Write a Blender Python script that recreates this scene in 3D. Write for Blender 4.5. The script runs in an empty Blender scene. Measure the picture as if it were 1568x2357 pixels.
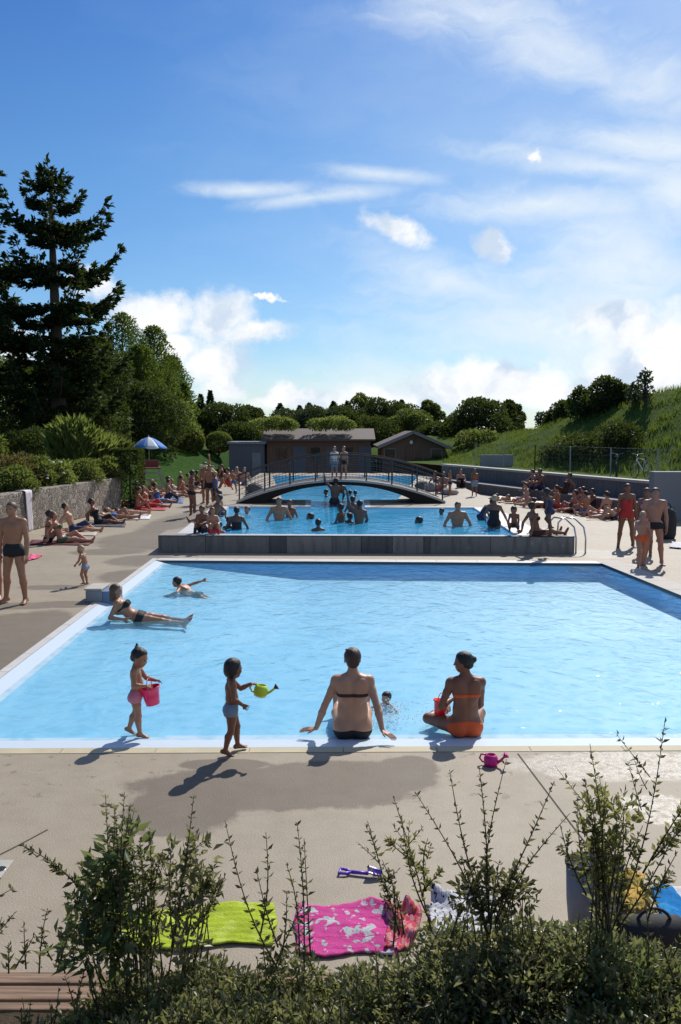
import bpy, math, random
import numpy as np
from mathutils import Vector, Matrix
from mathutils.geometry import tessellate_polygon
R = math.radians
rng = np.random.default_rng(11)
random.seed(5)
SC = bpy.context.scene
COL = SC.collection
V3 = lambda *a: np.array(a if len(a) == 3 else a[0], float)

# ------------------------------------------------------------------ camera
CAM_H = 3.1
FPX = 2000.0
TH = math.atan(188.5 / FPX)
cam_d = bpy.data.cameras.new('camera')
cam = bpy.data.objects.new('camera', cam_d)
COL.objects.link(cam)
cam.location = (0, 0, CAM_H)
cam.rotation_euler = (math.pi / 2 - TH, 0, 0)
cam_d.sensor_fit = 'VERTICAL'
cam_d.sensor_height = 36
cam_d.lens = 36 * FPX / 2357
cam_d.clip_end = 3000
SC.camera = cam

def ray(u, v):
    c, s = math.cos(TH), math.sin(TH)
    x, y = (u - 784), (1178.5 - v)
    return np.array([x, FPX * c + y * s, -FPX * s + y * c])
def P(u, v, z=0.0):
    """point of height z seen at (u, v)"""
    r = ray(u, v)
    t = (z - CAM_H) / r[2]
    return np.array([r[0] * t, r[1] * t, z])
def PD(u, v, d):
    """point at distance y = d seen at (u, v)"""
    r = ray(u, v)
    return np.array([0, 0, CAM_H]) + r * (d / r[1])

# ------------------------------------------------------------------ objects
def tag(o, label=None, cat=None, group=None, kind=None):
    if label: o['label'] = label
    if cat: o['category'] = cat
    if group: o['group'] = group
    if kind: o['kind'] = kind
    return o
def empty(name, loc, rz=0):
    o = bpy.data.objects.new(name, None)
    COL.objects.link(o)
    o.location = loc
    o.rotation_euler = (0, 0, rz)
    o.empty_display_size = 0.2
    return o
def mesh_np(name, V, F, mat, parent=None, loc=None, smooth=False, rnd=None):
    V = np.asarray(V, np.float32); F = np.asarray(F, np.int32)
    me = bpy.data.meshes.new(name)
    k = F.shape[1]
    me.vertices.add(len(V)); me.vertices.foreach_set('co', V.ravel())
    me.loops.add(F.size); me.loops.foreach_set('vertex_index', F.ravel())
    me.polygons.add(len(F))
    me.polygons.foreach_set('loop_start', np.arange(0, F.size, k, dtype=np.int32))
    me.polygons.foreach_set('loop_total', np.full(len(F), k, np.int32))
    if smooth: me.polygons.foreach_set('use_smooth', np.ones(len(F), bool))
    if rnd is not None:
        at = me.attributes.new('rnd', 'FLOAT', 'FACE')
        at.data.foreach_set('value', np.asarray(rnd, np.float32))
    me.update(calc_edges=True); me.validate()
    return link(name, me, mat, parent, loc)
def link(name, me, mat, parent=None, loc=None):
    o = bpy.data.objects.new(name, me)
    COL.objects.link(o)
    if mat is not None: me.materials.append(mat)
    if parent is not None: o.parent = parent
    if loc is not None: o.location = loc
    return o
class MB:
    """collects faces, then links them as one mesh object"""
    def __init__(s): s.v = []; s.f = []
    def add(s, vs, fs):
        n = len(s.v); s.v += [tuple(map(float, x)) for x in vs]
        s.f += [tuple(i + n for i in f) for f in fs]
        return s
    def quad(s, a, b, c, d): return s.add([a, b, c, d], [(0, 1, 2, 3)])
    def box(s, lo, hi):
        x0, y0, z0 = lo; x1, y1, z1 = hi
        return s.prism([(x0, y0), (x1, y0), (x1, y1), (x0, y1)], z0, z1)
    def prism(s, poly, z0, z1):
        """poly counter-clockwise in xy"""
        n = len(poly)
        vs = [(p[0], p[1], z0) for p in poly] + [(p[0], p[1], z1) for p in poly]
        fs = [tuple(range(n - 1, -1, -1)), tuple(range(n, 2 * n))]
        fs += [(i, (i + 1) % n, n + (i + 1) % n, n + i) for i in range(n)]
        return s.add(vs, fs)
    def bar(s, a, b, w, h):
        """rectangular bar from a to b"""
        a = V3(a); b = V3(b); d = b - a; d /= np.linalg.norm(d)
        up = V3(0, 0, 1) if abs(d[2]) < .9 else V3(0, 1, 0)
        x = np.cross(d, up); x /= np.linalg.norm(x); y = np.cross(x, d)
        vs = [p + x * i * w / 2 + y * j * h / 2 for p in (a, b) for i, j in ((-1, -1), (1, -1), (1, 1), (-1, 1))]
        return s.add(vs, [(0, 1, 2, 3), (7, 6, 5, 4), (0, 4, 5, 1), (1, 5, 6, 2), (2, 6, 7, 3), (3, 7, 4, 0)])
    def tube(s, pts, r, seg=8, cap=True):
        pts = [V3(p) for p in pts]
        rs = r if hasattr(r, '__len__') else [r] * len(pts)
        n0 = len(s.v); prev = None
        for i, p in enumerate(pts):
            d = pts[min(i + 1, len(pts) - 1)] - pts[max(i - 1, 0)]
            d = d / (np.linalg.norm(d) + 1e-9)
            if prev is None:
                a = V3(0, 0, 1) if abs(d[2]) < .9 else V3(1, 0, 0)
                x = np.cross(d, a)
            else: x = prev - d * prev.dot(d)
            x /= np.linalg.norm(x) + 1e-9; prev = x
            y = np.cross(d, x)
            for k in range(seg):
                t = 2 * math.pi * k / seg
                s.v.append(tuple(p + (x * math.cos(t) + y * math.sin(t)) * rs[i]))
        for i in range(len(pts) - 1):
            for k in range(seg):
                a = n0 + i * seg + k; b = n0 + i * seg + (k + 1) % seg
                s.f.append((a, b, b + seg, a + seg))
        if cap:
            s.f.append(tuple(n0 + k for k in range(seg - 1, -1, -1)))
            e = n0 + (len(pts) - 1) * seg
            s.f.append(tuple(e + k for k in range(seg)))
        return s
    def lathe(s, prof, c=(0, 0, 0), seg=24, M=None):
        n0 = len(s.v)
        for r, z in prof:
            for k in range(seg):
                t = 2 * math.pi * k / seg
                p = V3(r * math.cos(t), r * math.sin(t), z)
                if M is not None: p = M @ p
                s.v.append(tuple(p + V3(c)))
        for i in range(len(prof) - 1):
            for k in range(seg):
                a = n0 + i * seg + k; b = n0 + i * seg + (k + 1) % seg
                s.f.append((a, b, b + seg, a + seg))
        return s
    def build(s, name, mat, parent=None, loc=None, smooth=False, bevel=0):
        me = bpy.data.meshes.new(name)
        off = V3(loc) if (loc is not None and parent is None) else V3(0, 0, 0)
        me.from_pydata([tuple(V3(v) - off) for v in s.v], [], s.f)
        if smooth:
            for p in me.polygons: p.use_smooth = True
        me.update()
        o = link(name, me, mat, parent, loc)
        if bevel:
            m = o.modifiers.new('bevel', 'BEVEL'); m.width = bevel; m.segments = 2; m.limit_method = 'ANGLE'
        return o
def rotz(a):
    c, s = math.cos(a), math.sin(a)
    return np.array([[c, -s, 0], [s, c, 0], [0, 0, 1.]])
def unit(v):
    v = V3(v); return v / (np.linalg.norm(v) + 1e-12)

# ------------------------------------------------------------------ materials
class NT:
    def __init__(s, name):
        s.m = bpy.data.materials.new(name); s.m.use_nodes = True
        s.t = s.m.node_tree; s.t.nodes.clear()
        s.out = s.t.nodes.new('ShaderNodeOutputMaterial')
    def n(s, typ, ins=None, **kw):
        nd = s.t.nodes.new(typ)
        for k, v in kw.items(): setattr(nd, k, v)
        for k, v in (ins or {}).items(): s.set(nd, k, v)
        return nd
    def set(s, nd, k, v):
        if isinstance(v, bpy.types.NodeSocket): s.t.links.new(v, nd.inputs[k])
        else: nd.inputs[k].default_value = v
    def noise(s, vec, scale, detail=4, rough=.55):
        return s.n('ShaderNodeTexNoise', {'Vector': vec, 'Scale': scale, 'Detail': detail, 'Roughness': rough}).outputs['Fac']
    def ramp(s, fac, stops):
        nd = s.n('ShaderNodeValToRGB', {'Fac': fac})
        cr = nd.color_ramp
        while len(cr.elements) < len(stops): cr.elements.new(.5)
        for e, (p, c) in zip(cr.elements, stops):
            e.position = p; e.color = (*c, 1) if len(c) == 3 else c
        return nd.outputs['Color']
    def mix(s, fac, a, b, typ='MIX'):
        nd = s.n('ShaderNodeMix', data_type='RGBA', blend_type=typ)
        for i, v in ((0, fac), (6, a), (7, b)):
            if isinstance(v, bpy.types.NodeSocket): s.t.links.new(v, nd.inputs[i])
            else: nd.inputs[i].default_value = (*v, 1) if (i and len(v) == 3) else v
        return nd.outputs[2]
    def math(s, op, a, b=0.0, c=None, clamp=False):
        nd = s.n('ShaderNodeMath', operation=op); nd.use_clamp = clamp
        for i, v in enumerate((a, b) if c is None else (a, b, c)):
            if isinstance(v, bpy.types.NodeSocket): s.t.links.new(v, nd.inputs[i])
            else: nd.inputs[i].default_value = v
        return nd.outputs[0]
    def smooth(s, v, a, b):
        nd = s.n('ShaderNodeMapRange', interpolation_type='SMOOTHSTEP')
        s.set(nd, 0, v); nd.inputs[1].default_value = a; nd.inputs[2].default_value = b
        return nd.outputs[0]
    def pos(s): return s.n('ShaderNodeNewGeometry').outputs['Position']
    def scale(s, vec, sc):
        return s.n('ShaderNodeVectorMath', {0: vec, 1: sc}, operation='MULTIPLY').outputs[0]
    def bump(s, h, strength, dist=.02):
        return s.n('ShaderNodeBump', {'Height': h, 'Strength': strength, 'Distance': dist}).outputs[0]
    def principled(s, col, rough=.6, bump=None, **kw):
        p = s.n('ShaderNodeBsdfPrincipled')
        s.set(p, 'Base Color', (*col, 1) if isinstance(col, tuple) and len(col) == 3 else col)
        s.set(p, 'Roughness', rough)
        if bump is not None: s.set(p, 'Normal', bump)
        for k, v in kw.items(): s.set(p, k.replace('_', ' '), v)
        return p.outputs[0]
    def done(s, sh):
        s.t.links.new(sh, s.out.inputs['Surface']); return s.m
MATS = {}
def simple(name, col, rough=.6, var=.12, scale=6., bump=.15, bscale=60., metallic=0., spec=.5):
    """a plain coloured material with slight mottling and a fine bump"""
    key = (name, col)
    if key in MATS: return MATS[key]
    t = NT(name); p = t.pos()
    nz = t.noise(p, scale, 5)
    c = t.mix(nz, tuple(x * (1 - var) for x in col), tuple(min(1, x * (1 + var)) for x in col))
    r = t.math('ADD', rough - .06, t.math('MULTIPLY', nz, .12))
    b = t.bump(t.noise(p, bscale, 3), bump, .01)
    m = t.done(t.principled(c, r, b, Metallic=metallic, Specular_IOR_Level=spec))
    MATS[key] = m
    return m
def leaf_mat(name, cols, trans=.35, rough=.55, nscale=.6, spec=.15, tcol=(.25, .32, .03)):
    t = NT(name)
    a = t.n('ShaderNodeAttribute', attribute_name='rnd').outputs['Fac']
    nz = t.noise(t.pos(), nscale, 3)
    f = t.math('ADD', t.math('MULTIPLY', a, .55), t.math('MULTIPLY', nz, .5))
    n = len(cols)
    c = t.ramp(f, [(.15 + .7 * i / (n - 1), cols[i]) for i in range(n)])
    pr = t.principled(c, rough, Specular_IOR_Level=spec)
    tr = t.n('ShaderNodeBsdfTranslucent', {'Color': t.mix(.5, c, tcol, 'MIX')}).outputs[0]
    mx = t.n('ShaderNodeMixShader', {0: trans, 1: pr, 2: tr}).outputs[0]
    return t.done(mx)

# ------------------------------------------------------------------ leaves
def rand_unit(n, up=0.0):
    v = rng.normal(size=(n, 3)); v[:, 2] += up
    return v / np.linalg.norm(v, axis=1, keepdims=True)
def leaf_arrays(C, D, size, aspect=.42, fold=.12, N=None):
    """C (n,3) bases, D (n,3) unit leaf directions, size (n,), kite-shaped folded leaves (two quads' worth of triangles)"""
    n = len(C); size = np.broadcast_to(size, n)[:, None]
    if N is None: N = rand_unit(n, .8)
    S = np.cross(D, N); S /= np.linalg.norm(S, axis=1, keepdims=True) + 1e-9
    N = np.cross(S, D)
    a = C
    b = C + D * size * .45 + S * size * aspect * .5 + N * size * fold
    c = C + D * size - N * size * fold * .6
    d = C + D * size * .45 - S * size * aspect * .5 + N * size * fold
    V = np.stack([a, b, c, d], 1).reshape(-1, 3)
    i = np.arange(n)[:, None] * 4
    F = np.concatenate([i + np.array([[0, 1, 2]]), i + np.array([[0, 2, 3]])], 1).reshape(-1, 3)
    return V, F, np.repeat(rng.random(n), 2)
def crown_points(clumps, n, shell=.75):
    """clumps: (centre, radii) list; points spread over the clumps with outward directions"""
    w = np.array([np.prod(r) ** (2 / 3) for c, r in clumps]); w /= w.sum()
    k = rng.choice(len(clumps), n, p=w)
    C = np.array([c for c, r in clumps])[k]; Rr = np.array([r for c, r in clumps])[k]
    d = rand_unit(n, .25)
    rad = shell + (1.08 - shell) * rng.random(n) ** .7
    rad = np.where(rng.random(n) < .25, rng.random(n) ** .5, rad)
    return C + d * Rr * rad[:, None], d

# ------------------------------------------------------------------ surface nets (bodies)
CORN = [(i, j, k) for i in (0, 1) for j in (0, 1) for k in (0, 1)]
EDG = [(a, b) for a in range(8) for b in range(a + 1, 8) if sum(abs(x - y) for x, y in zip(CORN[a], CORN[b])) == 1]
def surface_nets(D, org, h):
    nx, ny, nz = D.shape
    c = [D[i:nx - 1 + i, j:ny - 1 + j, k:nz - 1 + k] for i, j, k in CORN]
    cnt = sum((x < 0).astype(np.int8) for x in c)
    act = (cnt > 0) & (cnt < 8)
    idx = np.argwhere(act)
    vals = [x[act] for x in c]
    pos = np.zeros((len(idx), 3)); num = np.zeros(len(idx))
    for a, b in EDG:
        da, db = vals[a], vals[b]
        m = (da < 0) != (db < 0)
        t = np.where(m, da / np.where(m, da - db, 1), 0)
        A = np.array(CORN[a], float); B = np.array(CORN[b], float)
        pos += np.where(m[:, None], A + t[:, None] * (B - A), 0); num += m
    V = org + h * (idx + pos / np.maximum(num, 1)[:, None])
    ID = np.full(act.shape, -1, np.int64); ID[act] = np.arange(len(idx))
    F = []
    S = D < 0
    def emit(cells, s0):
        q = np.stack([ID[tuple(x.T)] for x in cells], 1)
        q = np.where(s0[:, None], q, q[:, ::-1]); F.append(q[(q >= 0).all(1)])
    for ax in range(3):
        sl0 = [slice(1, -1)] * 3; sl1 = [slice(1, -1)] * 3
        sl0[ax] = slice(0, -1); sl1[ax] = slice(1, None)
        A = S[tuple(sl0)]; B = S[tuple(sl1)]
        e = np.argwhere(A != B)
        s0 = A[A != B]
        off = np.ones(3, int); off[ax] = 0
        e = e + off
        o1, o2 = [x for x in range(3) if x != ax]
        def sh(p, q):
            r = e.copy(); r[:, o1] -= p; r[:, o2] -= q; return r
        cells = [sh(1, 1), sh(0, 1), sh(0, 0), sh(1, 0)]
        emit(cells, s0 if ax != 1 else ~s0)
    return V, np.concatenate(F)
class Field:
    def __init__(s, lo, hi, h):
        s.h = h; s.lo = V3(lo)
        n = np.ceil((V3(hi) - s.lo) / h).astype(int) + 2
        s.ax = [(s.lo[i] + h * np.arange(n[i])).astype(np.float32) for i in range(3)]
        s.D = np.full(tuple(n), 1., np.float32)
    def grid(s, sl=None):
        a = s.ax if sl is None else [x[q] for x, q in zip(s.ax, sl)]
        return a[0][:, None, None], a[1][None, :, None], a[2][None, None, :]
    def cut(s, a, b, r, k):
        X, Y, Z = s.grid(); d = b - a; L = d.dot(d)
        t = np.clip(((X - a[0]) * d[0] + (Y - a[1]) * d[1] + (Z - a[2]) * d[2]) / L, 0, 1)
        q = r - np.sqrt((X - a[0] - t * d[0]) ** 2 + (Y - a[1] - t * d[1]) ** 2 + (Z - a[2] - t * d[2]) ** 2)
        h = np.clip(.5 - .5 * (s.D - q) / k, 0, 1)
        s.D = (s.D + (q - s.D) * h + k * h * (1 - h)).astype(np.float32)
    def add(s, prim, k=.02):
        kind = prim[0]
        if kind == 'c':
            _, a, b, ra, rb = prim
            lo = np.minimum(a, b) - max(ra, rb); hi = np.maximum(a, b) + max(ra, rb)
        else:
            _, c, rad, M = prim
            e = np.sqrt(((M.T * rad) ** 2).sum(1))
            lo = c - e; hi = c + e
        mg = .03 + k
        sl = []
        for i in range(3):
            i0 = int(np.clip((lo[i] - mg - s.lo[i]) / s.h, 0, len(s.ax[i]) - 1))
            i1 = int(np.clip((hi[i] + mg - s.lo[i]) / s.h + 2, 1, len(s.ax[i])))
            sl.append(slice(i0, i1))
        X, Y, Z = s.grid(sl)
        if kind == 'c':
            d = b - a; L = d.dot(d) + 1e-12
            t = np.clip(((X - a[0]) * d[0] + (Y - a[1]) * d[1] + (Z - a[2]) * d[2]) / L, 0, 1)
            q = np.sqrt((X - a[0] - t * d[0]) ** 2 + (Y - a[1] - t * d[1]) ** 2 + (Z - a[2] - t * d[2]) ** 2) - (ra + t * (rb - ra))
        else:
            q = ell_sdf(X, Y, Z, c, rad, M)
        o = s.D[tuple(sl)]
        if k > 0:
            hh = np.clip(.5 + .5 * (q - o) / k, 0, 1)
            s.D[tuple(sl)] = q + (o - q) * hh - k * hh * (1 - hh)
        else: s.D[tuple(sl)] = np.minimum(o, q)
def ell_sdf(X, Y, Z, c, rad, M):
    """M rows = axes"""
    x, y, z = X - c[0], Y - c[1], Z - c[2]
    l = [M[i, 0] * x + M[i, 1] * y + M[i, 2] * z for i in range(3)]
    k0 = np.sqrt(sum((l[i] / rad[i]) ** 2 for i in range(3)))
    k1 = np.sqrt(sum((l[i] / rad[i] ** 2) ** 2 for i in range(3))) + 1e-6
    return k0 * (k0 - 1) / k1

# ------------------------------------------------------------------ people
PROP = {  # sh, hip, pel2waist, waist2neck, neck, head, uarm, farm, hand, thigh, shin, foot
    'man': dict(sh=.112, hip=.052, t1=.10, t2=.195, nk=.045, hd=.135, ua=.172, fa=.148, ha=.104, th=.238, sn=.238, ft=.13),
    'woman': dict(sh=.098, hip=.056, t1=.10, t2=.19, nk=.048, hd=.135, ua=.168, fa=.143, ha=.100, th=.238, sn=.236, ft=.125),
    'teen': dict(sh=.098, hip=.050, t1=.10, t2=.185, nk=.040, hd=.155, ua=.160, fa=.136, ha=.098, th=.228, sn=.225, ft=.125),
    'child': dict(sh=.094, hip=.050, t1=.105, t2=.185, nk=.025, hd=.205, ua=.145, fa=.118, ha=.088, th=.200, sn=.195, ft=.125),
}
def make_joints(kind, H, pose):
    p = {k: v * H for k, v in PROP[kind].items()}
    J = {}
    g = lambda k, d: unit(pose.get(k, d))
    up1 = g('up1', pose.get('up', (0, 0, 1))); up2 = g('up2', pose.get('up', (0, 0, 1)))
    S = g('side', (1, 0, 0)); HS = g('hipside', pose.get('side', (1, 0, 0)))
    J['pel'] = V3(0, 0, 0)
    J['waist'] = up1 * p['t1']; J['neck'] = J['waist'] + up2 * p['t2']
    S = unit(S - up2 * S.dot(up2)); HS = unit(HS - up1 * HS.dot(up1))
    J['S'], J['HS'], J['up1'], J['up2'] = S, HS, up1, up2
    J['F'] = np.cross(up2, S); J['HF'] = np.cross(up1, HS)
    nd = g('neckdir', up2 * .9 + J['F'] * .25)
    J['hb'] = J['neck'] + nd * p['nk']
    face = unit(pose.get('face', J['F'])); hu = unit(pose.get('headup', V3(0, 0, 1) if abs(face[2]) < .8 else up2))
    hs = unit(np.cross(face, hu)); hu = np.cross(hs, face)
    J['face'], J['hu'], J['hs'] = face, hu, hs
    shz = pose.get('shrug', 0) * H
    for sd, sg in (('l', -1), ('r', 1)):
        J[sd + 'sh'] = J['neck'] + S * sg * p['sh'] - up2 * (.022 * H - shz) 
        J[sd + 'hip'] = HS * sg * p['hip'] - up1 * .02 * H
        a = pose[sd + 'a']
        if isinstance(a, dict):
            tgt = V3(a['to']); sh = J[sd + 'sh']; d = tgt - sh; L = np.linalg.norm(d)
            L1, L2 = p['ua'], p['fa']; Lc = min(L, (L1 + L2) * .999); d = d / L
            x = (L1 * L1 - L2 * L2 + Lc * Lc) / (2 * Lc); hgt = math.sqrt(max(0, L1 * L1 - x * x))
            pl = V3(a.get('pole', (0, -1, 0))); pl = unit(pl - d * pl.dot(d))
            J[sd + 'el'] = sh + d * x + pl * hgt; J[sd + 'wr'] = sh + d * Lc
            J[sd + 'hd'] = unit(a.get('hand', J[sd + 'wr'] - J[sd + 'el'])); J[sd + 'pn'] = unit(a.get('palm', (0, 0, -1)))
            J[sd + 'curl'] = a.get('curl', .35)
        else:
            J[sd + 'el'] = J[sd + 'sh'] + unit(a[0]) * p['ua']; J[sd + 'wr'] = J[sd + 'el'] + unit(a[1]) * p['fa']
            J[sd + 'hd'] = unit(a[2]) if len(a) > 2 else unit(a[1]); J[sd + 'pn'] = unit((-sg, .15, -.1)); J[sd + 'curl'] = .35
        l = pose[sd + 'l']
        J[sd + 'kn'] = J[sd + 'hip'] + unit(l[0]) * p['th']; J[sd + 'an'] = J[sd + 'kn'] + unit(l[1]) * p['sn']
        J[sd + 'ft'] = unit(l[2]) if len(l) > 2 else unit(V3(l[0][0] * .4 + sg * .12, 1, -.12))
    J['p'] = p; J['H'] = H
    return J
def rowsM(s, f, u): return np.array([s, f, u])
def hand_prims(J, sd, sg, near):
    H = J['H']; L = J['p']['ha']; W = J[sd + 'wr']; d = J[sd + 'hd']; n = J[sd + 'pn']
    s = unit(np.cross(n, d)) * sg; n = unit(np.cross(d, s)) * sg   # s points to the thumb side
    out = []
    r = .0095 * H / 1.7 if near else .011 * H / 1.7
    c = J[sd + 'curl']
    for i, fl in enumerate((.92, 1.0, .94, .74)):
        o = (1.5 - i) * .17 * L
        k = W + d * L * .50 + s * o
        out.append((('c', W + d * L * .06 + s * o * .55, k, r * 1.25, r * 1.15), .008))
        fd = unit(d + n * c * .7 + s * (1.5 - i) * .08); k2 = k + fd * L * .27 * fl
        fd2 = unit(d + n * c * 1.7 + s * (1.5 - i) * .08); k3 = k2 + fd2 * L * .24 * fl
        if near:
            out.append((('c', k, k2, r * .95, r * .85), .004)); out.append((('c', k2, k3, r * .85, r * .68), .003))
        else:
            out.append((('c', k, k3, r * .95, r * .75), .004))
    t0 = W + d * L * .12 + s * L * .16; t1 = t0 + unit(d * .75 + s * .75 + n * .25) * L * .27; t2 = t1 + unit(d + s * .25 + n * .3) * L * .2
    out += [(('c', t0, t1, r * 1.25, r), .008), (('c', t1, t2, r, r * .75), .004)]
    return out
def body_field(kind, J, h, near=False):
    H = J['H']; man = kind == 'man'; ch = kind == 'child'; wo = kind == 'woman'
    pts = np.array([J[k] for k in J if k not in ('p', 'H') and isinstance(J[k], np.ndarray) and k[-2:] in ('el', 'wr', 'ls', 'sh', 'ip', 'kn', 'an', 'hb') or k in ('pel', 'neck')])
    lo = pts.min(0) - .16 * H - .05; hi = pts.max(0) + .16 * H + .05
    hd = J['p']['hd']; top = J['hb'] + J['hu'] * hd * 1.05
    lo = np.minimum(lo, top - .1 * H); hi = np.maximum(hi, top + .1 * H)
    f = Field(lo, hi, h)
    S, F, U = J['S'], J['F'], J['up2']; HS, HF, U1 = J['HS'], J['HF'], J['up1']
    M2 = rowsM(S, F, U); M1 = rowsM(HS, HF, U1)
    w = J['waist']; pel = J['pel']; nk = J['neck']
    sz = J.get('girth', 1.0)
    k = .035 * H
    if ch:
        f.add(('e', pel + U1 * .005 * H, V3(.078, .066, .062) * H, M1), k)
        f.add(('e', w + F * .008 * H, V3(.076, .066, .085) * H, M2), k)
        f.add(('e', w + U * .105 * H - F * .004 * H, V3(.080, .060, .085) * H, M2), k)
    elif wo:
        f.add(('e', pel + U1 * .0, V3(.100 * sz, .068, .070) * H, M1), k)
        f.add(('e', w - U1 * .02 * H, V3(.083 * sz, .056, .07) * H, M1), k)
        f.add(('e', w + U * .03 * H, V3(.074 * sz, .052, .07) * H, M2), k)
        f.add(('e', w + U * .105 * H, V3(.084 * sz, .058, .090) * H, M2), k)
        for sg in (-1, 1):
            f.add(('e', w + U * .095 * H + F * .052 * H + S * sg * .042 * H, V3(.035, .034, .036) * H, M2), .02 * H)
    else:
        q = 1. if man else .88
        f.add(('e', pel, V3(.092 * q, .066, .070) * H, M1), k)
        f.add(('e', w, V3(.082 * q, .056, .085) * H, M2), k)
        f.add(('e', w + U * .105 * H, V3(.099 * q, .066, .092) * H, M2), k)
        for sg in (-1, 1):
            f.add(('e', w + U * .125 * H + F * .04 * H + S * sg * .045 * H, V3(.045, .03, .035) * H, M2), .03 * H)
            f.add(('c', w + U * .03 * H + S * sg * .055 * H, nk - U * .05 * H + S * sg * .085 * H, .035 * H, .03 * H), .03 * H)
    bw = 1.0 if man else (.88 if not ch else .95)
    for sd, sg in (('l', -1), ('r', 1)):
        f.add(('c', nk - U * .012 * H, J[sd + 'sh'], .034 * H * bw, .037 * H * bw), .025 * H)
        f.add(('c', nk + U * .025 * H, J[sd + 'sh'] - (J[sd + 'sh'] - nk) * .3, .018 * H, .022 * H), .03 * H)
        # glutes and legs
        f.add(('e', pel - U1 * .03 * H - HF * .028 * H + HS * sg * .045 * H, V3(.052, .05, .055) * H, M1), .025 * H)
        hp, kn, an = J[sd + 'hip'], J[sd + 'kn'], J[sd + 'an']
        tr = .056 if not wo else .060
        f.add(('c', hp, hp + (kn - hp) * .45, tr * H, .047 * H), .03 * H)
        f.add(('c', hp + (kn - hp) * .45, kn, .047 * H, .034 * H), .012 * H)
        sh = an - kn; ft = J[sd + 'ft']
        back = -unit(ft - unit(sh) * ft.dot(unit(sh)))
        mid = kn + sh * .32 + back * .010 * H
        f.add(('c', kn, mid, .033 * H, .036 * H), .012 * H)
        f.add(('c', mid, an, .036 * H, .021 * H), .012 * H)
        dn = unit(sh); fd = ft
        L = J['p']['ft']
        heel = an + dn * .022 * H - fd * L * .2
        ball = an + dn * .030 * H + fd * L * .55
        fs = unit(np.cross(fd, -dn))
        f.add(('c', an, heel, .021 * H, .020 * H), .012 * H)
        f.add(('c', an + dn * .005 * H, ball, .021 * H, .013 * H), .012 * H)
        f.add(('c', heel, ball + fs * .012 * H, .018 * H, .013 * H), .012 * H)
        f.add(('c', heel, ball - fs * .012 * H, .018 * H, .013 * H), .012 * H)
        for q, rr in ((-.018, .0095), (-.008, .0085), (.002, .0085), (.012, .008), (.02, .0075)):
            f.add(('c', ball + fs * q * H * -sg, ball + fs * q * H * -sg * 1.1 + fd * L * (.24 - abs(q + .012) * 2.2), rr * H, rr * H * .85), .004 * H)
    if near and not ch:
        for sg in (-1, 1):
            f.add(('e', w + U * .130 * H - F * .044 * H + S * sg * .055 * H, V3(.030, .014, .055) * H, M2), .045 * H)
        bk = lambda q, o: q - F * (.058 + o) * H
        f.cut(bk(w - U * .06 * H, .014), bk(w + U * .16 * H, .016), .012 * H, .012 * H)
    core = f.D.copy()
    am = 1.0 if man else (.85 if not ch else 1.0)
    for sd, sg in (('l', -1), ('r', 1)):
        a, e, wr = J[sd + 'sh'], J[sd + 'el'], J[sd + 'wr']
        f.add(('c', a, a + (e - a) * .4, .034 * H * am, .030 * H * am), .018 * H)
        f.add(('c', a + (e - a) * .4, e, .030 * H * am, .024 * H * am), .008 * H)
        f.add(('c', e, e + (wr - e) * .3, .024 * H * am, .026 * H * am), .008 * H)
        f.add(('c', e + (wr - e) * .3, wr, .026 * H * am, .0165 * H * am), .008 * H)
        for pr, kk in hand_prims(J, sd, sg, near): f.add(pr, kk * H / 1.7)
    # neck and head
    hb = J['hb']; fc, hu, hs = J['face'], J['hu'], J['hs']; MH = rowsM(hs, fc, hu)
    nr = .034 if man else .028
    if ch: nr = .034
    f.add(('c', nk - U * .01 * H, hb + hu * hd * .2 - fc * hd * .02, nr * H * 1.08, nr * H), .02 * H)
    C = hb + hu * hd * .46 + fc * hd * .07
    J['C'] = C; J['MH'] = MH
    e = lambda o, r, kk=.05: f.add(('e', C + hs * o[0] * hd + fc * o[1] * hd + hu * o[2] * hd, V3(r) * hd, MH), kk * hd)
    e((0, -.06, .13), (.345, .42, .375))
    e((0, .10, -.10), (.285, .30, .33), .12)
    e((0, .22, -.36), (.13, .11, .10), .14)
    c = lambda a, b, ra, rb, kk=.04: f.add(('c', C + MH.T @ V3(a) * hd, C + MH.T @ V3(b) * hd, ra * hd, rb * hd), kk * hd)
    ns = .7 if ch else 1.
    c((0, .345, .03), (0, .39 + .06 * ns, -.13), .035, .05 * ns)
    c((-.12, .33, .085), (.12, .33, .085), .035, .035, .06)
    c((-.07, .375, -.245), (.07, .375, -.245), .026, .026, .03)
    c((-.05, .365, -.285), (.05, .365, -.285), .026, .026, .03)
    for sg in (-1, 1):
        e((sg * .345, -.03, -.06), (.035, .085, .125), .02)
        e((sg * .19, .24, -.12), (.09, .09, .09), .08)
    return f, core
def smax(a, b): return np.maximum(a, b)
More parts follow.
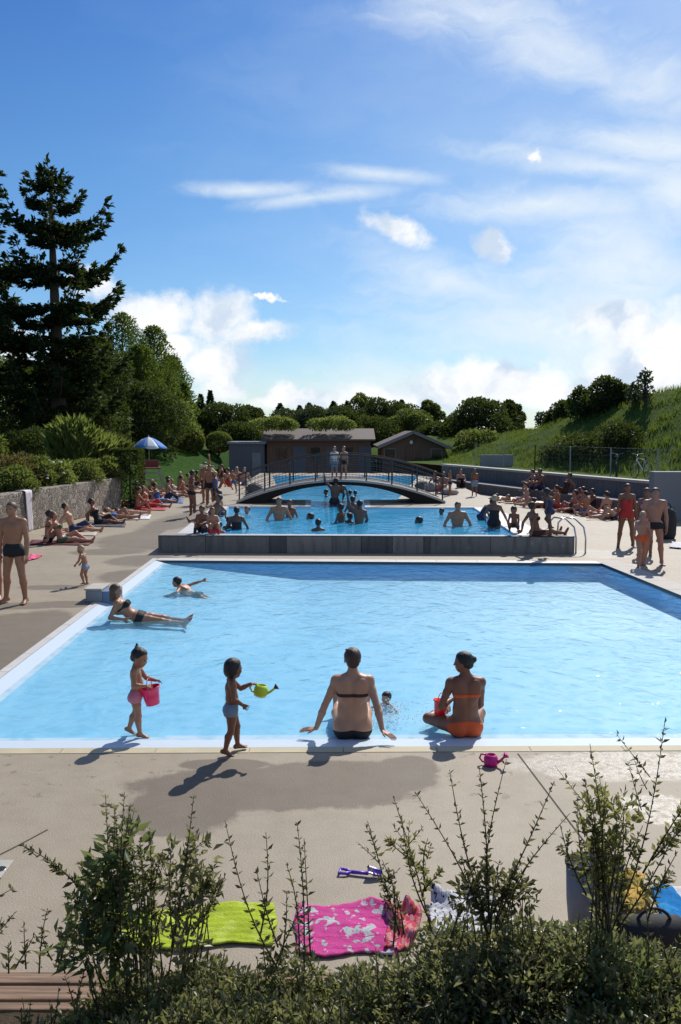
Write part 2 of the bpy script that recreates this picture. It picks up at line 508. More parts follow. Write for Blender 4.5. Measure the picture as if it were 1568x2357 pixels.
def garment_region(kind, f, J, X, Y, Z):
    H = J['H']; pel = J['pel']; U1 = J['up1']; nk = J['neck']; U = J['up2']; F = J['F']; S = J['S']
    dot = lambda v, o: (X - o[0]) * v[0] + (Y - o[1]) * v[1] + (Z - o[2]) * v[2]
    if kind in ('trunks', 'shorts'):
        t = .22 if kind == 'trunks' else .72
        r = np.maximum(np.abs(dot(U1, pel + U1 * .005 * H)) - .052 * H, np.abs(dot(J['HS'], pel)) - .2 * H)
        for sd in 'lr':
            hp = J[sd + 'hip']; T = J[sd + 'kn'] - hp; L = np.linalg.norm(T); T = T / L
            along = dot(T, hp)
            px, py, pz = X - hp[0] - along * T[0], Y - hp[1] - along * T[1], Z - hp[2] - along * T[2]
            rad = np.sqrt(px * px + py * py + pz * pz) - .10 * H
            r = np.minimum(r, np.maximum(np.maximum(along - t * L, -along - .02 * H), rad))
        return r
    if kind == 'briefs':
        return ell_sdf(X, Y, Z, pel - U1 * .022 * H, V3(.17, .15, .052) * H, rowsM(J['HS'], J['HF'], U1))
    if kind == 'lowbriefs':
        return ell_sdf(X, Y, Z, pel - U1 * .048 * H - J['HF'] * .02 * H, V3(.135, .125, .040) * H, rowsM(J['HS'], J['HF'], U1))
    if kind == 'hipbriefs':
        return ell_sdf(X, Y, Z, pel - U1 * .022 * H - J['HF'] * .03 * H, V3(.125, .105, .058) * H, rowsM(J['HS'], J['HF'], U1))
    if kind == 'highbriefs':
        return ell_sdf(X, Y, Z, pel - U1 * .012 * H, V3(.2, .16, .068) * H, rowsM(J['HS'], J['HF'], U1))
    if kind == 'bra':
        c = J['waist'] + U * .095 * H
        fr = np.clip(dot(F, c) / (.05 * H), 0, 1)
        return np.abs(dot(U, c)) - (.010 + .024 * fr) * H
    if kind == 'onepiece':
        a = np.maximum(-dot(U1, pel - U1 * .03 * H), dot(U, nk - U * .075 * H))
        return np.minimum(a, ell_sdf(X, Y, Z, pel - U1 * .022 * H, V3(.17, .15, .055) * H, rowsM(J['HS'], J['HF'], U1)))
    if kind == 'shirt':
        return np.maximum(-dot(U1, pel - U1 * .01 * H), dot(U, nk - U * .005 * H))
EYEM = None
PEOPLE = 0
def person(label, loc, heading, H, kind, pose, skin, wear=(), hair=None, vox=.02, near=False, group=None, anchor='feet', cat=None, girth=1.0, eyes=False):
    """one person: the body is one mesh, hair and clothing are its children"""
    global PEOPLE
    PEOPLE += 1
    J = make_joints(kind, H, pose); J['girth'] = girth
    f, core = body_field(kind, J, vox, near)
    V, Fc = surface_nets(f.D, f.lo, f.h)
    if anchor == 'feet':
        a = (J['lan'] + J['ran']) / 2; off = V3(a[0], a[1], V[:, 2].min())
    elif anchor == 'seat': off = V3(0, 0, -(.068 * H))
    elif anchor == 'low': off = V3(0, 0, V[:, 2].min())
    elif anchor == 'head': off = V3(J['C'][0], J['C'][1], J['hb'][2] + J['p']['hd'])
    elif anchor == 'pel': off = V3(0, 0, 0)
    o = mesh_np('person', V - off, Fc, skin, None, loc, True)
    o.rotation_euler = (0, 0, heading)
    tag(o, label, cat or ('child' if kind == 'child' else 'person'), group)
    X, Y, Z = f.grid()
    for g, mat in wear:
        src = core
        reg = garment_region(g, f, J, X, Y, Z)
        D = np.maximum(src - (.010 if g in ('shirt', 'shorts') else .006) - .002 * (vox > .012), reg)
        if (D < 0).sum() < 8: continue
        v, q = surface_nets(D, f.lo, f.h)
        if len(q):
            nm = {'trunks': 'swim_trunks', 'shorts': 'shorts', 'briefs': 'swim_briefs', 'highbriefs': 'swim_briefs', 'lowbriefs': 'swim_briefs', 'hipbriefs': 'swim_briefs', 'bra': 'bikini_top', 'onepiece': 'swimsuit', 'shirt': 'shirt'}[g]
            mesh_np(nm, v - off, q, mat, o, None, True)
    if hair:
        hm, style = hair
        hd = J['p']['hd']; C = J['C']; MH = J['MH']; fc, hu, hs = J['face'], J['hu'], J['hs']
        hv = min(vox, .012) if not near else .007
        lo = C - hd * .75; hi = C + hd * .75
        if style == 'long': lo = lo - hu * hd * .6 - np.abs(fc) * .1
        lo2 = np.minimum(lo, C - hu * hd * 1.2 if style == 'long' else lo); hi2 = np.maximum(hi, lo)
        g = Field(lo2, hi2 + .02, hv)
        A, B, Cc = g.grid()
        loc_ = lambda o_: C + MH.T @ V3(o_) * hd
        base = ell_sdf(A, B, Cc, loc_((0, -.07, .13)), V3(.385, .455, .415) * hd, MH)
        dot = lambda v, p0: (A - p0[0]) * v[0] + (B - p0[1]) * v[1] + (Cc - p0[2]) * v[2]
        cut = np.maximum(dot(unit(fc * .80 - hu * .60), loc_((0, .10, .10))), -dot(hu, loc_((0, 0, -.24))))
        cut = np.minimum(cut, dot(unit(fc * .2 - hu * .98), loc_((0, 0, .24))))
        g.D = np.maximum(base, cut).astype(np.float32)
        nzv = (np.sin(A * 210 + B * 60) * np.sin(B * 190 + Cc * 50) * np.sin(Cc * 170 - A * 40)) * .018 * hd
        g.D = (g.D + nzv).astype(np.float32)
        if style == 'bun':
            g.add(('e', loc_((.10, -.50, .12)), V3(.17, .15, .17) * hd, MH), .05 * hd)
            g.add(('e', loc_((0, -.3, -.12)), V3(.24, .2, .2) * hd, MH), .08 * hd)
        if style == 'topbun':
            g.add(('c', loc_((-.10, -.34, .36)), loc_((-.16, -.44, .58)), .15 * hd, .055 * hd), .06 * hd)
            g.add(('e', loc_((0, -.28, -.10)), V3(.27, .22, .22) * hd, MH), .08 * hd)
        if style == 'nape':
            g.add(('e', loc_((0, -.30, -.14)), V3(.27, .18, .22) * hd, MH), .1 * hd)
            g.add(('c', loc_((-.16, -.18, .42)), loc_((-.30, -.2, .47)), .09 * hd, .05 * hd), .05 * hd)
        if style == 'long':
            g.add(('c', loc_((-.2, -.18, .05)), loc_((-.26, -.14, -.75)), .2 * hd, .14 * hd), .1 * hd)
            g.add(('c', loc_((.2, -.18, .05)), loc_((.26, -.14, -.75)), .2 * hd, .14 * hd), .1 * hd)
            g.add(('c', loc_((0, -.28, .05)), loc_((0, -.30, -.8)), .25 * hd, .2 * hd), .1 * hd)
        if style == 'bob':
            g.add(('e', loc_((0, -.16, -.12)), V3(.40, .34, .36) * hd, MH), .1 * hd)
        v, q = surface_nets(g.D, g.lo, g.h)
        mesh_np('hair', v - off, q, hm, o, None, True)
    if eyes:
        mb = MB(); hd = J['p']['hd']
        for sg in (-1, 1):
            c = J['C'] + J['MH'].T @ V3(sg * .145, .345, .01) * hd - off
            n0 = 8
            mb.lathe([(.001, -.04 * hd), (.045 * hd, -.02 * hd), (.05 * hd, 0), (.045 * hd, .02 * hd), (.001, .04 * hd)], c, n0)
        mb.build('eyes', EYEM, o, None, True)
    o['_'] = 1; del o['_']
    J['off'] = off
    return o, J
def wpt(o, J, k):
    """world position of joint k of a person"""
    v = J[k] if isinstance(k, str) else k
    return rotz(o.rotation_euler[2]) @ (v - J['off']) + V3(o.location)
# ================================================================== light and sky
SUN_EL, SUN_AZ = R(42), R(22)          # azimuth to the right of the view direction
sun_dir = V3(math.sin(SUN_AZ) * math.cos(SUN_EL), math.cos(SUN_AZ) * math.cos(SUN_EL), math.sin(SUN_EL))
ld = bpy.data.lights.new('sun', 'SUN'); ld.energy = 4.6; ld.angle = R(.5); ld.color = (1, .95, .87)
lo_ = bpy.data.objects.new('sun', ld); COL.objects.link(lo_)
lo_.rotation_euler = Vector(-sun_dir).to_track_quat('-Z', 'Y').to_euler()
lo_.location = (10, 20, 40)
SC.view_settings.view_transform = 'Standard'; SC.view_settings.look = 'None'
SC.view_settings.exposure = 0; SC.view_settings.gamma = 1; SC.view_settings.use_curve_mapping = False
SC.cycles.max_bounces = 8; SC.cycles.transparent_max_bounces = 12
SC.cycles.sample_clamp_indirect = 6
SC.cycles.use_denoising = True

def build_world():
    w = bpy.data.worlds.new('World'); SC.world = w; w.use_nodes = True
    t = NT.__new__(NT); t.t = w.node_tree; t.t.nodes.clear()
    out = t.t.nodes.new('ShaderNodeOutputWorld')
    sky = t.n('ShaderNodeTexSky', sky_type='NISHITA', sun_disc=False)
    sky.sun_elevation = SUN_EL; sky.sun_rotation = SUN_AZ
    sky.altitude = 300; sky.air_density = 1.0; sky.dust_density = .6; sky.ozone_density = 2.5
    dirv = t.n('ShaderNodeTexCoord').outputs['Generated']
    sp = t.n('ShaderNodeSeparateXYZ', {0: dirv})
    x, y, z = sp.outputs
    ya = t.math('MAXIMUM', t.math('ABSOLUTE', y), .08)
    tx = t.math('DIVIDE', x, ya); tz = t.math('DIVIDE', z, ya)
    uv = t.n('ShaderNodeCombineXYZ', {0: tx, 1: tz}).outputs[0]
    wob = t.n('ShaderNodeTexNoise', {'Vector': uv, 'Scale': 9., 'Detail': 6, 'Roughness': .62})
    wv = t.n('ShaderNodeVectorMath', {0: wob.outputs['Color'], 1: (.5, .5, .5)}, operation='SUBTRACT').outputs[0]
    uw = t.n('ShaderNodeVectorMath', {0: uv, 1: t.scale(wv, (.12, .09, 0))}, operation='ADD').outputs[0]
    def blobs(lst, vec):
        acc = None
        for (u, v, ru, rv, a) in lst:
            r = ray(u, v); cx, cz = r[0] / r[1], r[2] / r[1]
            d = t.n('ShaderNodeVectorMath', {0: vec, 1: (cx, cz, 0)}, operation='SUBTRACT').outputs[0]
            if a: d = t.n('ShaderNodeVectorRotate', {'Vector': d, 'Angle': a}, rotation_type='Z_AXIS').outputs[0]
            d = t.scale(d, (2000 / ru, 2000 / rv, 0))
            l = t.n('ShaderNodeVectorMath', {0: d}, operation='LENGTH').outputs['Value']
            m = t.math('SUBTRACT', 1.0, l)
            acc = m if acc is None else t.math('MAXIMUM', acc, m)
        return acc
    cum = blobs([(900, 520, 118, 42, .30), (1135, 555, 72, 46, .2), (1238, 360, 26, 20, 0),
                 (340, 735, 190, 62, 0), (500, 740, 110, 75, 0), (585, 775, 105, 48, 0), (500, 830, 120, 75, 0), (530, 885, 90, 60, 0), (230, 670, 80, 50, 0), (410, 800, 120, 60, 0),
                 (605, 691, 66, 9, 0),
                 (1430, 742, 190, 56, 0), (1520, 780, 210, 70, 0), (1480, 850, 280, 80, 0), (1130, 880, 330, 60, 0), (1400, 900, 320, 75, 0), (930, 915, 340, 48, 0), (690, 915, 150, 34, 0), (20, 780, 120, 50, 0), (1240, 910, 200, 50, 0),
                 (-300, 700, 260, 90, 0), (2000, 650, 400, 140, 0), (2500, 200, 500, 160, 0), (-900, 300, 400, 120, 0)], uw)
    fb = t.n('ShaderNodeTexNoise', {'Vector': uv, 'Scale': 22., 'Detail': 8, 'Roughness': .6}).outputs['Fac']
    dens = t.smooth(t.math('ADD', cum, t.math('MULTIPLY', t.math('SUBTRACT', fb, .5), 1.15)), .02, .72)
    soft = blobs([(720, 455, 230, 22, -.10), (880, 400, 170, 22, .1), (1400, 385, 300, 40, .12), (1250, 470, 330, 50, 0), (1480, 600, 280, 130, .3),
                  (1300, 110, 520, 110, .35), (1500, 330, 300, 60, .1), (1050, 650, 260, 70, .3), (1250, 780, 500, 120, .1), (560, 440, 200, 24, 0), (1560, 450, 120, 120, 0), (1420, 700, 300, 130, 0),
                  (1000, 900, 700, 90, 0)], uv)
    st = t.n('ShaderNodeTexNoise', {'Vector': t.scale(uw, (3.5, 11, 1)), 'Scale': 1.6, 'Detail': 7, 'Roughness': .58}).outputs['Fac']
    cir = t.math('MULTIPLY', t.smooth(t.math('ADD', soft, t.math('MULTIPLY', t.math('SUBTRACT', st, .5), 2.2)), -.25, 1.35), .86)
    # sky colour: bluer than the model's default
    hs = t.n('ShaderNodeHueSaturation', {'Hue': .5, 'Saturation': 1.08, 'Value': 1.0, 'Color': sky.outputs[0]}).outputs[0]
    tint = t.ramp(t.math('MULTIPLY', tz, 2.0), [(0.0, (.68, .87, 1.0)), (.2, (.64, .85, 1.0)), (.6, (.52, .80, 1.0)), (1.0, (.36, .66, 1.0))])
    hs = t.mix(1.0, hs, tint, 'MULTIPLY')
    hs = t.mix(1.0, hs, (1.02, 1.03, 1.06), 'MULTIPLY')
    shade = t.smooth(t.n('ShaderNodeTexNoise', {'Vector': t.n('ShaderNodeVectorMath', {0: uw, 1: (.012, .03, 0)}, operation='ADD').outputs[0], 'Scale': 14., 'Detail': 5}).outputs['Fac'], .34, .56)
    ccol = t.mix(shade, (6.2, 7.4, 9.0), (10.2, 10.3, 10.4))
    vl = t.math('MULTIPLY', t.smooth(t.math('ADD', tx, t.math('MULTIPLY', t.math('SUBTRACT', st, .5), .5)), -.30, .50), .36)
    hs = t.mix(vl, hs, (7.6, 8.6, 9.6))
    c1 = t.mix(cir, hs, (8.8, 9.5, 10.0))
    c2 = t.mix(dens, c1, ccol)
    bg = t.n('ShaderNodeBackground', {'Color': c2, 'Strength': .1})
    t.t.links.new(bg.outputs[0], out.inputs[0])
build_world()

# ================================================================== shared materials
def blob_mask(t, pos, lst, nz_scale, nz_amp, soft):
    """irregular patches at world places: list of (x, y, rx, ry, angle)"""
    nz = t.n('ShaderNodeTexNoise', {'Vector': pos, 'Scale': nz_scale, 'Detail': 7, 'Roughness': .68}).outputs['Fac']
    acc = None
    for x, y, rx, ry, a in lst:
        d = t.n('ShaderNodeVectorMath', {0: pos, 1: (x, y, 0)}, operation='SUBTRACT').outputs[0]
        d = t.n('ShaderNodeVectorRotate', {'Vector': d, 'Angle': -a}, rotation_type='Z_AXIS').outputs[0]
        d = t.scale(d, (1 / rx, 1 / ry, 0))
        l = t.n('ShaderNodeVectorMath', {0: d}, operation='LENGTH').outputs['Value']
        m = t.math('SUBTRACT', 1.0, l)
        acc = m if acc is None else t.math('MAXIMUM', acc, m)
    return t.smooth(t.math('ADD', acc, t.math('MULTIPLY', t.math('SUBTRACT', nz, .5), nz_amp)), -soft, soft)
def pblob(u, v, ru, rv, a=0):
    """patch given by its middle and half extents as seen on the deck"""
    c = P(u, v); rx = abs(P(u + ru, v)[0] - c[0]); ry = abs(P(u, v - rv)[1] - P(u, v + rv)[1]) / 2
    return (c[0], c[1], rx, ry, a)
def deck_material():
    t = NT('exposed_aggregate_concrete'); p = t.pos()
    big = t.noise(p, .45, 5, .6); med = t.noise(p, 3.5, 5, .65)
    fine = t.noise(p, 120, 2, .7)
    vor = t.n('ShaderNodeTexVoronoi', {'Vector': p, 'Scale': 95.}).outputs['Distance']
    c = t.ramp(t.math('ADD', t.math('MULTIPLY', big, .5), t.math('MULTIPLY', med, .5)),
               [(.3, (.268, .218, .148)), (.5, (.344, .283, .198)), (.7, (.410, .345, .252))])
    c = t.mix(t.math('MULTIPLY', t.smooth(fine, .42, .62), .5), c, (.20, .155, .115))
    c = t.mix(t.math('MULTIPLY', t.smooth(vor, .0, .25), -.0), c, (.6, .55, .5))
    speck = t.smooth(t.noise(p, 9, 3, .7), .66, .74)
    c = t.mix(t.math('MULTIPLY', speck, .25), c, (.17, .14, .11))
    wet = blob_mask(t, p, [pblob(640, 1812, 340, 52), pblob(430, 1850, 130, 70), pblob(880, 1790, 120, 40), pblob(780, 1790, 200, 40), pblob(940, 1765, 70, 26), pblob(520, 1760, 110, 14), pblob(370, 1900, 90, 26), pblob(240, 1850, 6, 3)], 2.6, .8, .10)
    wet_shade = blob_mask(t, p, [pblob(350, 1240, 110, 24), pblob(420, 1205, 80, 34), pblob(330, 1290, 80, 14), pblob(250, 1270, 90, 8), pblob(40, 1440, 120, 34), pblob(0, 1500, 150, 100), pblob(60, 1440, 90, 40), pblob(140, 1392, 90, 8), pblob(290, 1325, 60, 14), pblob(120, 1352, 80, 6), pblob(60, 1395, 90, 8)], 1.1, 1.0, .16)  # left deck: damp patches, with shadow bands of bystanders painted in as darker colour
    wet3 = blob_mask(t, p, [pblob(1450, 1760, 260, 34), pblob(1510, 1850, 90, 22), pblob(1300, 1770, 60, 26), pblob(1545, 1885, 60, 16), pblob(1380, 1275, 70, 9), pblob(1420, 1305, 70, 8)], 3.0, 1.1, .18)
    sy = t.n('ShaderNodeSeparateXYZ', {0: p}).outputs[1]
    band = t.math('MULTIPLY', t.smooth(sy, 6.3, 7.6), t.smooth(sy, 8.46, 8.40))
    drip = t.math('MULTIPLY', band, t.smooth(t.noise(p, 7.5, 4, .6), .60, .66))
    wet = t.math('MAXIMUM', wet, t.math('MULTIPLY', drip, .7))
    w12 = t.math('MAXIMUM', wet, t.math('MULTIPLY', wet_shade, .95))
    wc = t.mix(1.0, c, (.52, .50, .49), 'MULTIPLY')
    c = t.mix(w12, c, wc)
    w3n = t.math('MULTIPLY', wet3, t.smooth(t.noise(p, 14, 5, .7), .30, .62)); wet3 = w3n
    c = t.mix(t.math('MULTIPLY', wet3, .35), c, (.19, .17, .155))
    r = t.math('SUBTRACT', .64, t.math('ADD', t.math('MULTIPLY', w12, -.06), t.math('MULTIPLY', wet3, .30)), clamp=True)
    b = t.bump(t.math('ADD', t.noise(p, 70, 3, .6), t.math('MULTIPLY', med, .6)), .35, .012)
    return t.done(t.principled(c, r, b, Specular_IOR_Level=.45))
M = {}
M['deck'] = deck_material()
M['kerb'] = simple('kerb_stone', (.50, .43, .28), .7, .22, 5, .3, 90)
M['white_coping'] = simple('white_coping', (.60, .57, .53), .5, .16, 4, .2, 60)
M['pale_coping'] = simple('pale_concrete_coping', (.46, .42, .36), .75, .3, 3.5, .3, 60)
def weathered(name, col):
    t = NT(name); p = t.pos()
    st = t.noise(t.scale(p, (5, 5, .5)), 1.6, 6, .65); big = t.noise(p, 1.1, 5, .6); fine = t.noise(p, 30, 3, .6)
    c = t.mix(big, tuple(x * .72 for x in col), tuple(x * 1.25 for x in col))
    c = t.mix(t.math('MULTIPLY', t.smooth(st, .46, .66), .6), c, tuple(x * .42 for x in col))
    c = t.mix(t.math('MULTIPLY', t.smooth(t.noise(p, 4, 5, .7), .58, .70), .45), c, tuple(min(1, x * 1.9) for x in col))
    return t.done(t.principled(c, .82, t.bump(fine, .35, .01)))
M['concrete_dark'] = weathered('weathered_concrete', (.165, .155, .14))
M['concrete_grey'] = simple('grey_concrete', (.26, .27, .28), .8, .14, 1.2, .25, 40)
M['concrete_light'] = simple('light_concrete', (.42, .40, .34), .75, .2, 3, .25, 50)
M['steel'] = simple('brushed_steel', (.55, .56, .58), .28, .06, 3, .05, 60, metallic=1.)
M['rail'] = simple('grey_painted_steel', (.30, .31, .33), .45, .1, 3, .05)
M['wood_dark'] = simple('dark_timber', (.055, .040, .034), .75, .3, 3, .4, 30)
M['white'] = simple('white_plastic', (.78, .78, .76), .4, .04)
M['black'] = simple('black_fabric', (.018, .018, .02), .8, .2, 20)

def timber_mat():
    t = NT('sawn_timber'); p = t.pos()
    q = t.scale(p, (1.2, 22, 22))
    g = t.noise(q, 2.2, 6, .6)
    c = t.ramp(g, [(.3, (.13, .075, .045)), (.55, (.25, .155, .095)), (.75, (.34, .235, .15))])
    c = t.mix(t.math('MULTIPLY', t.smooth(t.noise(p, 2.5, 4), .5, .7), .4), c, (.11, .085, .065))
    return t.done(t.principled(c, .8, t.bump(g, .5, .01)))
M['timber'] = timber_mat()
def stone_wall_mat():
    t = NT('rough_stone_wall'); p = t.pos()
    q = t.scale(p, (1, 1, .8))
    v = t.n('ShaderNodeTexVoronoi', {'Vector': q, 'Scale': 8.5, 'Randomness': 1.})
    e = t.n('ShaderNodeTexVoronoi', {'Vector': q, 'Scale': 8.5}, feature='DISTANCE_TO_EDGE').outputs['Distance']
    cc = t.n('ShaderNodeSeparateColor', {0: v.outputs['Color']}).outputs[0]
    c = t.ramp(t.math('ADD', t.math('MULTIPLY', cc, .7), t.math('MULTIPLY', t.noise(p, 14, 4), .3)), [(.15, (.20, .16, .125)), (.5, (.31, .25, .195)), (.85, (.43, .365, .295))])
    c = t.mix(t.math('SUBTRACT', 1., t.smooth(e, .0, .07)), c, (.09, .08, .07))
    h = t.math('ADD', t.smooth(e, 0, .12), t.math('MULTIPLY', t.noise(p, 25, 4), .4))
    return t.done(t.principled(c, .85, t.bump(h, .8, .04)))
M['stone'] = stone_wall_mat()
def grass_mat(name, a, b, c_, sc=1.):
    t = NT(name); p = t.pos()
    n1 = t.noise(p, .8 * sc, 5, .6); n2 = t.noise(p, 18 * sc, 4, .7)
    c = t.ramp(t.math('ADD', t.math('MULTIPLY', n1, .6), t.math('MULTIPLY', n2, .4)), [(.32, a), (.5, b), (.68, c_)])
    return t.done(t.principled(c, .8, t.bump(n2, .6, .05), Specular_IOR_Level=.02))
M['lawn'] = grass_mat('mown_lawn', (.022, .064, .008), (.027, .074, .009), (.033, .084, .011))
M['meadow'] = grass_mat('rough_grass', (.035, .06, .014), (.06, .10, .02), (.095, .125, .03))
M['soil'] = grass_mat('planting_soil', (.035, .026, .018), (.06, .045, .03), (.09, .07, .05), 3)

def pool_paint(name, col, col2, rough=.45):
    t = NT(name); p = t.pos()
    nz = t.noise(p, .9, 4, .6)
    c = t.mix(nz, col, col2)
    return t.done(t.principled(c, rough, t.bump(t.noise(p, 40, 2), .08, .01)))
M['pool_floor'] = pool_paint('pale_blue_pool_paint', (.235, .525, .70), (.27, .56, .735))
M['pool_ramp'] = pool_paint('white_pool_paint', (.52, .61, .69), (.57, .65, .72))
M['pool_wall'] = pool_paint('blue_pool_wall_paint', (.08, .46, .88), (.10, .50, .90))
M['pool_floor2'] = pool_paint('blue_pool_paint', (.10, .60, .93), (.14, .66, .95))
M['tile_dark'] = simple('dark_blue_edge_tile', (.02, .04, .075), .35, .2, 10)

def water_mat(name, tint, wave_scale, strength, caustic, ior=1.33, milk=0, milk_col=(0, 0, 0)):
    t = NT(name); p = t.pos()
    wp = t.n('ShaderNodeVectorMath', {0: p, 1: t.scale(t.n('ShaderNodeTexNoise', {'Vector': p, 'Scale': 1.4, 'Detail': 3}).outputs['Color'], (.8, .8, .8))}, operation='ADD').outputs[0]
    q = t.scale(wp, (1, .62, 1))
    h1 = t.n('ShaderNodeTexNoise', {'Vector': q, 'Scale': wave_scale, 'Detail': 4, 'Roughness': .55, 'Distortion': .6}).outputs['Fac']
    h2 = t.n('ShaderNodeTexNoise', {'Vector': q, 'Scale': wave_scale * 3.3, 'Detail': 2, 'Roughness': .5}).outputs['Fac']
    h = t.math('ADD', h1, t.math('MULTIPLY', h2, .25))
    b = t.bump(h, strength, .12)
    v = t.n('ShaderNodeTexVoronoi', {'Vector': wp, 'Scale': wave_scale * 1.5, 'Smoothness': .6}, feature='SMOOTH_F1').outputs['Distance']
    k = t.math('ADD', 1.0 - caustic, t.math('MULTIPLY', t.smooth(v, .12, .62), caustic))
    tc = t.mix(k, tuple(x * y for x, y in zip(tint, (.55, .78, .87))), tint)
    tr = t.n('ShaderNodeBsdfTransparent', {'Color': tc}).outputs[0]
    gl = t.n('ShaderNodeBsdfGlossy', {'Color': (1, 1, 1, 1), 'Roughness': .06, 'Normal': b}).outputs[0]
    fr = t.n('ShaderNodeFresnel', {'IOR': ior, 'Normal': b}).outputs[0]
    if milk:
        df = t.n('ShaderNodeBsdfDiffuse', {'Color': t.mix(k, tuple(x * .7 for x in milk_col), milk_col), 'Normal': b}).outputs[0]
        tr = t.n('ShaderNodeMixShader', {0: milk, 1: tr, 2: df}).outputs[0]
    return t.done(t.n('ShaderNodeMixShader', {0: fr, 1: tr, 2: gl}).outputs[0])
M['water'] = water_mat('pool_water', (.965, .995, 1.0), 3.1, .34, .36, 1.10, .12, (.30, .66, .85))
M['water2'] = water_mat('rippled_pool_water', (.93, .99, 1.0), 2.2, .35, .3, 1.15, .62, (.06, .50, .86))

# ================================================================== setting: deck, first pool
def lineX(a, b, c, d):
    """crossing of lines ab and cd in the ground plane"""
    a, b, c, d = (V3(q)[:2] for q in (a, b, c, d))
    A = np.array([b - a, -(d - c)]).T
    s = np.linalg.solve(A, c - a)[0]
    return V3(*(a + s * (b - a)), 0)
BL = P(358, 1290); BR = P(1385, 1297)
L2 = P(0, 1562); R2 = P(1568, 1371)
F1, F2 = P(0, 1723), P(1568, 1716)
FL = lineX(BL, L2, F1, F2); FR = lineX(BR, R2, F1, F2)
def bil(s, t):  # s across (left to right), t away (front to back)
    a = FL + (FR - FL) * s; b = BL + (BR - BL) * s
    return a + (b - a) * t
def ring(name, outer, holes, z, mat):
    polys = [[Vector((p[0], p[1], 0)) for p in pl] for pl in [outer] + holes]
    tris = tessellate_polygon(polys)
    pts = [p for pl in polys for p in pl]
    fs = []
    for a, b, c in tris:
        n = (pts[b] - pts[a]).cross(pts[c] - pts[a])
        if abs(n.z) < 1e-9: continue
        fs.append((a, b, c) if n.z > 0 else (a, c, b))
    mb = MB(); mb.add([(p.x, p.y, z) for p in pts], fs)
    return mb.build(name, mat)
# raised terrace (second pool) outline
ZT, ZW2 = .44, .385
T0 = P(365, 1232, ZT); T1 = P(1322, 1236, ZT)
T0b = P(365, 1272); T0 = V3(T0b[0], T0b[1], ZT); T1b = P(1322, 1275); T1 = V3(T1b[0], T1b[1], ZT)
T3 = V3(-5.0, 54, ZT); T2 = V3(5.6, 54, ZT)
print('pool', FL, FR, BL, BR, 'terrace', T0, T1)
DX0, DX1, DY0, DY1 = -16, 17, 2.0, 66
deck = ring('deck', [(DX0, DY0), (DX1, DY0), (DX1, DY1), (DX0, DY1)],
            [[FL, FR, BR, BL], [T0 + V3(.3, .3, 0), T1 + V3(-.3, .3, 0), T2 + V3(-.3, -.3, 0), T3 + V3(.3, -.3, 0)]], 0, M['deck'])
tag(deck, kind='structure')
g = MB(); G = 700
o_, i_ = [(-G, -60), (G, -60), (G, G), (-G, G)], [(DX0 + .5, DY0 + .5), (DX1 - .5, DY0 + .5), (DX1 - .5, DY1 - .5), (DX0 + .5, DY1 - .5)]
gr = ring('ground', o_, [i_], -.03, M['meadow']); tag(gr, kind='structure')
# pool lining: sloping floor, beach on the front and left, walls on the back and right
ZW = -.045
def pool_depth(df, dl):
    m = min(df, dl * 1.7)
    return -min(.38, .13 * m if m < .7 else .091 + .055 * (m - .7))
NXP, NYP = 60, 70
ss = np.linspace(0, 1, NXP + 1) ** 1.6; tt = np.linspace(0, 1, NYP + 1) ** 1.6
vs = []; eF = unit(FR - FL); nF = V3(-eF[1], eF[0], 0); eL = unit(BL - FL); nL = V3(eL[1], -eL[0], 0)
for t_ in tt:
    for s_ in ss:
        p = bil(s_, t_)
        vs.append((p[0], p[1], pool_depth((p - FL).dot(nF), (p - FL).dot(nL)) - .001))
fr_, ff_ = [], []
for j in range(NYP):
    for i in range(NXP):
        q = (j * (NXP + 1) + i, j * (NXP + 1) + i + 1, (j + 1) * (NXP + 1) + i + 1, (j + 1) * (NXP + 1) + i)
        c = np.mean([vs[k] for k in q], 0)
        (fr_ if min((c - FL).dot(nF), (c - FL).dot(nL) * 1.7) < .50 else ff_).append(q)
tag(mesh_np('pool_floor', vs, ff_, M['pool_floor'], smooth=True), kind='structure')
tag(mesh_np('pool_beach', vs, fr_, M['pool_ramp'], smooth=True), kind='structure')
mb = MB()
dz = V3(0, 0, -.9)
mb.quad(BR + dz, BL + dz, BL, BR); mb.quad(FR + dz, BR + dz, BR, FR)
tag(mb.build('pool_wall', M['pool_wall']), kind='structure')
# dark tile line under the coping of the back and right walls
mb = MB()
for a, b, n in ((BL, BR, V3(0, -1, 0)), (BR, FR, V3(-1, 0, 0))):
    o1 = n * .004
    mb.quad(a + o1 + V3(0, 0, -.075), b + o1 + V3(0, 0, -.075), b + o1, a + o1)
tag(mb.build('pool_tile_line', M['tile_dark']), kind='structure')
wv = []
NW = 80
for j in range(NW + 1):
    for i in range(NW + 1):
        p = bil(i / NW, j / NW); wv.append((p[0], p[1], ZW))
wf = [(j * (NW + 1) + i, j * (NW + 1) + i + 1, (j + 1) * (NW + 1) + i + 1, (j + 1) * (NW + 1) + i) for j in range(NW) for i in range(NW)]
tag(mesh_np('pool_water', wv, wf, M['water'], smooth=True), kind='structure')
def strip(name, a, b, n, w, mat, z=.004, ext0=0., ext1=0.):
    d = unit(b - a); a = a - d * ext0; b = b + d * ext1
    m = MB(); N = max(4, int(np.linalg.norm(b - a) / .9))
    for i in range(N):
        p, q = a + (b - a) * i / N + d * .005, a + (b - a) * (i + 1) / N - d * .005
        m.quad(p + V3(0, 0, z), q + V3(0, 0, z), q + n * w + V3(0, 0, z), p + n * w + V3(0, 0, z)) if np.cross(d, n)[2] > 0 else \
            m.quad(q + V3(0, 0, z), p + V3(0, 0, z), p + n * w + V3(0, 0, z), q + n * w + V3(0, 0, z))
    return tag(m.build(name, mat), kind='structure')
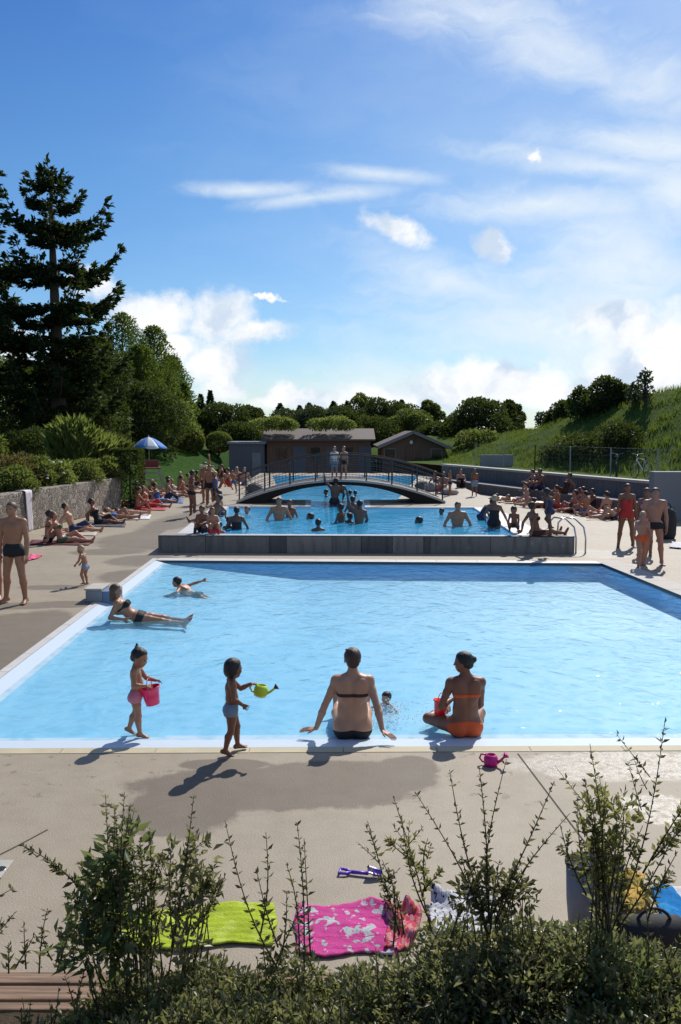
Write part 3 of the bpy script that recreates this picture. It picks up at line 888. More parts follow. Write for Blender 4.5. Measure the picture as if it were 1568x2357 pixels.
strip('front_kerb', FL, FR, -nF, .145, M['kerb'], .004, .3, .3)
eB = unit(BR - BL); nB = V3(-eB[1], eB[0], 0)
eR = unit(FR - BR); nR = V3(-eR[1], eR[0], 0)
strip('back_coping', BL, BR, nB, .38, M['white_coping'], .004, .0, .0)
strip('right_coping', BR, FR, nR, .55, M['pale_coping'], .006, .45, .2)
strip('left_coping', FL, BL, -nL, .13, M['white_coping'], .004, .0, .35)
# joints in the deck
jm = simple('deck_joint', (.06, .05, .042), .9, .2, 8)
for a, b in ((P(1192, 1735), P(1400, 2010)), (P(-60, 1998), P(45, 1945)), (P(45, 1945), P(110, 1910))):
    d = unit(b - a); n = V3(-d[1], d[0], 0) * .007
    m = MB(); m.quad(a - n + V3(0, 0, .003), b - n + V3(0, 0, .003), b + n + V3(0, 0, .003), a + n + V3(0, 0, .003))
    if m.v[0]: tag(m.build('deck_joint', jm), kind='structure')

# ------------------------------------------------------------------ raised terrace and second pool
W = [P(455, 1229, ZT), P(1240, 1233, ZT), P(1092, 1172, ZT), P(845, 1170, ZT), P(845, 1157, ZT)]
pw = [P(457, 1229, ZT), P(1190, 1232, ZT), P(1090, 1168, ZT), P(840, 1168, ZT), P(838, 1150, ZT), P(915, 1150, ZT)]
far_l, far_r = V3(-4.0, 51, ZT), V3(4.6, 51, ZT)
pool2 = pw + [far_r, far_l, P(650, 1150, ZT), P(716, 1150, ZT), P(716, 1166, ZT), P(527, 1166, ZT)]
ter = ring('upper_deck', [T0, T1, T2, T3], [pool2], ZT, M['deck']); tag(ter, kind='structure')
mb = MB()
n2 = len(pool2)
cen = np.mean(pool2, 0)
for i in range(n2):
    a, b = pool2[i], pool2[(i + 1) % n2]
    mb.quad(b + V3(0, 0, -1.4), a + V3(0, 0, -1.4), a, b)
tag(mb.build('upper_pool_wall', M['pool_ramp']), kind='structure')
f2 = ring('upper_pool_floor', pool2, [], ZT - 1.16, M['pool_floor2']); tag(f2, kind='structure')
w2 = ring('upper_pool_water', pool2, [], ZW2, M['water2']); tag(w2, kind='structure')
# white coping around the second pool
m = MB()
for i, wd in ((0, .16), (1, .75), (2, .2), (3, .2), (10, .2), (9, .2), (11, .55)):
    a, b = pool2[i], pool2[(i + 1) % n2]
    d = unit(b - a); n = V3(d[1], -d[0], 0)
    m.quad(a + n * wd + V3(0, 0, .004 + i * .0005), b + n * wd + V3(0, 0, .004 + i * .0005), b + V3(0, 0, .004 + i * .0005), a + V3(0, 0, .004 + i * .0005))
tag(m.build('upper_pool_coping', M['white_coping']), kind='structure')
# front wall of the raised pool, made of slabs
wall = empty('pool_wall', (T0[0], T0[1], 0)); tag(wall, 'low weathered concrete wall holding the raised pool', 'wall')
segs = [0, .115, .27, .31, .42, .49, .565, .64, .655, .80, 1.0]
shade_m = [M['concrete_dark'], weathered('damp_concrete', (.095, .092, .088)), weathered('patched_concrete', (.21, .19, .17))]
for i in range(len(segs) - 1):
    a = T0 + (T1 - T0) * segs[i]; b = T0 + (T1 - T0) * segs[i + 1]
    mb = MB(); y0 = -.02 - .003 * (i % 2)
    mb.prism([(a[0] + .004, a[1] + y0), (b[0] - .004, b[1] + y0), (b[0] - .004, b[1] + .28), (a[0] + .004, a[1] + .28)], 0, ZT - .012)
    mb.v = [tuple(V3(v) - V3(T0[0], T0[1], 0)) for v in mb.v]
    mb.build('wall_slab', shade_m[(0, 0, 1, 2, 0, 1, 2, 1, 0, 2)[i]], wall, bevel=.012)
for sd, (a, b) in enumerate(((T3, T0), (T1, T2))):
    m = MB(); m.quad(a + V3(0, 0, -.5), b + V3(0, 0, -.5), b, a)
    tag(m.build('upper_deck_side', M['concrete_dark']), kind='structure')
tag(ring('wall_coping', [T0 + V3(0, -.03, 0), T1 + V3(0, -.03, 0), T1 + V3(0, .14, 0), T0 + V3(0, .14, 0)], [], ZT + .007, simple('wet_concrete_top', (.33, .35, .36), .35, .15, 3)), kind='structure')
# ================================================================== bridge
yb0, yb1 = 31.6, 33.8
xa, xb = PD(548, 1140, 32)[0], PD(1022, 1140, 32)[0]
bx, half = (xa + xb) / 2, (xb - xa) / 2
zc = PD(790, 1104, 32)[2]
def arch(x, off=0.): return ZT + .06 + (zc - ZT - .06) * (1 - ((x - bx) / half) ** 2) + off
M['rail_dk'] = simple('dark_grey_rail_paint', (.075, .062, .054), .75, .25, 3, .05, spec=.15)
bridge = empty('footbridge', (bx, yb0, ZT)); tag(bridge, 'arched grey footbridge with railings over the far pool', 'bridge')
org = V3(bx, yb0, ZT)
def bl(mb): mb.v = [tuple(V3(v) - org) for v in mb.v]; return mb
xs = np.linspace(xa, xb, 33)
mb = MB(); mf = [MB(), MB()]; me_ = [MB(), MB()]
for a, b in zip(xs[:-1], xs[1:]):
    mb.add([(a, yb0, arch(a)), (b, yb0, arch(b)), (b, yb1, arch(b)), (a, yb1, arch(a)),
            (a, yb0, arch(a, -.10)), (b, yb0, arch(b, -.10)), (b, yb1, arch(b, -.10)), (a, yb1, arch(a, -.10))],
           [(0, 1, 2, 3), (7, 6, 5, 4)])
    for i, y in enumerate((yb0 - .08, yb1)):
        lo_a, lo_b = (max(ZT - .05, arch(q) - .17 - .55 * (abs(q - bx) / half) ** 3) for q in (a, b))
        mf[i].add([(a, y, lo_a), (b, y, lo_b), (b, y, arch(b, .03)), (a, y, arch(a, .03)), (a, y + .08, lo_a), (b, y + .08, lo_b), (b, y + .08, arch(b, .03)), (a, y + .08, arch(a, .03))],
                  [(0, 1, 2, 3), (7, 6, 5, 4), (4, 5, 1, 0), (3, 2, 6, 7)])
        me_[i].add([(a, y - .03, arch(a, .034)), (b, y - .03, arch(b, .034)), (b, y + .10, arch(b, .036)), (a, y + .10, arch(a, .036)), (a, y - .03, arch(a, -.05)), (b, y - .03, arch(b, -.05))],
                   [(0, 1, 2, 3), (4, 5, 1, 0)])
bl(mb).build('bridge_deck', M['wood_dark'], bridge)
steel_dk = simple('dark_painted_steel', (.030, .024, .020), .85, .2, 3, spec=.1)
for i in (0, 1):
    bl(mf[i]).build('arch_beam', steel_dk, bridge)
    bl(me_[i]).build('edge_strip', simple('pale_edge_strip', (.42, .38, .33), .6, .2, 4), bridge)
    y = (yb0 - .02, yb1 + .02)[i]
    tr = MB(); tr.tube([(x, y, arch(x, .93)) for x in xs], .032, 6); bl(tr).build('handrail', M['rail_dk'], bridge, smooth=True)
    for x in np.linspace(xa + .1, xb - .1, 9):
        m = MB(); m.box((x - .025, y - .025, arch(x)), (x + .025, y + .025, arch(x, .93))); bl(m).build('post', M['rail_dk'], bridge)
    m = MB()
    for q in (.22, .40, .58, .76): m.tube([(x, y, arch(x, q)) for x in xs], .009, 4)
    for x in np.linspace(xa + .2, xb - .2, 60): m.box((x - .004, y - .004, arch(x, .1)), (x + .004, y + .004, arch(x, .92)))
    bl(m).build('railing_infill', simple('dark_wire_infill', (.07, .08, .085), .5), bridge)
# abutment rocks at both bridge ends
def rock_mesh(seed, r):
    q = np.random.default_rng(seed)
    import bmesh
    bm = bmesh.new(); bmesh.ops.create_icosphere(bm, subdivisions=2, radius=1)
    ph = q.random(9) * 6
    for v in bm.verts:
        n = .16 * math.sin(v.co.x * 2.6 + ph[0]) + .13 * math.sin(v.co.y * 3.1 + ph[1]) + .13 * math.sin(v.co.z * 3.4 + ph[2]) + .05 * math.sin(v.co.x * 7 + v.co.y * 6 + ph[3])
        v.co *= 1 + n
        v.co = Vector((v.co.x * r[0], v.co.y * r[1], max(v.co.z, -.45) * r[2]))
    me = bpy.data.meshes.new('boulder'); bm.to_mesh(me); bm.free()
    return me
rockm = simple('grey_rock', (.30, .285, .26), .85, .35, 2.2, .6, 14)
rockd = simple('dark_rock', (.10, .095, .09), .85, .35, 2.2, .6, 14)
for i, (u, v, r, lab) in enumerate(((1005, 1132, .42, 'grey boulder at the right foot of the footbridge'), (1040, 1140, .35, 'smaller grey boulder right of the footbridge end'),
                                    (585, 1138, .40, 'dark boulder at the left foot of the footbridge'), (970, 1128, .34, 'dark boulder under the right end of the footbridge'))):
    me = rock_mesh(i, (r, r * .8, r * .7)); p = P(u, v, ZT)
    o = link('boulder', me, rockm if 'grey' in lab else rockd, None, (p[0], p[1] + .3, ZT + r * .22)); tag(o, lab, 'rock', 'boulders beside the footbridge')

# ================================================================== buildings behind
def plank_mat(name, col):
    t = NT(name); p = t.pos()
    sx = t.n('ShaderNodeSeparateXYZ', {0: p})
    w = t.math('FRACT', t.math('MULTIPLY', sx.outputs[0], 5.0))
    line = t.math('ADD', t.math('LESS_THAN', w, .07), 0)
    nz = t.noise(t.scale(p, (5, 5, .7)), 2, 5)
    c = t.mix(nz, tuple(q * .7 for q in col), tuple(q * 1.35 for q in col))
    c = t.mix(t.math('MULTIPLY', line, .7), c, tuple(q * .3 for q in col))
    return t.done(t.principled(c, .8, t.bump(line, -.5, .01)))
M['planks'] = plank_mat('stained_board_cladding', (.15, .088, .06))
M['planks2'] = plank_mat('grey_board_cladding', (.16, .10, .072))
M['panel'] = simple('blue_grey_render', (.105, .115, .14), .8, .12, .8)
M['panel2'] = simple('pale_blue_grey_door', (.17, .20, .23), .6, .1, 2)
M['roof'] = simple('grey_roof_edge', (.20, .185, .175), .75, .25, 2)
M['roofdk'] = simple('dark_roof_tiles', (.10, .072, .058), .8, .3, 4, .5, 20)
M['glass'] = simple('dark_window_glass', (.015, .018, .02), .08, .1, 2, 0)
db = 58.0
def bpt(u, v): p = PD(u, v, db); return p
# left blue-grey shed
a, b = bpt(527, 1022), bpt(607, 1022)
sh = empty('pump_house', ((a[0] + b[0]) / 2, db, 0)); tag(sh, 'flat blue-grey shed with pale door left of the footbridge', 'shed')
o3 = V3((a[0] + b[0]) / 2, db, 0)
def loc3(mb, o): mb.v = [tuple(V3(v) - o) for v in mb.v]; return mb
loc3(MB().box((a[0], db, 0), (b[0], db + 4, a[2])), o3).build('wall', M['panel'], sh)
loc3(MB().box((a[0] - .12, db - .15, a[2]), (b[0] + .12, db + 4.1, a[2] + .14)), o3).build('roof', M['panel2'], sh)
d0, d1 = bpt(580, 1042), bpt(600, 1042)
dr = loc3(MB().box((d0[0], db - .05, .02), (d1[0], db + .01, d0[2])), o3).build('door', M['panel2'], sh)
loc3(MB().tube([(d0[0] + .1, db - .09, 1.0), (d0[0] + .1, db - .09, 1.25)], .02, 6), o3).build('handle', M['steel'], dr)
# middle low timber changing hut
a, b = bpt(607, 1018), bpt(858, 1018)
hut = empty('changing_hut', ((a[0] + b[0]) / 2, db + 1, 0)); tag(hut, 'long low dark timber hut behind the middle of the footbridge', 'building')
o3 = V3((a[0] + b[0]) / 2, db + 1, 0)
loc3(MB().box((a[0] + .12, db + 1, 0), (b[0] - .1, db + 6, a[2] + .10)), o3).build('wall', M['planks'], hut)
m = MB(); zr_ = a[2] + .2
pr_ = [(db + .4, zr_), (db + 3.4, zr_ + .72), (db + 6.4, zr_), (db + 6.4, zr_ - .12), (db + 3.4, zr_ + .6), (db + .4, zr_ - .12)]
m.add([(a[0] - .2, y, z) for y, z in pr_] + [(b[0] + .2, y, z) for y, z in pr_], [(0, 1, 4, 5), (1, 2, 3, 4), (11, 10, 7, 6), (10, 9, 8, 7), (0, 6, 7, 1), (1, 7, 8, 2), (2, 8, 9, 3), (3, 9, 10, 4), (4, 10, 11, 5), (5, 11, 6, 0)])
loc3(m, o3).build('roof', M['roofdk'], hut)
for i, x in enumerate(np.linspace(a[0] + .8, b[0] - .9, 6)):
    if i % 2 == 0:
        w_ = loc3(MB().box((x, db + .93, 1.0), (x + .8, db + .99, 2.0)), o3).build('window', M['planks2'], hut)
        loc3(MB().box((x + .07, db + .915, 1.07), (x + .73, db + .925, 1.93)), o3).build('pane', M['glass'], w_)
    else:
        w_ = loc3(MB().box((x, db + .93, 0.02), (x + .85, db + .99, 2.0)), o3).build('door', M['panel'], hut)
        loc3(MB().tube([(x + .1, db + .9, 1.0), (x + .1, db + .9, 1.2)], .02, 6), o3).build('handle', M['steel'], w_)
# right chalet with a gable
ap = bpt(950, 992); e0, e1 = bpt(868, 1027), bpt(1038, 1030)
ch = empty('gabled_chalet', (ap[0], db, 0)); tag(ch, 'dark timber chalet with pale-edged gable roof right of the footbridge crown', 'building')
o3 = V3(ap[0], db, 0)
x0, x1 = e0[0] + .35, e1[0] - .35
zr = ap[2]; sl = (zr - e0[2]) / (ap[0] - e0[0])
m = MB(); ze = zr - .2 - sl * (ap[0] - x0); ze1 = zr - .2 - sl * (x1 - ap[0])
pf = [(x0, db, 0), (x1, db, 0), (x1, db, ze1), (ap[0], db, zr - .2), (x0, db, ze)]
m.add(pf + [(p[0], db + 7, p[2]) for p in pf], [(0, 1, 2, 3, 4), (9, 8, 7, 6, 5), (1, 6, 7, 2), (5, 0, 4, 9)])
loc3(m, o3).build('wall', M['planks2'], ch)
for sg, e in ((-1, e0), (1, e1)):
    m = MB(); ze_ = zr - sl * abs(e[0] - ap[0])
    pr = [(ap[0], zr), (e[0], ze_), (e[0], ze_ - .13), (ap[0], zr - .13)]
    m.add([(x, db - .7, z) for x, z in pr] + [(x, db + 7.3, z) for x, z in pr], [(0, 1, 2, 3), (7, 6, 5, 4), (0, 4, 5, 1), (1, 5, 6, 2), (2, 6, 7, 3)])
    rf = loc3(m, o3).build('roof', M['roofdk'], ch)
    m = MB(); m.bar((ap[0], db - .74, zr - .07), (e[0], db - .74, ze_ - .07), .06, .2)
    loc3(m, o3).build('verge_board', M['roof'], rf)
for x in (ap[0] - 1.9, ap[0] + 1.2):
    w_ = loc3(MB().box((x, db - .06, .95), (x + .8, db - .002, 1.9)), o3).build('window', M['roof'], ch)
    loc3(MB().box((x + .07, db - .07, 1.02), (x + .73, db - .062, 1.83)), o3).build('pane', M['glass'], w_)
w_ = loc3(MB().box((ap[0] - .45, db - .06, .02), (ap[0] + .45, db - .002, 2.0)), o3).build('door', M['planks'], ch)
loc3(MB().tube([(ap[0] - .35, db - .1, 1.0), (ap[0] - .35, db - .1, 1.2)], .02, 6), o3).build('handle', M['steel'], w_)
m = MB(); m.lathe([(.001, -.14), (.10, -.10), (.13, 0), (.10, .1), (.001, .14)], (ap[0] - .1, db - .2, zr - .75), 12)
loc3(m, o3).build('gable_lamp', M['white'], ch, smooth=True)
# low connecting wall between hut and chalet and grey panels on the right
mb = MB().box((bpt(858, 1030)[0], db + 3, 0), (bpt(872, 1030)[0], db + 3.3, bpt(800, 1028)[2]))
p0 = PD(1108, 1047, 47); p1 = PD(1182, 1047, 47)
o = MB().box((p0[0], 47, 0), (p1[0], 47.25, p0[2])).build('concrete_screen', M['concrete_grey'], loc=(p0[0], 47, 0)); tag(o, 'plain grey concrete screen wall at the end of the right terrace', 'wall')
def mesh_fence(name, pts, h, post_m, wire_m, label, step=2.0, dxy=.09):
    o = V3(pts[0]); f = empty(name, o); tag(f, label, 'fence')
    for a, b in zip(pts[:-1], pts[1:]):
        a, b = V3(a), V3(b); L = np.linalg.norm((b - a)[:2]); n = max(1, int(L / step))
        for i in range(n + 1):
            p = a + (b - a) * i / n - o
            MB().box((p[0] - .02, p[1] - .02, p[2]), (p[0] + .02, p[1] + .02, p[2] + h)).build('post', post_m, f)
        m = MB()
        k = int(L / dxy)
        for i in range(k):
            p = a + (b - a) * (i + .5) / k - o
            m.box((p[0] - .0015, p[1] - .0015, p[2] + .05), (p[0] + .0015, p[1] + .0015, p[2] + h - .02))
        for q in np.arange(.1, h, .2): m.bar(a - o + V3(0, 0, q), b - o + V3(0, 0, q), .003, .003)
        m.bar(a - o + V3(0, 0, h - .02), b - o + V3(0, 0, h - .02), .02, .02)
        m.build('wire_panel', wire_m, f)
    return f

# ================================================================== right terrace
U0 = P(1505, 1108, 1.22); U1_ = P(1165, 1080, 1.22)
dR = unit(U1_ - U0); nRt = V3(dR[1], -dR[0], 0)   # away from the pool
q0 = U0 - dR * 2.2; q1 = U1_ + dR * 7
def wallbox(a, b, th, z0, z1, n):
    m = MB(); m.prism([tuple(a[:2]), tuple((a + n * th)[:2]), tuple((b + n * th)[:2]), tuple(b[:2])], z0, z1); return m
tw = empty('terrace_wall', (q0[0], q0[1], 0)); tag(tw, 'grey concrete terrace wall with pale coping behind the right sunbathers', 'wall')
o3 = V3(q0[0], q0[1], 0)
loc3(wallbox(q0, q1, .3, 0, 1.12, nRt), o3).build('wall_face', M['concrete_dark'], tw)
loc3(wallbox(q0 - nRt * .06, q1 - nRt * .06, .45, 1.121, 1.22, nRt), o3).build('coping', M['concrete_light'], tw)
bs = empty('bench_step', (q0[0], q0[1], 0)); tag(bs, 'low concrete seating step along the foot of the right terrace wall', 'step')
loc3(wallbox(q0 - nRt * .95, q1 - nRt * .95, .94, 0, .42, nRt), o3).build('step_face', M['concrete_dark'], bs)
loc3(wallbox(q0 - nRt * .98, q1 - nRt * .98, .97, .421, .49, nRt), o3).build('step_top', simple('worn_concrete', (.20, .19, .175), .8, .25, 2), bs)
yB = 29.6; xB = PD(1506, 1100, yB)[0]; zB = PD(1506, 1086, yB)[2]
o = MB().box((xB, yB, 0), (xB + 6, yB + .5, zB)).build('concrete_block_wall', simple('smooth_grey_concrete', (.21, .215, .225), .75, .08, .7), loc=(xB, yB, 0), bevel=.02); tag(o, 'tall smooth grey concrete wall end at the right edge', 'wall')
# terrace ground behind the wall and the grassy hill
def hill_h(x, y):
    e = (x - (q0[0] + (y - q0[1]) * dR[0] / dR[1])) - .3      # distance from the wall line
    s = np.clip((e - 2.6) / 9.0, 0, 1); s = s * s * (3 - 2 * s)
    k = np.clip((67 - y) / 26, 0, 1); k = k * k * (3 - 2 * k)
    r = 4.35 * (.30 + .70 * k)
    return 1.12 + s * r + .12 * np.sin(x * .9 + y * .35) * s + .1 * np.sin(y * .8 - x * .3) * s + .35 * np.clip((e - 11) / 10, 0, 1) * k
ys = np.linspace(27.5, 76, 90); es = np.concatenate([np.linspace(.31, 13, 60), np.linspace(13.5, 60, 25)])
hv = []
for y in ys:
    for e in es:
        x = q0[0] + (y - q0[1]) * dR[0] / dR[1] + e
        hv.append((x, y, hill_h(x, y)))
ne = len(es)
hf = [(j * ne + i, j * ne + i + 1, (j + 1) * ne + i + 1, (j + 1) * ne + i) for j in range(len(ys) - 1) for i in range(ne - 1)]
tag(mesh_np('hill', hv, hf, M['meadow'], smooth=True), kind='structure')
# grass on the hill
M['grass_blades'] = leaf_mat('tall_grass_blades', [(.045, .085, .014), (.072, .125, .020), (.11, .16, .032), (.15, .18, .055)], .45, .7, .25)
def blades(name, C, H, W, mat, lean=.25):
    n = len(C); a = rng.random(n) * 6.283
    side = np.stack([np.cos(a), np.sin(a), np.zeros(n)], 1) * (W / 2)[:, None]
    ln = rng.normal(size=(n, 3)) * lean; ln[:, 2] = 1
    tip = C + ln * H[:, None]
    V = np.stack([C - side, C + side, tip], 1).reshape(-1, 3)
    F = np.arange(3 * n).reshape(-1, 3)
    return mesh_np(name, V, F, mat, rnd=rng.random(n))
n = 60000
y = 28 + 44 * rng.random(n) ** 1.3; e = 2.5 + 13 * rng.random(n) ** .9
x = q0[0] + (y - q0[1]) * dR[0] / dR[1] + e
C = np.stack([x, y, hill_h(x, y) - .03], 1)
tuft = .5 + .9 * (np.sin(x * 2.1 + 1.3 * np.sin(y * 1.7)) * np.sin(y * 1.3 + x) > .1)
tag(blades('hill_grass', C, (.12 + .24 * rng.random(n)) * tuft * np.clip(1.25 - (y - 30) / 45, .35, 1), .03 + .04 * rng.random(n), M['grass_blades']), 'tall rough green grass covering the hill behind the right terrace', 'grass', kind='stuff')
fpts = [U0 - dR * 1.2 + nRt * 1.6 + V3(0, 0, -.1), U1_ + nRt * 1.6 + V3(0, 0, -.1), U1_ + dR * 6 + nRt * 1.6 + V3(0, 0, -.1)]
mesh_fence('wire_fence', fpts, 1.25, M['rail'], simple('green_wire', (.10, .13, .115), .5), 'see-through wire mesh fence on the right terrace wall', 2.4)
# white rocks on the terrace
for i, (u, v, r) in enumerate(((1245, 1052, .34), (1262, 1056, .30), (1280, 1051, .36), (1300, 1050, .26))):
    p = P(u, v + 8, 1.2); me = rock_mesh(20 + i, (r, r * .7, r * .6))
    o = link('pale_boulder', me, simple('pale_limestone', (.55, .53, .49), .8, .2, 3, .4, 20), None, (p[0] + .3, p[1] + .8, 1.22 + r * .2)); tag(o, ['pale boulder at the left end of the row behind the wire fence', 'small low pale boulder between two larger ones behind the wire fence', 'largest pale boulder in the row behind the wire fence', 'smallest pale boulder at the right end of the row'][i], 'rock', 'pale boulders behind the wire fence')
# bicycles leaning by the fence
def bicycle(loc, rz, col, lab):
    b = empty('bicycle', loc, rz); tag(b, lab, 'bicycle', 'bicycles parked behind the wire fence')
    for x in (-.52, .52):
        m = MB(); m.tube([(x + .33 * math.cos(t), 0, .34 + .33 * math.sin(t)) for t in np.linspace(0, 2 * math.pi, 25)], .018, 6, False)
        w = m.build('wheel', M['black'], b)
        m = MB()
        for t in np.linspace(0, math.pi, 8, endpoint=False): m.tube([(x - .32 * math.cos(t), 0, .34 - .32 * math.sin(t)), (x + .32 * math.cos(t), 0, .34 + .32 * math.sin(t))], .003, 4)
        m.build('spokes', M['steel'], w)
    m = MB()
    for a, c in (((-.52, .34), (-.15, .34)), ((-.52, .34), (-.22, .78)), ((-.15, .34), (-.24, .86)), ((-.15, .34), (.36, .74)), ((-.22, .78), (.34, .82)), ((.52, .34), (.33, .95))):
        m.tube([(a[0], 0, a[1]), (c[0], 0, c[1])], .017, 6)
    m.build('frame', col, b)
    MB().tube([(.33, -.24, 1.02), (.33, 0, .97), (.33, .24, 1.02)], .014, 6).build('handlebar', M['steel'], b)
    MB().lathe([(.001, .86), (.06, .87), (.09, .90), (.05, .93), (.001, .93)], (-.25, 0, 0), 10).build('saddle', M['black'], b)
pb = P(1470, 1100, 1.2)
bicycle((pb[0] + .3, pb[1] + .6, 1.13), R(100), simple('silver_bike_paint', (.5, .5, .52), .3, metallic=.6), 'silver bicycle parked behind the wire fence near the wall end')
bicycle((pb[0] - .5, pb[1] + 1.2, 1.13), R(70), simple('dark_bike_paint', (.04, .05, .08), .3), 'dark bicycle beside the silver one behind the wire fence')

# ================================================================== left: stone wall, planted bank, lawn
WL0, WL1 = P(0, 1240), P(281, 1170)
dW = unit(WL1 - WL0); nW_ = V3(-dW[1], dW[0], 0)
wa = WL0 - dW * 14
hw = PD(280, 1098, WL1[1])[2]
print('stone wall', WL0, WL1, hw)
m = wallbox(wa, WL1, .45, 0, hw, nW_)
m = MB(); NN = 40
top = lambda i: hw + .03 * math.sin(i * 1.7) + .02 * math.sin(i * 4.1)
m.prism([tuple(wa[:2]), tuple(WL1[:2]), tuple((WL1 + nW_ * .45)[:2]), tuple((wa + nW_ * .45)[:2])], 0, hw)
m.v = [tuple(V3(v) - V3(wa[0], wa[1], 0)) for v in m.v]
o = m.build('stone_wall', M['stone'], loc=None, bevel=.03); o.location = (wa[0], wa[1], 0); tag(o, 'rough stone retaining wall along the left sunbathers', 'wall')
pn = PD(264, 1117, WL1[1] - .7); pn = WL1 - dW * .7 - nW_ * .012
o = MB().box((-.09, -.006, -.13), (.09, .006, .13)).build('notice_plate', M['white'], loc=(pn[0], pn[1], hw - .25)); o.rotation_euler = (0, 0, math.atan2(dW[1], dW[0])); tag(o, 'small blank white plate fixed near the end of the stone wall', 'plate')
def bank_h(s, t): return hw - .08 + np.minimum(t, 14) * .085 + .06 * np.sin(s * .7 + t)
bv = []; SS = np.linspace(0, np.linalg.norm(WL1 - wa) + .0, 50); TT = np.linspace(.44, 40, 40)
for s_ in SS:
    for t_ in TT:
        p = wa + dW * s_ + nW_ * t_; bv.append((p[0], p[1], bank_h(s_, t_)))
bf = [(i * 40 + j, (i + 1) * 40 + j, (i + 1) * 40 + j + 1, i * 40 + j + 1) for i in range(49) for j in range(39)]
bank = mesh_np('bank', bv, bf, M['meadow'], smooth=True); tag(bank, kind='structure')
# lawn slope
A0, A1 = P(283, 1166, 0), P(545, 1088, 0)
B0, B1 = PD(270, 1037, 52), PD(545, 1038, 66)
lv = []; NL = 40
for j in range(NL + 1):
    for i in range(NL + 1):
        s_, t_ = i / NL, j / NL
        p = (A0 + (A1 - A0) * s_) * (1 - t_) + (B0 + (B1 - B0) * s_) * t_
        p[2] += .02 * math.sin(s_ * 9) * t_ - .02
        lv.append(p)
lf = [(j * (NL + 1) + i, j * (NL + 1) + i + 1, (j + 1) * (NL + 1) + i + 1, (j + 1) * (NL + 1) + i) for j in range(NL) for i in range(NL)]
tag(mesh_np('lawn', lv, lf, M['lawn'], smooth=True), kind='structure')
# field beyond the lawn
m = MB(); m.quad((B0[0] - 40, 54, 1.6), (B0[0], B0[1], B0[2] - .01), (-40, 110, 3.4), (-90, 110, 3.4)); m.quad((B0[0], B0[1], B0[2] - .01), (B1[0], B1[1], B1[2] - .01), (4, 110, 2.5), (-40, 110, 3.4))
tag(m.build('back_field', M['meadow']), kind='structure')
n = 3000
ij = rng.random((n, 2)); C = (A0 + (A1 - A0) * ij[:, :1]) * (1 - ij[:, 1:]) + (B0 + (B1 - B0) * ij[:, :1]) * ij[:, 1:]
C[:, 2] -= .02
M['lawn_blades'] = leaf_mat('lawn_blades', [(.022, .064, .008), (.027, .074, .009), (.033, .084, .011)], .15, .7, .3)
tag(blades('lawn_grass', C, .03 + .03 * rng.random(n), .02 + .02 * rng.random(n), M['lawn_blades']), 'short bright green grass of the sloping lawn', 'grass', kind='stuff')
# ================================================================== trees
M['bark'] = simple('tree_bark', (.075, .055, .042), .9, .35, 3, .6, 25)
M['conifer'] = leaf_mat('dark_conifer_needles', [(.010, .022, .010), (.018, .036, .015), (.030, .052, .020)], .15, .7, .3)
M['cypress'] = leaf_mat('cypress_foliage', [(.032, .062, .017), (.056, .10, .026), (.085, .14, .036)], .4, .65, .35)
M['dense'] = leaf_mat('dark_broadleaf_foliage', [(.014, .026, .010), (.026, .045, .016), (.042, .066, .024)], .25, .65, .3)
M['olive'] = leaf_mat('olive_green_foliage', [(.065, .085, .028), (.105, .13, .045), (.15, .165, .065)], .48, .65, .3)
M['bright'] = leaf_mat('light_green_foliage', [(.12, .15, .045), (.18, .215, .065), (.25, .28, .105)], .55, .6, .4)
M['blue'] = leaf_mat('hazed_far_foliage', [(.022, .040, .030), (.034, .058, .040), (.05, .08, .05)], .2, .7, .2)  # distance haze put into the leaf colour: lifted and bluish
def limb_tube(mb, a, b, r0, r1, bend=.1, seg=6, n=5):
    a, b = V3(a), V3(b); pts = []
    off = rng.normal(size=3) * bend * np.linalg.norm(b - a)
    for i in range(n):
        t = i / (n - 1); pts.append(a + (b - a) * t + off * math.sin(math.pi * t))
    mb.tube(pts, list(np.linspace(r0, r1, n)), seg)
TREE_LBL = {}
def finish_tree(root, trunk_mb, V, F, rnd, mat, bark=None):
    trunk_mb.build('trunk', bark or M['bark'], root, smooth=True)
    mesh_np('crown', V, F, mat, root, rnd=rnd)
def broad_tree(u, vtop, w, d, mat, label, zb=None, n=6500, leaf=.20, group=None, gaps=.0, base=.22, name='broadleaf_tree', flat=1.0):
    top = PD(u, vtop, d); zb = (1.0 if d < 60 else .5) if zb is None else zb
    h = top[2] - zb; Wm = w / 2000 * d / 2
    root = empty(name, (top[0], d, zb)); tag(root, label, 'tree', group)
    cl = []; tm = MB(); r0 = max(.10, h * .02)
    tm.tube([(0, 0, -.3), (.05, 0, h * .2), (0, .05, h * .55), (0, 0, h * .8)], [r0 * 1.25, r0, r0 * .6, r0 * .2], 8)
    k = 15
    for i in range(k):
        a = i * 2.4 + rng.random() * .8; zf = base + (1 - base) * (i + .5) / k
        prof = math.sin(math.pi * min(1, (zf - base) / (1 - base) * .82 + .16)) ** .6
        rr = Wm * prof * (.38 + .45 * rng.random()); cs = Wm * (.34 + .16 * rng.random()) * (1 - gaps)
        c = V3(rr * math.cos(a), rr * math.sin(a), h * zf - (cs * .5 if zf > .9 else 0))
        c[2] = min(c[2], h - cs * .75)
        cl.append((c, V3(cs, cs, cs * .8 * flat)))
        limb_tube(tm, (0, 0, h * max(.12, zf - .3)), c * V3(.85, .85, 1), r0 * .4, r0 * .1)
    P_, Dv = crown_points(cl, n)
    Dl = unit_rows(Dv * .8 + rng.normal(size=Dv.shape) * .6)
    V, F, rn = leaf_arrays(P_, Dl, leaf * (.6 + .8 * rng.random(n)), .62)
    finish_tree(root, tm, V, F, rn, mat)
    return root
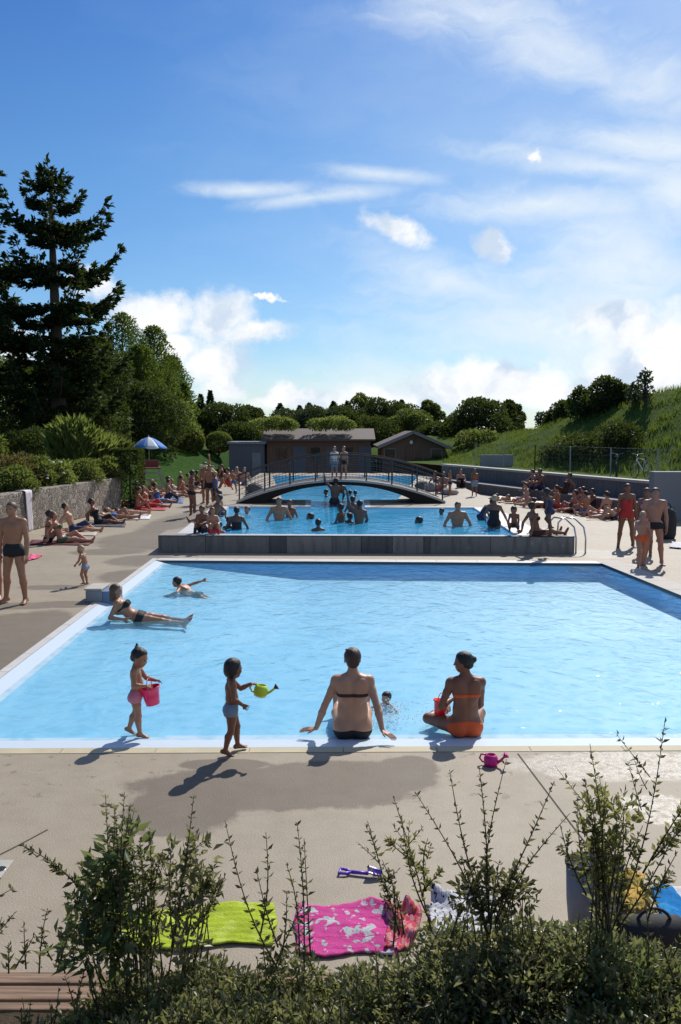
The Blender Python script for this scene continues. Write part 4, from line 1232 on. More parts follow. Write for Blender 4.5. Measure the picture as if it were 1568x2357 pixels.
def unit_rows(v): return v / (np.linalg.norm(v, axis=1, keepdims=True) + 1e-9)
def cone_tree(u, vtop, w, d, mat, label, zb=None, n=6000, leaf=.18, group=None, name='cypress_tree', power=.75, base=.04, up=.9):
    """columnar or conical tree with upswept foliage"""
    top = PD(u, vtop, d); zb = (1.0 if d < 60 else .5) if zb is None else zb
    h = top[2] - zb; Wm = w / 2000 * d / 2
    root = empty(name, (top[0], d, zb)); tag(root, label, 'tree', group)
    tm = MB(); r0 = max(.08, h * .016)
    tm.tube([(0, 0, -.3), (0, 0, h * .5), (0, 0, h * .93)], [r0, r0 * .6, r0 * .1], 7)
    zf = base + (1 - base) * (1 - rng.random(n) ** .85); a = rng.random(n) * 6.283
    lob = 1 + .16 * np.sin(a * 5 + zf * 9) + .12 * np.sin(a * 3 - zf * 23) + .10 * np.sin(a * 9 + zf * 40)
    prof = np.minimum((1 - zf) ** power * 1.25, 1.0) * np.clip((zf - base) / .1 + .5, 0, 1)
    rad = Wm * prof * lob * (1 - .35 * rng.random(n) ** 2) * np.where(rng.random(n) < .3 + .6 * np.clip((zf - .6) / .25, 0, 1), rng.random(n) ** .5, 1.0)
    P_ = np.stack([rad * np.cos(a), rad * np.sin(a), h * zf * (1 - .02 * lob)], 1)
    Dl = unit_rows(np.stack([np.cos(a), np.sin(a), np.full(n, up)], 1) + rng.normal(size=(n, 3)) * .4)
    V, F, rn = leaf_arrays(P_, Dl, leaf * (.6 + .8 * rng.random(n)), .5)
    finish_tree(root, tm, V, F, rn, mat)
    return root
def big_conifer(u, vtop, d, zb, label, seed, tiers, side=1.0):
    """tall cedar-like conifer: separate tiers of level boughs with upswept tips, sky between them"""
    q = np.random.default_rng(seed)
    top = PD(u, vtop, d); h = top[2] - zb
    root = empty('conifer_tree', (top[0], d, zb)); tag(root, label, 'tree')
    tm = MB(); tm.tube([(0, 0, -.3), (.1, 0, h * .3), (.0, .05, h * .7), (0, 0, h * .985)], [.44, .34, .17, .03], 10)
    PP, DD, SZ = [], [], []
    for ti, (vt, L, nb, rise) in enumerate(tiers):
        z0 = PD(u, vt, d)[2] - zb
        for j in range(nb):
            a = j * 6.283 / nb + ti * 1.1 + q.normal() * .22
            Lb = L * (.72 + .42 * q.random()) * side; zz0 = z0 + q.normal() * .16
            pts = []
            for t in np.linspace(0, 1, 9):
                zz = zz0 + rise * Lb * t - .16 * Lb * math.sin(math.pi * t) + .20 * Lb * t ** 4
                pts.append(V3(math.cos(a) * Lb * t, math.sin(a) * Lb * t, zz))
            pa = np.array(pts); tt_ = np.linspace(0, 1, 9)
            tm.tube(pts, list(np.linspace(.085, .014, 9) * min(1, .4 + L / 5)), 5)
            sd_ = V3(-math.sin(a), math.cos(a), 0); od = V3(math.cos(a), math.sin(a), 0)
            for t in np.arange(.16, 1.0, .30 / max(Lb, .6)):
                base_ = np.array([np.interp(t, tt_, pa[:, k]) for k in range(3)])
                for sg in (-1, 1):
                    w = (.34 * Lb * (1 - t) ** .7 * min(1, t * 3.2) + .20) * (.6 + .6 * q.random())
                    dv = unit(sd_ * sg * .8 + od * .65 + V3(0, 0, -.05 + q.normal() * .1))
                    m = max(8, int(w * 62))
                    s_ = q.random(m)
                    pos = base_ + dv * (s_ * w)[:, None]; pos[:, 2] += .10 * s_ * w + q.normal(size=m) * .055
                    PP.append(pos); DD.append(unit_rows(dv + od * .25 + V3(0, 0, .28) + q.normal(size=(m, 3)) * .42)); SZ.append(.17 + .17 * q.random(m))
            m = 10; PP.append(pa[-1] + q.normal(size=(m, 3)) * .07); DD.append(unit_rows(od + V3(0, 0, .8) + q.normal(size=(m, 3)) * .35)); SZ.append(.26 + .16 * q.random(m))
    m = 40; zt = h - q.random(m) * 1.0
    PP.append(np.stack([q.normal(size=m) * .07, q.normal(size=m) * .07, zt - .1], 1)); DD.append(unit_rows(q.normal(size=(m, 3)) * .5 + V3(0, 0, 1))); SZ.append(.22 + .14 * q.random(m))
    P_ = np.concatenate(PP); Dv = np.concatenate(DD); S = np.concatenate(SZ)
    V, F, rn = leaf_arrays(P_, Dv, S, .46, N=unit_rows(rng.normal(size=P_.shape) * .7 + V3(0, 0, 1)))
    finish_tree(root, tm, V, F, rn, M['conifer'])
    return root
TI = [(415, .6, 5, .45), (442, 1.0, 5, .40), (476, 1.5, 6, .30), (528, 2.75, 7, .14), (556, 1.9, 4, .1), (618, 3.4, 7, .06), (640, 2.2, 4, .0), (702, 3.8, 7, .03), (728, 2.8, 5, -.02), (775, 3.4, 7, -.03), (812, 3.1, 6, .0), (850, 3.3, 7, .0), (890, 3.3, 7, .0), (935, 3.0, 6, .0)]
big_conifer(115, 388, 44, 1.6, 'tall dark conifer with level boughs above the stone wall', 3, TI)
big_conifer(-135, 330, 45, 1.6, 'second tall conifer, only its branch tips reaching in beside the first', 8, [(v - 60, L * 1.15, n, r) for v, L, n, r in TI])
# cypress-like group right of the conifer
for i, (u, v, w, d, lab) in enumerate(((280, 716, 150, 60, 'tallest pointed green tree right of the big conifer'), (225, 770, 140, 57, 'pointed tree half hidden behind the big conifer'),
        (352, 746, 128, 63, 'pointed tree second from the right end of the tall green group'), (392, 815, 110, 66, 'lower pointed tree at the right end of the tall green group'), (322, 790, 130, 58, 'broad pointed tree in front of the tall green group'))):
    cone_tree(u, v, w, d, M['cypress'], lab, zb=1.4, n=15000, leaf=.17, group='tall pointed trees behind the lawn', power=.40)
cone_tree(424, 880, 46, 64, M['cypress'], 'small narrow pointed tree at the foot of the tall green group', zb=1.4, n=3000, leaf=.2, group='tall pointed trees behind the lawn', power=.5)
# dark mass under the conifer
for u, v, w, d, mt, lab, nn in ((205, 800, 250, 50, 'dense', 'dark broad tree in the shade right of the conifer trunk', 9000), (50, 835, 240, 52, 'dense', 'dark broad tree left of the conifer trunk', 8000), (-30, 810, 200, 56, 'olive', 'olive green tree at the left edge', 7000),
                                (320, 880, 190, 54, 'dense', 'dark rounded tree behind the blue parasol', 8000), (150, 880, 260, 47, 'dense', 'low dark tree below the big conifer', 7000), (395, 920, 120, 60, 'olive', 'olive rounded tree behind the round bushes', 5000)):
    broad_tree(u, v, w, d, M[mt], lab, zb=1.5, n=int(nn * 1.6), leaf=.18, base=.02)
# far tree line
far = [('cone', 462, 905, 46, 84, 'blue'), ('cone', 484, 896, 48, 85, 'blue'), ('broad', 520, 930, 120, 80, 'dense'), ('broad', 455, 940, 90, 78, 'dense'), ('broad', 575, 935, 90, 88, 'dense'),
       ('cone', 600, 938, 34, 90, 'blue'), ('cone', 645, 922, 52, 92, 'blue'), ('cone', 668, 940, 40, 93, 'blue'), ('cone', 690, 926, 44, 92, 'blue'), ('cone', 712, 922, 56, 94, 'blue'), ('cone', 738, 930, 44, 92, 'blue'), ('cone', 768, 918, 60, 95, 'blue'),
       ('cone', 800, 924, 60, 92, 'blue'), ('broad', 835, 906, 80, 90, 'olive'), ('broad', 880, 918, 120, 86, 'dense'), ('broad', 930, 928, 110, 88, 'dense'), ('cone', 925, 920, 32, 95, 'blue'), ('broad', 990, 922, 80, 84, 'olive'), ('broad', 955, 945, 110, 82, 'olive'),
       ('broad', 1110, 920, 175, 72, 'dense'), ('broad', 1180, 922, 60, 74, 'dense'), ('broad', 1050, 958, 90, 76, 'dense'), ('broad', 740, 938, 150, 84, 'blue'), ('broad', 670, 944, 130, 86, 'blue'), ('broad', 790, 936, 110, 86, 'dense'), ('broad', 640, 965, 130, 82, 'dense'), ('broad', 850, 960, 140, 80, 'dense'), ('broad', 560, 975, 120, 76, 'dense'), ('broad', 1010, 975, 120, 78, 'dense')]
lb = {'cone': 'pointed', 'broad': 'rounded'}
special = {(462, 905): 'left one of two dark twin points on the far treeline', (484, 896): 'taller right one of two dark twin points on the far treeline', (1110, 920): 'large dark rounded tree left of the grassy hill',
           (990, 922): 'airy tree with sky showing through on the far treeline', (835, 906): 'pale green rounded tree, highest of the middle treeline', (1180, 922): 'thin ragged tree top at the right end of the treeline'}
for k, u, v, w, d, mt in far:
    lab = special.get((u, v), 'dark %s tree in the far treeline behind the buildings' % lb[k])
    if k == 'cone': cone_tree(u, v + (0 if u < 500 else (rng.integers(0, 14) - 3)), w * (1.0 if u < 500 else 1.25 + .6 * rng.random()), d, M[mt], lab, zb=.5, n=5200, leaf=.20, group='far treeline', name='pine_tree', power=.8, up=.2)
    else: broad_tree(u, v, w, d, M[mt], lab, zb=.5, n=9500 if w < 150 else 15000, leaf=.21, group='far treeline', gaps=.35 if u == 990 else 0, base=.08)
# trees and shrubs nearer the buildings
broad_tree(803, 950, 72, 68, M['dense'], 'dark egg-shaped clipped tree behind the timber hut', zb=.5, n=5000, leaf=.2, base=.02)
broad_tree(1095, 992, 130, 60, M['olive'], 'leafy green bush right of the gabled chalet', zb=.2, n=5000, leaf=.22, base=.02, name='bush')
for u, v, w, zz, lab in ((633, 998, 95, 2.55, 'mossy green plant cushion on the left of the hut roof'), (764, 1008, 92, 2.4, 'mossy green plant cushion on the right of the hut roof')):
    p = PD(u, v, 60); n = 2500; q = bpt(u, 1004)
    root = empty('roof_plant', (p[0], 59.6, q[2] + .62)); tag(root, lab, 'plant', 'plants on the hut roof')
    P_, Dv = crown_points([(V3(-.8, 0, .15), V3(.9, .7, .35)), (V3(.3, 0, .25), V3(1, .7, .4)), (V3(1, 0, .1), V3(.6, .6, .3))], n)
    V, F, rn = leaf_arrays(P_, unit_rows(Dv + rng.normal(size=Dv.shape) * .5), .12 + .1 * rng.random(n), .5)
    mesh_np('foliage', V, F, M['bright'], root, rnd=rn)
# shrubs on the hill top
def hz(u, d): x = PD(u, 990, d)[0]; return float(hill_h(x, d))
for u, v, w, d, kind, lab in ((1302, 925, 70, 56, 'broad', 'small dark shrub low on the hill crest'), (1345, 892, 70, 52, 'broad', 'dark shrub halfway up the hill crest'), (1398, 868, 74, 50, 'broad', 'tallest dark shrub on the hill crest'),
                              (1430, 885, 60, 50, 'broad', 'dark shrub right of the tallest one on the hill crest'), (1370, 910, 110, 51, 'broad', 'wide dark shrub in front on the hill crest'), (1487, 850, 44, 46, 'airy', 'thin sapling with sparse tiers on the hill crest'), (1245, 948, 36, 60, 'airy', 'thin sapling low on the hill beside the treeline'), (1462, 885, 46, 47, 'airy', 'ragged small shrub left of the sapling'), (1280, 945, 60, 57, 'broad', 'lowest dark shrub on the hill crest')):
    z0 = hz(u, d) - .2
    broad_tree(u, v, w, d, M['dense'] if kind == 'broad' else M['blue'], lab, zb=z0, n=2600 if kind == 'broad' else 420, leaf=.17, base=.05 if kind == 'broad' else .2, gaps=0 if kind == 'broad' else .45, name='shrub' if kind == 'broad' else 'sapling', group='shrubs on the hill crest')
for u, v, w, d, lab in ((1350, 985, 150, 44, 'dark low shrub in the middle of the grassy slope'), (1430, 960, 120, 42, 'dark low shrub higher on the grassy slope'), (1300, 1010, 110, 46, 'dark low shrub at the foot of the grassy slope')):
    z0 = hz(u, d) - .3
    broad_tree(u, v + 14, w, d, M['dense'], lab, zb=z0, n=3000, leaf=.16, base=.02, name='shrub', group='shrubs on the grassy slope')
# topiary balls behind the lawn
def ball_bush(u, v0, v1, w, d, lab):
    c = PD(u, (v0 + v1) / 2, d); r = w / 2000 * d / 2; hz_ = (v1 - v0) / 2000 * d / 2
    root = empty('round_bush', (c[0], d, c[2] - hz_)); tag(root, lab, 'bush', 'clipped round bushes behind the lawn')
    n = 6000; dr = rand_unit(n)
    P_ = dr * V3(r, r, hz_) * (.92 + .1 * rng.random((n, 1))) + V3(0, 0, hz_)
    V, F, rn = leaf_arrays(P_, unit_rows(dr + rng.normal(size=dr.shape) * .6), .09 + .06 * rng.random(n), .6)
    mesh_np('foliage', V, F, M['olive'], root, rnd=rn)
    MB().tube([(0, 0, -.3), (0, 0, hz_)], [.08, .06], 6).build('trunk', M['bark'], root)
ball_bush(441, 991, 1040, 58, 60, 'clipped round bush second from the left behind the lawn')
ball_bush(504, 995, 1040, 58, 62, 'clipped round bush nearest the blue-grey shed')
ball_bush(378, 990, 1040, 62, 58, 'clipped round bush right behind the blue parasol')
# planted bank above the stone wall
def shrub(u, vtop, w, d, mat, label, n=3000, leaf=.13, zb=None, flowers=None, grassy=False):
    d = d + 1.1; top = PD(u, vtop, d); x = top[0]
    t_ = (V3(x, d, 0) - wa).dot(nW_); s_ = (V3(x, d, 0) - wa).dot(dW)
    z0 = float(bank_h(s_, max(t_, .5))) if zb is None else zb
    h = max(.5, top[2] - z0); Wm = w / 2000 * d / 2
    root = empty('flowering_shrub' if flowers is not None else ('tall_grass_plant' if grassy else 'shrub'), (x, d, z0)); tag(root, label, 'shrub', 'shrubs on the bank above the stone wall')
    sm = MB()
    for i in range(7):
        a = rng.random() * 6.28; limb_tube(sm, (0, 0, -.1), (math.cos(a) * Wm * .5, math.sin(a) * Wm * .5, h * (.6 + .3 * rng.random())), .02, .006, .1, 4, 4)
    sm.build('stem', M['bark'], root)
    if grassy:
        a = rng.random(n) * 6.283; rr = rng.random(n) ** .5; C = np.stack([np.cos(a) * rr * Wm * .55, np.sin(a) * rr * Wm * .55, np.zeros(n)], 1)
        zf = rng.random(n) ** .6; P_ = C * (1 + .6 * zf[:, None]) + np.stack([0 * zf, 0 * zf, zf * h * (1 - .35 * rr ** 2)], 1)
        Dl = unit_rows(np.stack([np.cos(a) * .45, np.sin(a) * .45, np.ones(n)], 1) + rng.normal(size=(n, 3)) * .25)
        V, F, rn = leaf_arrays(P_, Dl, leaf * (1.2 + 1.2 * rng.random(n)), .16)
    else:
        cl = []
        for i in range(9):
            a = i * 2.4; f = (i + .5) / 9; rr = Wm * .6 * math.sqrt(1 - f * .8)
            cl.append((V3(math.cos(a) * rr, math.sin(a) * rr, h * (.12 + .66 * f)), V3(Wm * .42, Wm * .42, h * .24)))
        P_, Dv = crown_points(cl, n, .6)
        V, F, rn = leaf_arrays(P_, unit_rows(Dv + rng.normal(size=Dv.shape) * .7 + V3(0, 0, .4)), leaf * (.6 + .8 * rng.random(n)), .45)
    mesh_np('foliage', V, F, mat, root, rnd=rn)
    if flowers is not None:
        fm = MB(); k = 16
        idx = rng.choice(len(P_), k)
        for i in idx:
            c = P_[i] + V3(0, -.1, .12); s_ = .05 + .05 * rng.random()
            fm.lathe([(.001, -s_ * .4), (s_, 0), (s_ * .6, s_ * .6), (.001, s_ * .7)], c, 7)
        fm.build('flowers', flowers, root)['kind'] = 'stuff'
    return root
white_fl = simple('white_petals', (.65, .63, .56), .7); rust = leaf_mat('rusty_flower_heads', [(.12, .06, .03), (.18, .10, .05), (.22, .14, .07)], .3)
shrub(30, 1045, 130, 27.5, rust, 'rust-coloured seed-head shrub at the left edge of the bank', 2600, .12)
shrub(15, 1075, 150, 26, M['olive'], 'bushy green shrub nearest the left edge above the wall', 3500, .12)
shrub(75, 1050, 110, 28, M['olive'], 'green shrub with white flowers above the hanging towel', 3000, .12, flowers=white_fl)
shrub(120, 1062, 110, 29, M['bright'], 'light green shrub overhanging the middle of the stone wall', 3000, .12, flowers=white_fl)
shrub(165, 978, 120, 33, M['bright'], 'tall light green grassy plant, highest on the bank', 2600, .30, grassy=True)
shrub(205, 1005, 120, 34, M['bright'], 'light green grassy plant right of the highest one', 2400, .28, grassy=True)
shrub(250, 1018, 110, 36, M['olive'], 'grassy olive plant near the far end of the bank', 2400, .26, grassy=True)
shrub(180, 1058, 120, 31, M['olive'], 'green shrub above the stone wall under the tall grasses', 3200, .12)
shrub(232, 1052, 110, 33, M['olive'], 'round green shrub at the far end of the stone wall', 3200, .12)
shrub(60, 985, 160, 36, M['dense'], 'dark shadowed shrub behind the flowering bank', 4000, .15)
shrub(-40, 1000, 140, 34, M['olive'], 'olive shrub half out of view at the left edge', 3000, .15)
shrub(272, 1060, 70, 34, M['dense'], 'small dark shrub beside the clipped hedge column', 2200, .11)
# clipped dark hedge column at the wall end
c0 = WL1 + dW * .7
root = empty('hedge', (c0[0] + .1, c0[1], 0)); tag(root, 'narrow dark clipped hedge at the end of the stone wall', 'hedge')
n = 9000; h = PD(300, 1036, c0[1])[2]
bxh = V3(.45, .55, h / 2)
dr = rng.uniform(-1, 1, (n, 3)); ax = rng.integers(0, 3, n); dr[np.arange(n), ax] = np.sign(dr[np.arange(n), ax])
P_ = dr * bxh * (.95 + .08 * rng.random((n, 1))) + V3(0, 0, h / 2)
V, F, rn = leaf_arrays(P_, unit_rows(dr + rng.normal(size=dr.shape) * .6), .06 + .05 * rng.random(n), .55)
mesh_np('foliage', V, F, M['dense'], root, rnd=rn)
MB().tube([(0, 0, 0), (0, 0, h * .8)], [.05, .03], 6).build('stem', M['bark'], root)
# ================================================================== people
def skin_mat(name, c):
    t = NT(name); p = t.pos()
    nz = t.noise(p, 9, 4); n2 = t.noise(p, 60, 3)
    col = t.mix(nz, tuple(x * .86 for x in c), tuple(x * 1.12 for x in c))
    return t.done(t.principled(col, .48, t.bump(n2, .08, .004), Subsurface_Weight=.08, Subsurface_Radius=(.02, .008, .004), Specular_IOR_Level=.4))
SK = {'tan': skin_mat('tanned_skin', (.38, .18, .10)), 'light': skin_mat('light_skin', (.50, .27, .165)), 'brown': skin_mat('brown_skin', (.235, .10, .055)), 'dark': skin_mat('dark_brown_skin', (.12, .062, .04)), 'red': skin_mat('sunburnt_skin', (.42, .19, .125))}
def cloth(name, c): return simple(name, c, .8, .15, 25, .25, 220)
CL = {'black': cloth('black_swim_fabric', (.014, .014, .016)), 'navy': cloth('navy_swim_fabric', (.02, .03, .08)), 'blue': cloth('blue_swim_fabric', (.05, .13, .35)), 'grey': cloth('grey_blue_swim_fabric', (.22, .28, .34)), 'pink': cloth('pink_swim_fabric', (.62, .22, .28)), 'orange': cloth('orange_swim_fabric', (.72, .11, .025)),
      'brown': cloth('dark_brown_swim_fabric', (.05, .018, .012)), 'red': cloth('red_swim_fabric', (.45, .03, .03)), 'white': cloth('white_fabric', (.7, .7, .68)), 'green': cloth('green_swim_fabric', (.05, .12, .05))}
HR = {'black': simple('black_hair', (.012, .010, .009), .5, .3, 60, .5, 150), 'dark': simple('dark_brown_hair', (.028, .018, .012), .5, .3, 60, .5, 150), 'brown': simple('brown_hair', (.085, .048, .026), .5, .3, 60, .5, 150), 'blond': simple('blond_hair', (.42, .30, .15), .5, .25, 60, .5, 150), 'auburn': simple('auburn_hair', (.06, .026, .015), .5, .3, 60, .5, 150)}
EYEM = simple('dark_eyes', (.02, .015, .012), .2, .1, 5, 0)
def mirror(v): return tuple(V3(-q[0], q[1], q[2]) for q in v)
def pose(la=None, ra=None, ll=None, rl=None, **kw):
    d = dict(kw)
    d['ra'] = ra if ra is not None else mirror(la); d['la'] = la if la is not None else mirror(ra)
    d['rl'] = rl if rl is not None else mirror(ll); d['ll'] = ll if ll is not None else mirror(rl)
    return d
LG = ((-.06, .03, -1), (-.02, -.05, -1))
A_D = ((-.16, -.02, -1), (-.06, .14, -1))
POSES = {
    'stand': lambda: pose(la=A_D, ll=LG),
    'stand_hip': lambda: pose(la=A_D, ra=((.7, -.35, -.75), (-.75, .45, -.25)), ll=LG, rl=((.16, .1, -1), (.06, -.05, -1))),
    'stand_wide': lambda: pose(la=((-.2, 0, -1), (-.05, .12, -1)), ll=((-.14, .04, -1), (-.09, -.05, -1))),
    'stand_up': lambda: pose(la=((-.25, .1, 1), (-.05, .15, 1)), ra=((.16, 0, -1), (.06, .2, -1)), ll=LG),
    'walk': lambda: pose(la=((-.12, .35, -1), (0, .55, -.8)), ra=((.12, -.3, -1), (.05, .05, -1)), ll=((-.03, -.22, -1), (-.02, -.5, -1)), rl=((.03, .32, -1), (.02, -.02, -1)), up=(0, .04, 1)),
    'run': lambda: pose(la=((-.2, -.7, -.6), (.1, .35, -.8)), ra=((.15, .9, -.3), (.0, .9, .2)), ll=((-.04, -.35, -1), (0, -.1, -1), (0, .9, -.4)), rl=((.04, .75, -.75), (0, -.75, -.65)), up=(0, .2, 1)),
    'water': lambda: pose(la=((-.5, .15, -.9), (-.1, .6, -.7)), ll=LG),
    'water_arms': lambda: pose(la=((-.55, .05, -.95), (-.2, .2, -1)), ll=((-.12, .04, -1), (-.06, -.05, -1))),
    'water_up': lambda: pose(la=((-.7, .1, .7), (-.1, .1, 1)), ra=((.5, .2, -.8), (.1, .6, -.6)), ll=LG, up=(.1, 0, 1)),
    'sit_fwd': lambda: pose(la=((-.22, -.55, -.85), (-.1, -.1, -1), (-.2, -.9, -.2)), ll=((-.10, 1, .06), (0, 1, -.16), (-.1, .35, 1)), up=(0, -.22, 1)),
    'sit_knees': lambda: pose(la=((-.12, .65, -.7), (.25, .8, -.1)), ll=((-.12, .72, .66), (-.02, .42, -.92)), up=(0, .05, 1)),
    'sit_lean': lambda: pose(la=((-.25, -.75, -.75), (-.1, .1, -1), (-.2, -.9, -.2)), ll=((-.12, .85, .45), (0, .8, -.62)), rl=((.12, 1, .05), (.02, 1, -.14), (.1, .4, 1)), up=(0, -.35, 1)),
    'sit_cross': lambda: pose(la=((-.2, .35, -1), (.1, .9, -.4)), ll=((-.75, .66, .12), (.75, .5, -.25)), up=(0, .05, 1)),
    'lie_back': lambda: pose(la=((-.3, .9, -.15), (-.05, 1, -.05)), ll=((-.08, 1, .0), (0, 1, -.03), (-.15, .25, 1)), up=(0, -1, .06), face=(0, .25, 1), headup=(0, -1, .2)),
    'lie_knee': lambda: pose(la=((-.3, .9, -.15), (-.05, 1, -.05)), ll=((-.08, .8, .62), (0, .55, -.85)), rl=((.08, 1, 0), (0, 1, -.03), (.15, .25, 1)), up=(0, -1, .06), face=(0, .25, 1), headup=(0, -1, .2)),
    'lie_front': lambda: pose(la=((-.75, .5, -.12), (.3, .95, -.05)), ll=((-.08, -1, -.02), (0, -1, .05), (0, -1, -.3)), up=(0, 1, .10), face=(0, .8, .3), headup=(0, -.2, 1)),
    'prop': lambda: pose(la=((-.2, -.45, -.9), (-.1, .9, -.1)), ll=((-.1, 1, .02), (0, 1, -.06), (-.1, .35, 1)), up1=(0, -.75, .45), up2=(0, -.62, .78), face=(0, 1, -.05)),
    'crouch': lambda: pose(la=((-.2, .5, -.85), (0, .35, -1)), ll=((-.25, .85, .25), (0, -.45, -.9)), up=(0, .35, .9)),
    'bend': lambda: pose(la=((-.1, .5, -.9), (0, .3, -1)), ll=((-.08, .2, -1), (-.02, -.12, -1)), up1=(0, .5, .85), up2=(0, .75, .6), face=(0, .8, -.5)),
}
def who(label, u, v, z, head, H, kind, ps, skin, wear, hair, vox=.02, group=None, anchor='feet', **kw):
    p = P(u, v, z) if not kw.pop('at', None) else None
    wear = [(a, CL[b]) for a, b in wear]
    return person(label, p, R(head), H, kind, POSES[ps]() if isinstance(ps, str) else ps, SK[skin], wear, (HR[hair[0]], hair[1]) if hair else None, vox, False, group, anchor, **kw)
def to_local(w, pel, h): return rotz(-h) @ (V3(w) - V3(pel))

# ---------------- four people at the front edge
def lathe_bucket(name, label, cat, c, rt, rb, h, mat, Mx=None, hand_side=1):
    root = empty(name, c); tag(root, label, cat)
    Mx = np.eye(3) if Mx is None else Mx
    t = .003
    MB().lathe([(.0005, 0), (rb, 0), (rb + (rt - rb) * .5, h * .5), (rt, h), (rt + .008, h + .002), (rt + .008, h - .012), (rt + .004, h - .012), (rt - t, h - .001), (rb - t, t + .002), (.0005, t + .002)], (0, 0, 0), 28, Mx).build('bucket_body', mat, root, smooth=True)
    m = MB(); m.tube([Mx @ V3(0, (rt + .006) * math.cos(q), h - .01 + (rt * 1.05) * math.sin(q)) for q in np.linspace(0, math.pi, 15)], .0045, 6)
    m.build('handle', mat, root, smooth=True)
    return root
plastic = lambda n, c: simple(n, c, .32, .06, 6, .05, 30)
m_pink, m_red, m_mag = plastic('hot_pink_plastic', (.80, .015, .12)), plastic('red_plastic', (.80, .015, .012)), plastic('magenta_plastic', (.62, .01, .22))
m_yel, m_pur, m_dk = plastic('lime_yellow_plastic', (.55, .68, .03)), plastic('purple_plastic', (.16, .06, .55)), plastic('dark_plastic', (.03, .03, .03))
FV = .0075
# woman in the dark bikini
b = P(812, 1697, -.035); pel = b + V3(0, .07, .115)
wp = lambda q: to_local(q, pel, 0)
lh = P(722, 1697, -.03); rh = P(886, 1712, -.010)
W1, J1 = person('woman seen from behind in a dark bikini, sitting with arms spread on the edge', pel, 0, 1.70, 'woman',
    dict(la=dict(to=wp(lh + V3(0, 0, .03)), pole=(-1, -.5, .2), hand=(-1, .05, -.12), palm=(0, 0, -1), curl=.08), ra=dict(to=wp(rh + V3(0, 0, .045)), pole=(1, -.3, .2), hand=(.75, -.55, -.28), palm=(.1, -.3, -1), curl=.15),
         ll=((-.16, 1, .02), (-.02, 1, -.10), (-.1, .4, 1)), rl=((.16, 1, .02), (.02, 1, -.10), (.1, .4, 1)), up1=(0, -.05, 1), up2=(0, .02, 1), face=(-.12, 1, -.05), neckdir=(0, .12, 1), shrug=.004),
    SK['light'], [('bra', CL['brown']), ('lowbriefs', CL['black'])], (HR['auburn'], 'nape'), FV, True, 'people at the front edge of the pool', 'pel', girth=1.12, eyes=True)
# woman in the orange bikini
b = P(1072, 1693, -.036); pel2 = b + V3(0, .07, .110)
wq = lambda q: to_local(q, pel2, 0)
bk = PD(1013, 1612, pel2[1] + .17)
lh = bk + V3(.055, -.01, .015)
W2, J2 = person('woman in an orange bikini with a dark bun, sitting on the pool edge', pel2, 0, 1.60, 'woman',
    dict(la=dict(to=wq(lh + V3(.07, -.02, .01)), pole=(-.6, -.6, -.5), hand=(-.95, .1, -.1), palm=(-.2, .1, -1), curl=.8), ra=((.06, .28, -1), (-.15, .85, -.5)),
         ll=((-.70, .72, -.03), (.55, .8, -.06), (.3, .8, -.1)), rl=((.35, .95, .05), (-.05, .9, -.35), (0, .8, .3)), up1=(.03, -.02, 1), up2=(.0, .03, 1), side=(1, .08, 0), face=(-.92, .38, -.08), neckdir=(-.08, .1, 1), headup=(-.08, 0, 1)),
    SK['brown'], [('bra', CL['orange']), ('hipbriefs', CL['orange'])], (HR['black'], 'bun'), FV, True, 'people at the front edge of the pool', 'pel', eyes=True)
lathe_bucket('toy_bucket', 'red toy bucket held up by the woman in the orange bikini', 'bucket', bk + V3(0, 0, -.155), .082, .058, .155, m_red, rotz(.3) @ np.array(Matrix.Rotation(R(8), 3, 'Y')))
# girl with the pink bucket
hG = R(-90)
fg = (P(335, 1698, -.03) + P(286, 1682, -.05)) / 2; fg[2] = -.070
dG = fg[1]; pg = V3(fg[0], dG, fg[2] + .96 * .425)
lg = lambda q: to_local(q, pg, hG)
cb = PD(352, 1596, dG - .02)
GRL, JG = person('toddler in pink swim briefs wading at the pool edge with a pink bucket', fg, hG, .96, 'child',
    dict(la=dict(to=lg(cb + V3(-.015, .10, .06)), pole=(-.4, -.6, -.7), hand=(.1, 1, -.1), palm=(.6, .2, -.8), curl=.9), ra=dict(to=lg(cb + V3(-.075, -.085, .055)), pole=(.4, -.6, -.7), hand=(-.3, 1, -.15), palm=(-.6, .2, -.8), curl=.8),
         ll=((-.04, -.12, -1), (-.02, -.42, -1), (0, .9, -.45)), rl=((.04, .17, -1), (.02, .06, -1), (.1, 1, -.1)), up1=(0, .04, 1), up2=(0, -.02, 1), face=(.25, 1, -.32), headup=(0, .3, 1), neckdir=(0, .2, 1)),
    SK['tan'], [('highbriefs', CL['pink'])], (HR['black'], 'topbun'), FV * .75, True, 'people at the front edge of the pool', eyes=True)
lathe_bucket('toy_bucket', 'hot pink toy bucket carried by the toddler in pink', 'bucket', cb + V3(.0, 0, -.115), .098, .070, .185, m_pink, np.array(Matrix.Rotation(R(-10), 3, 'Y')))
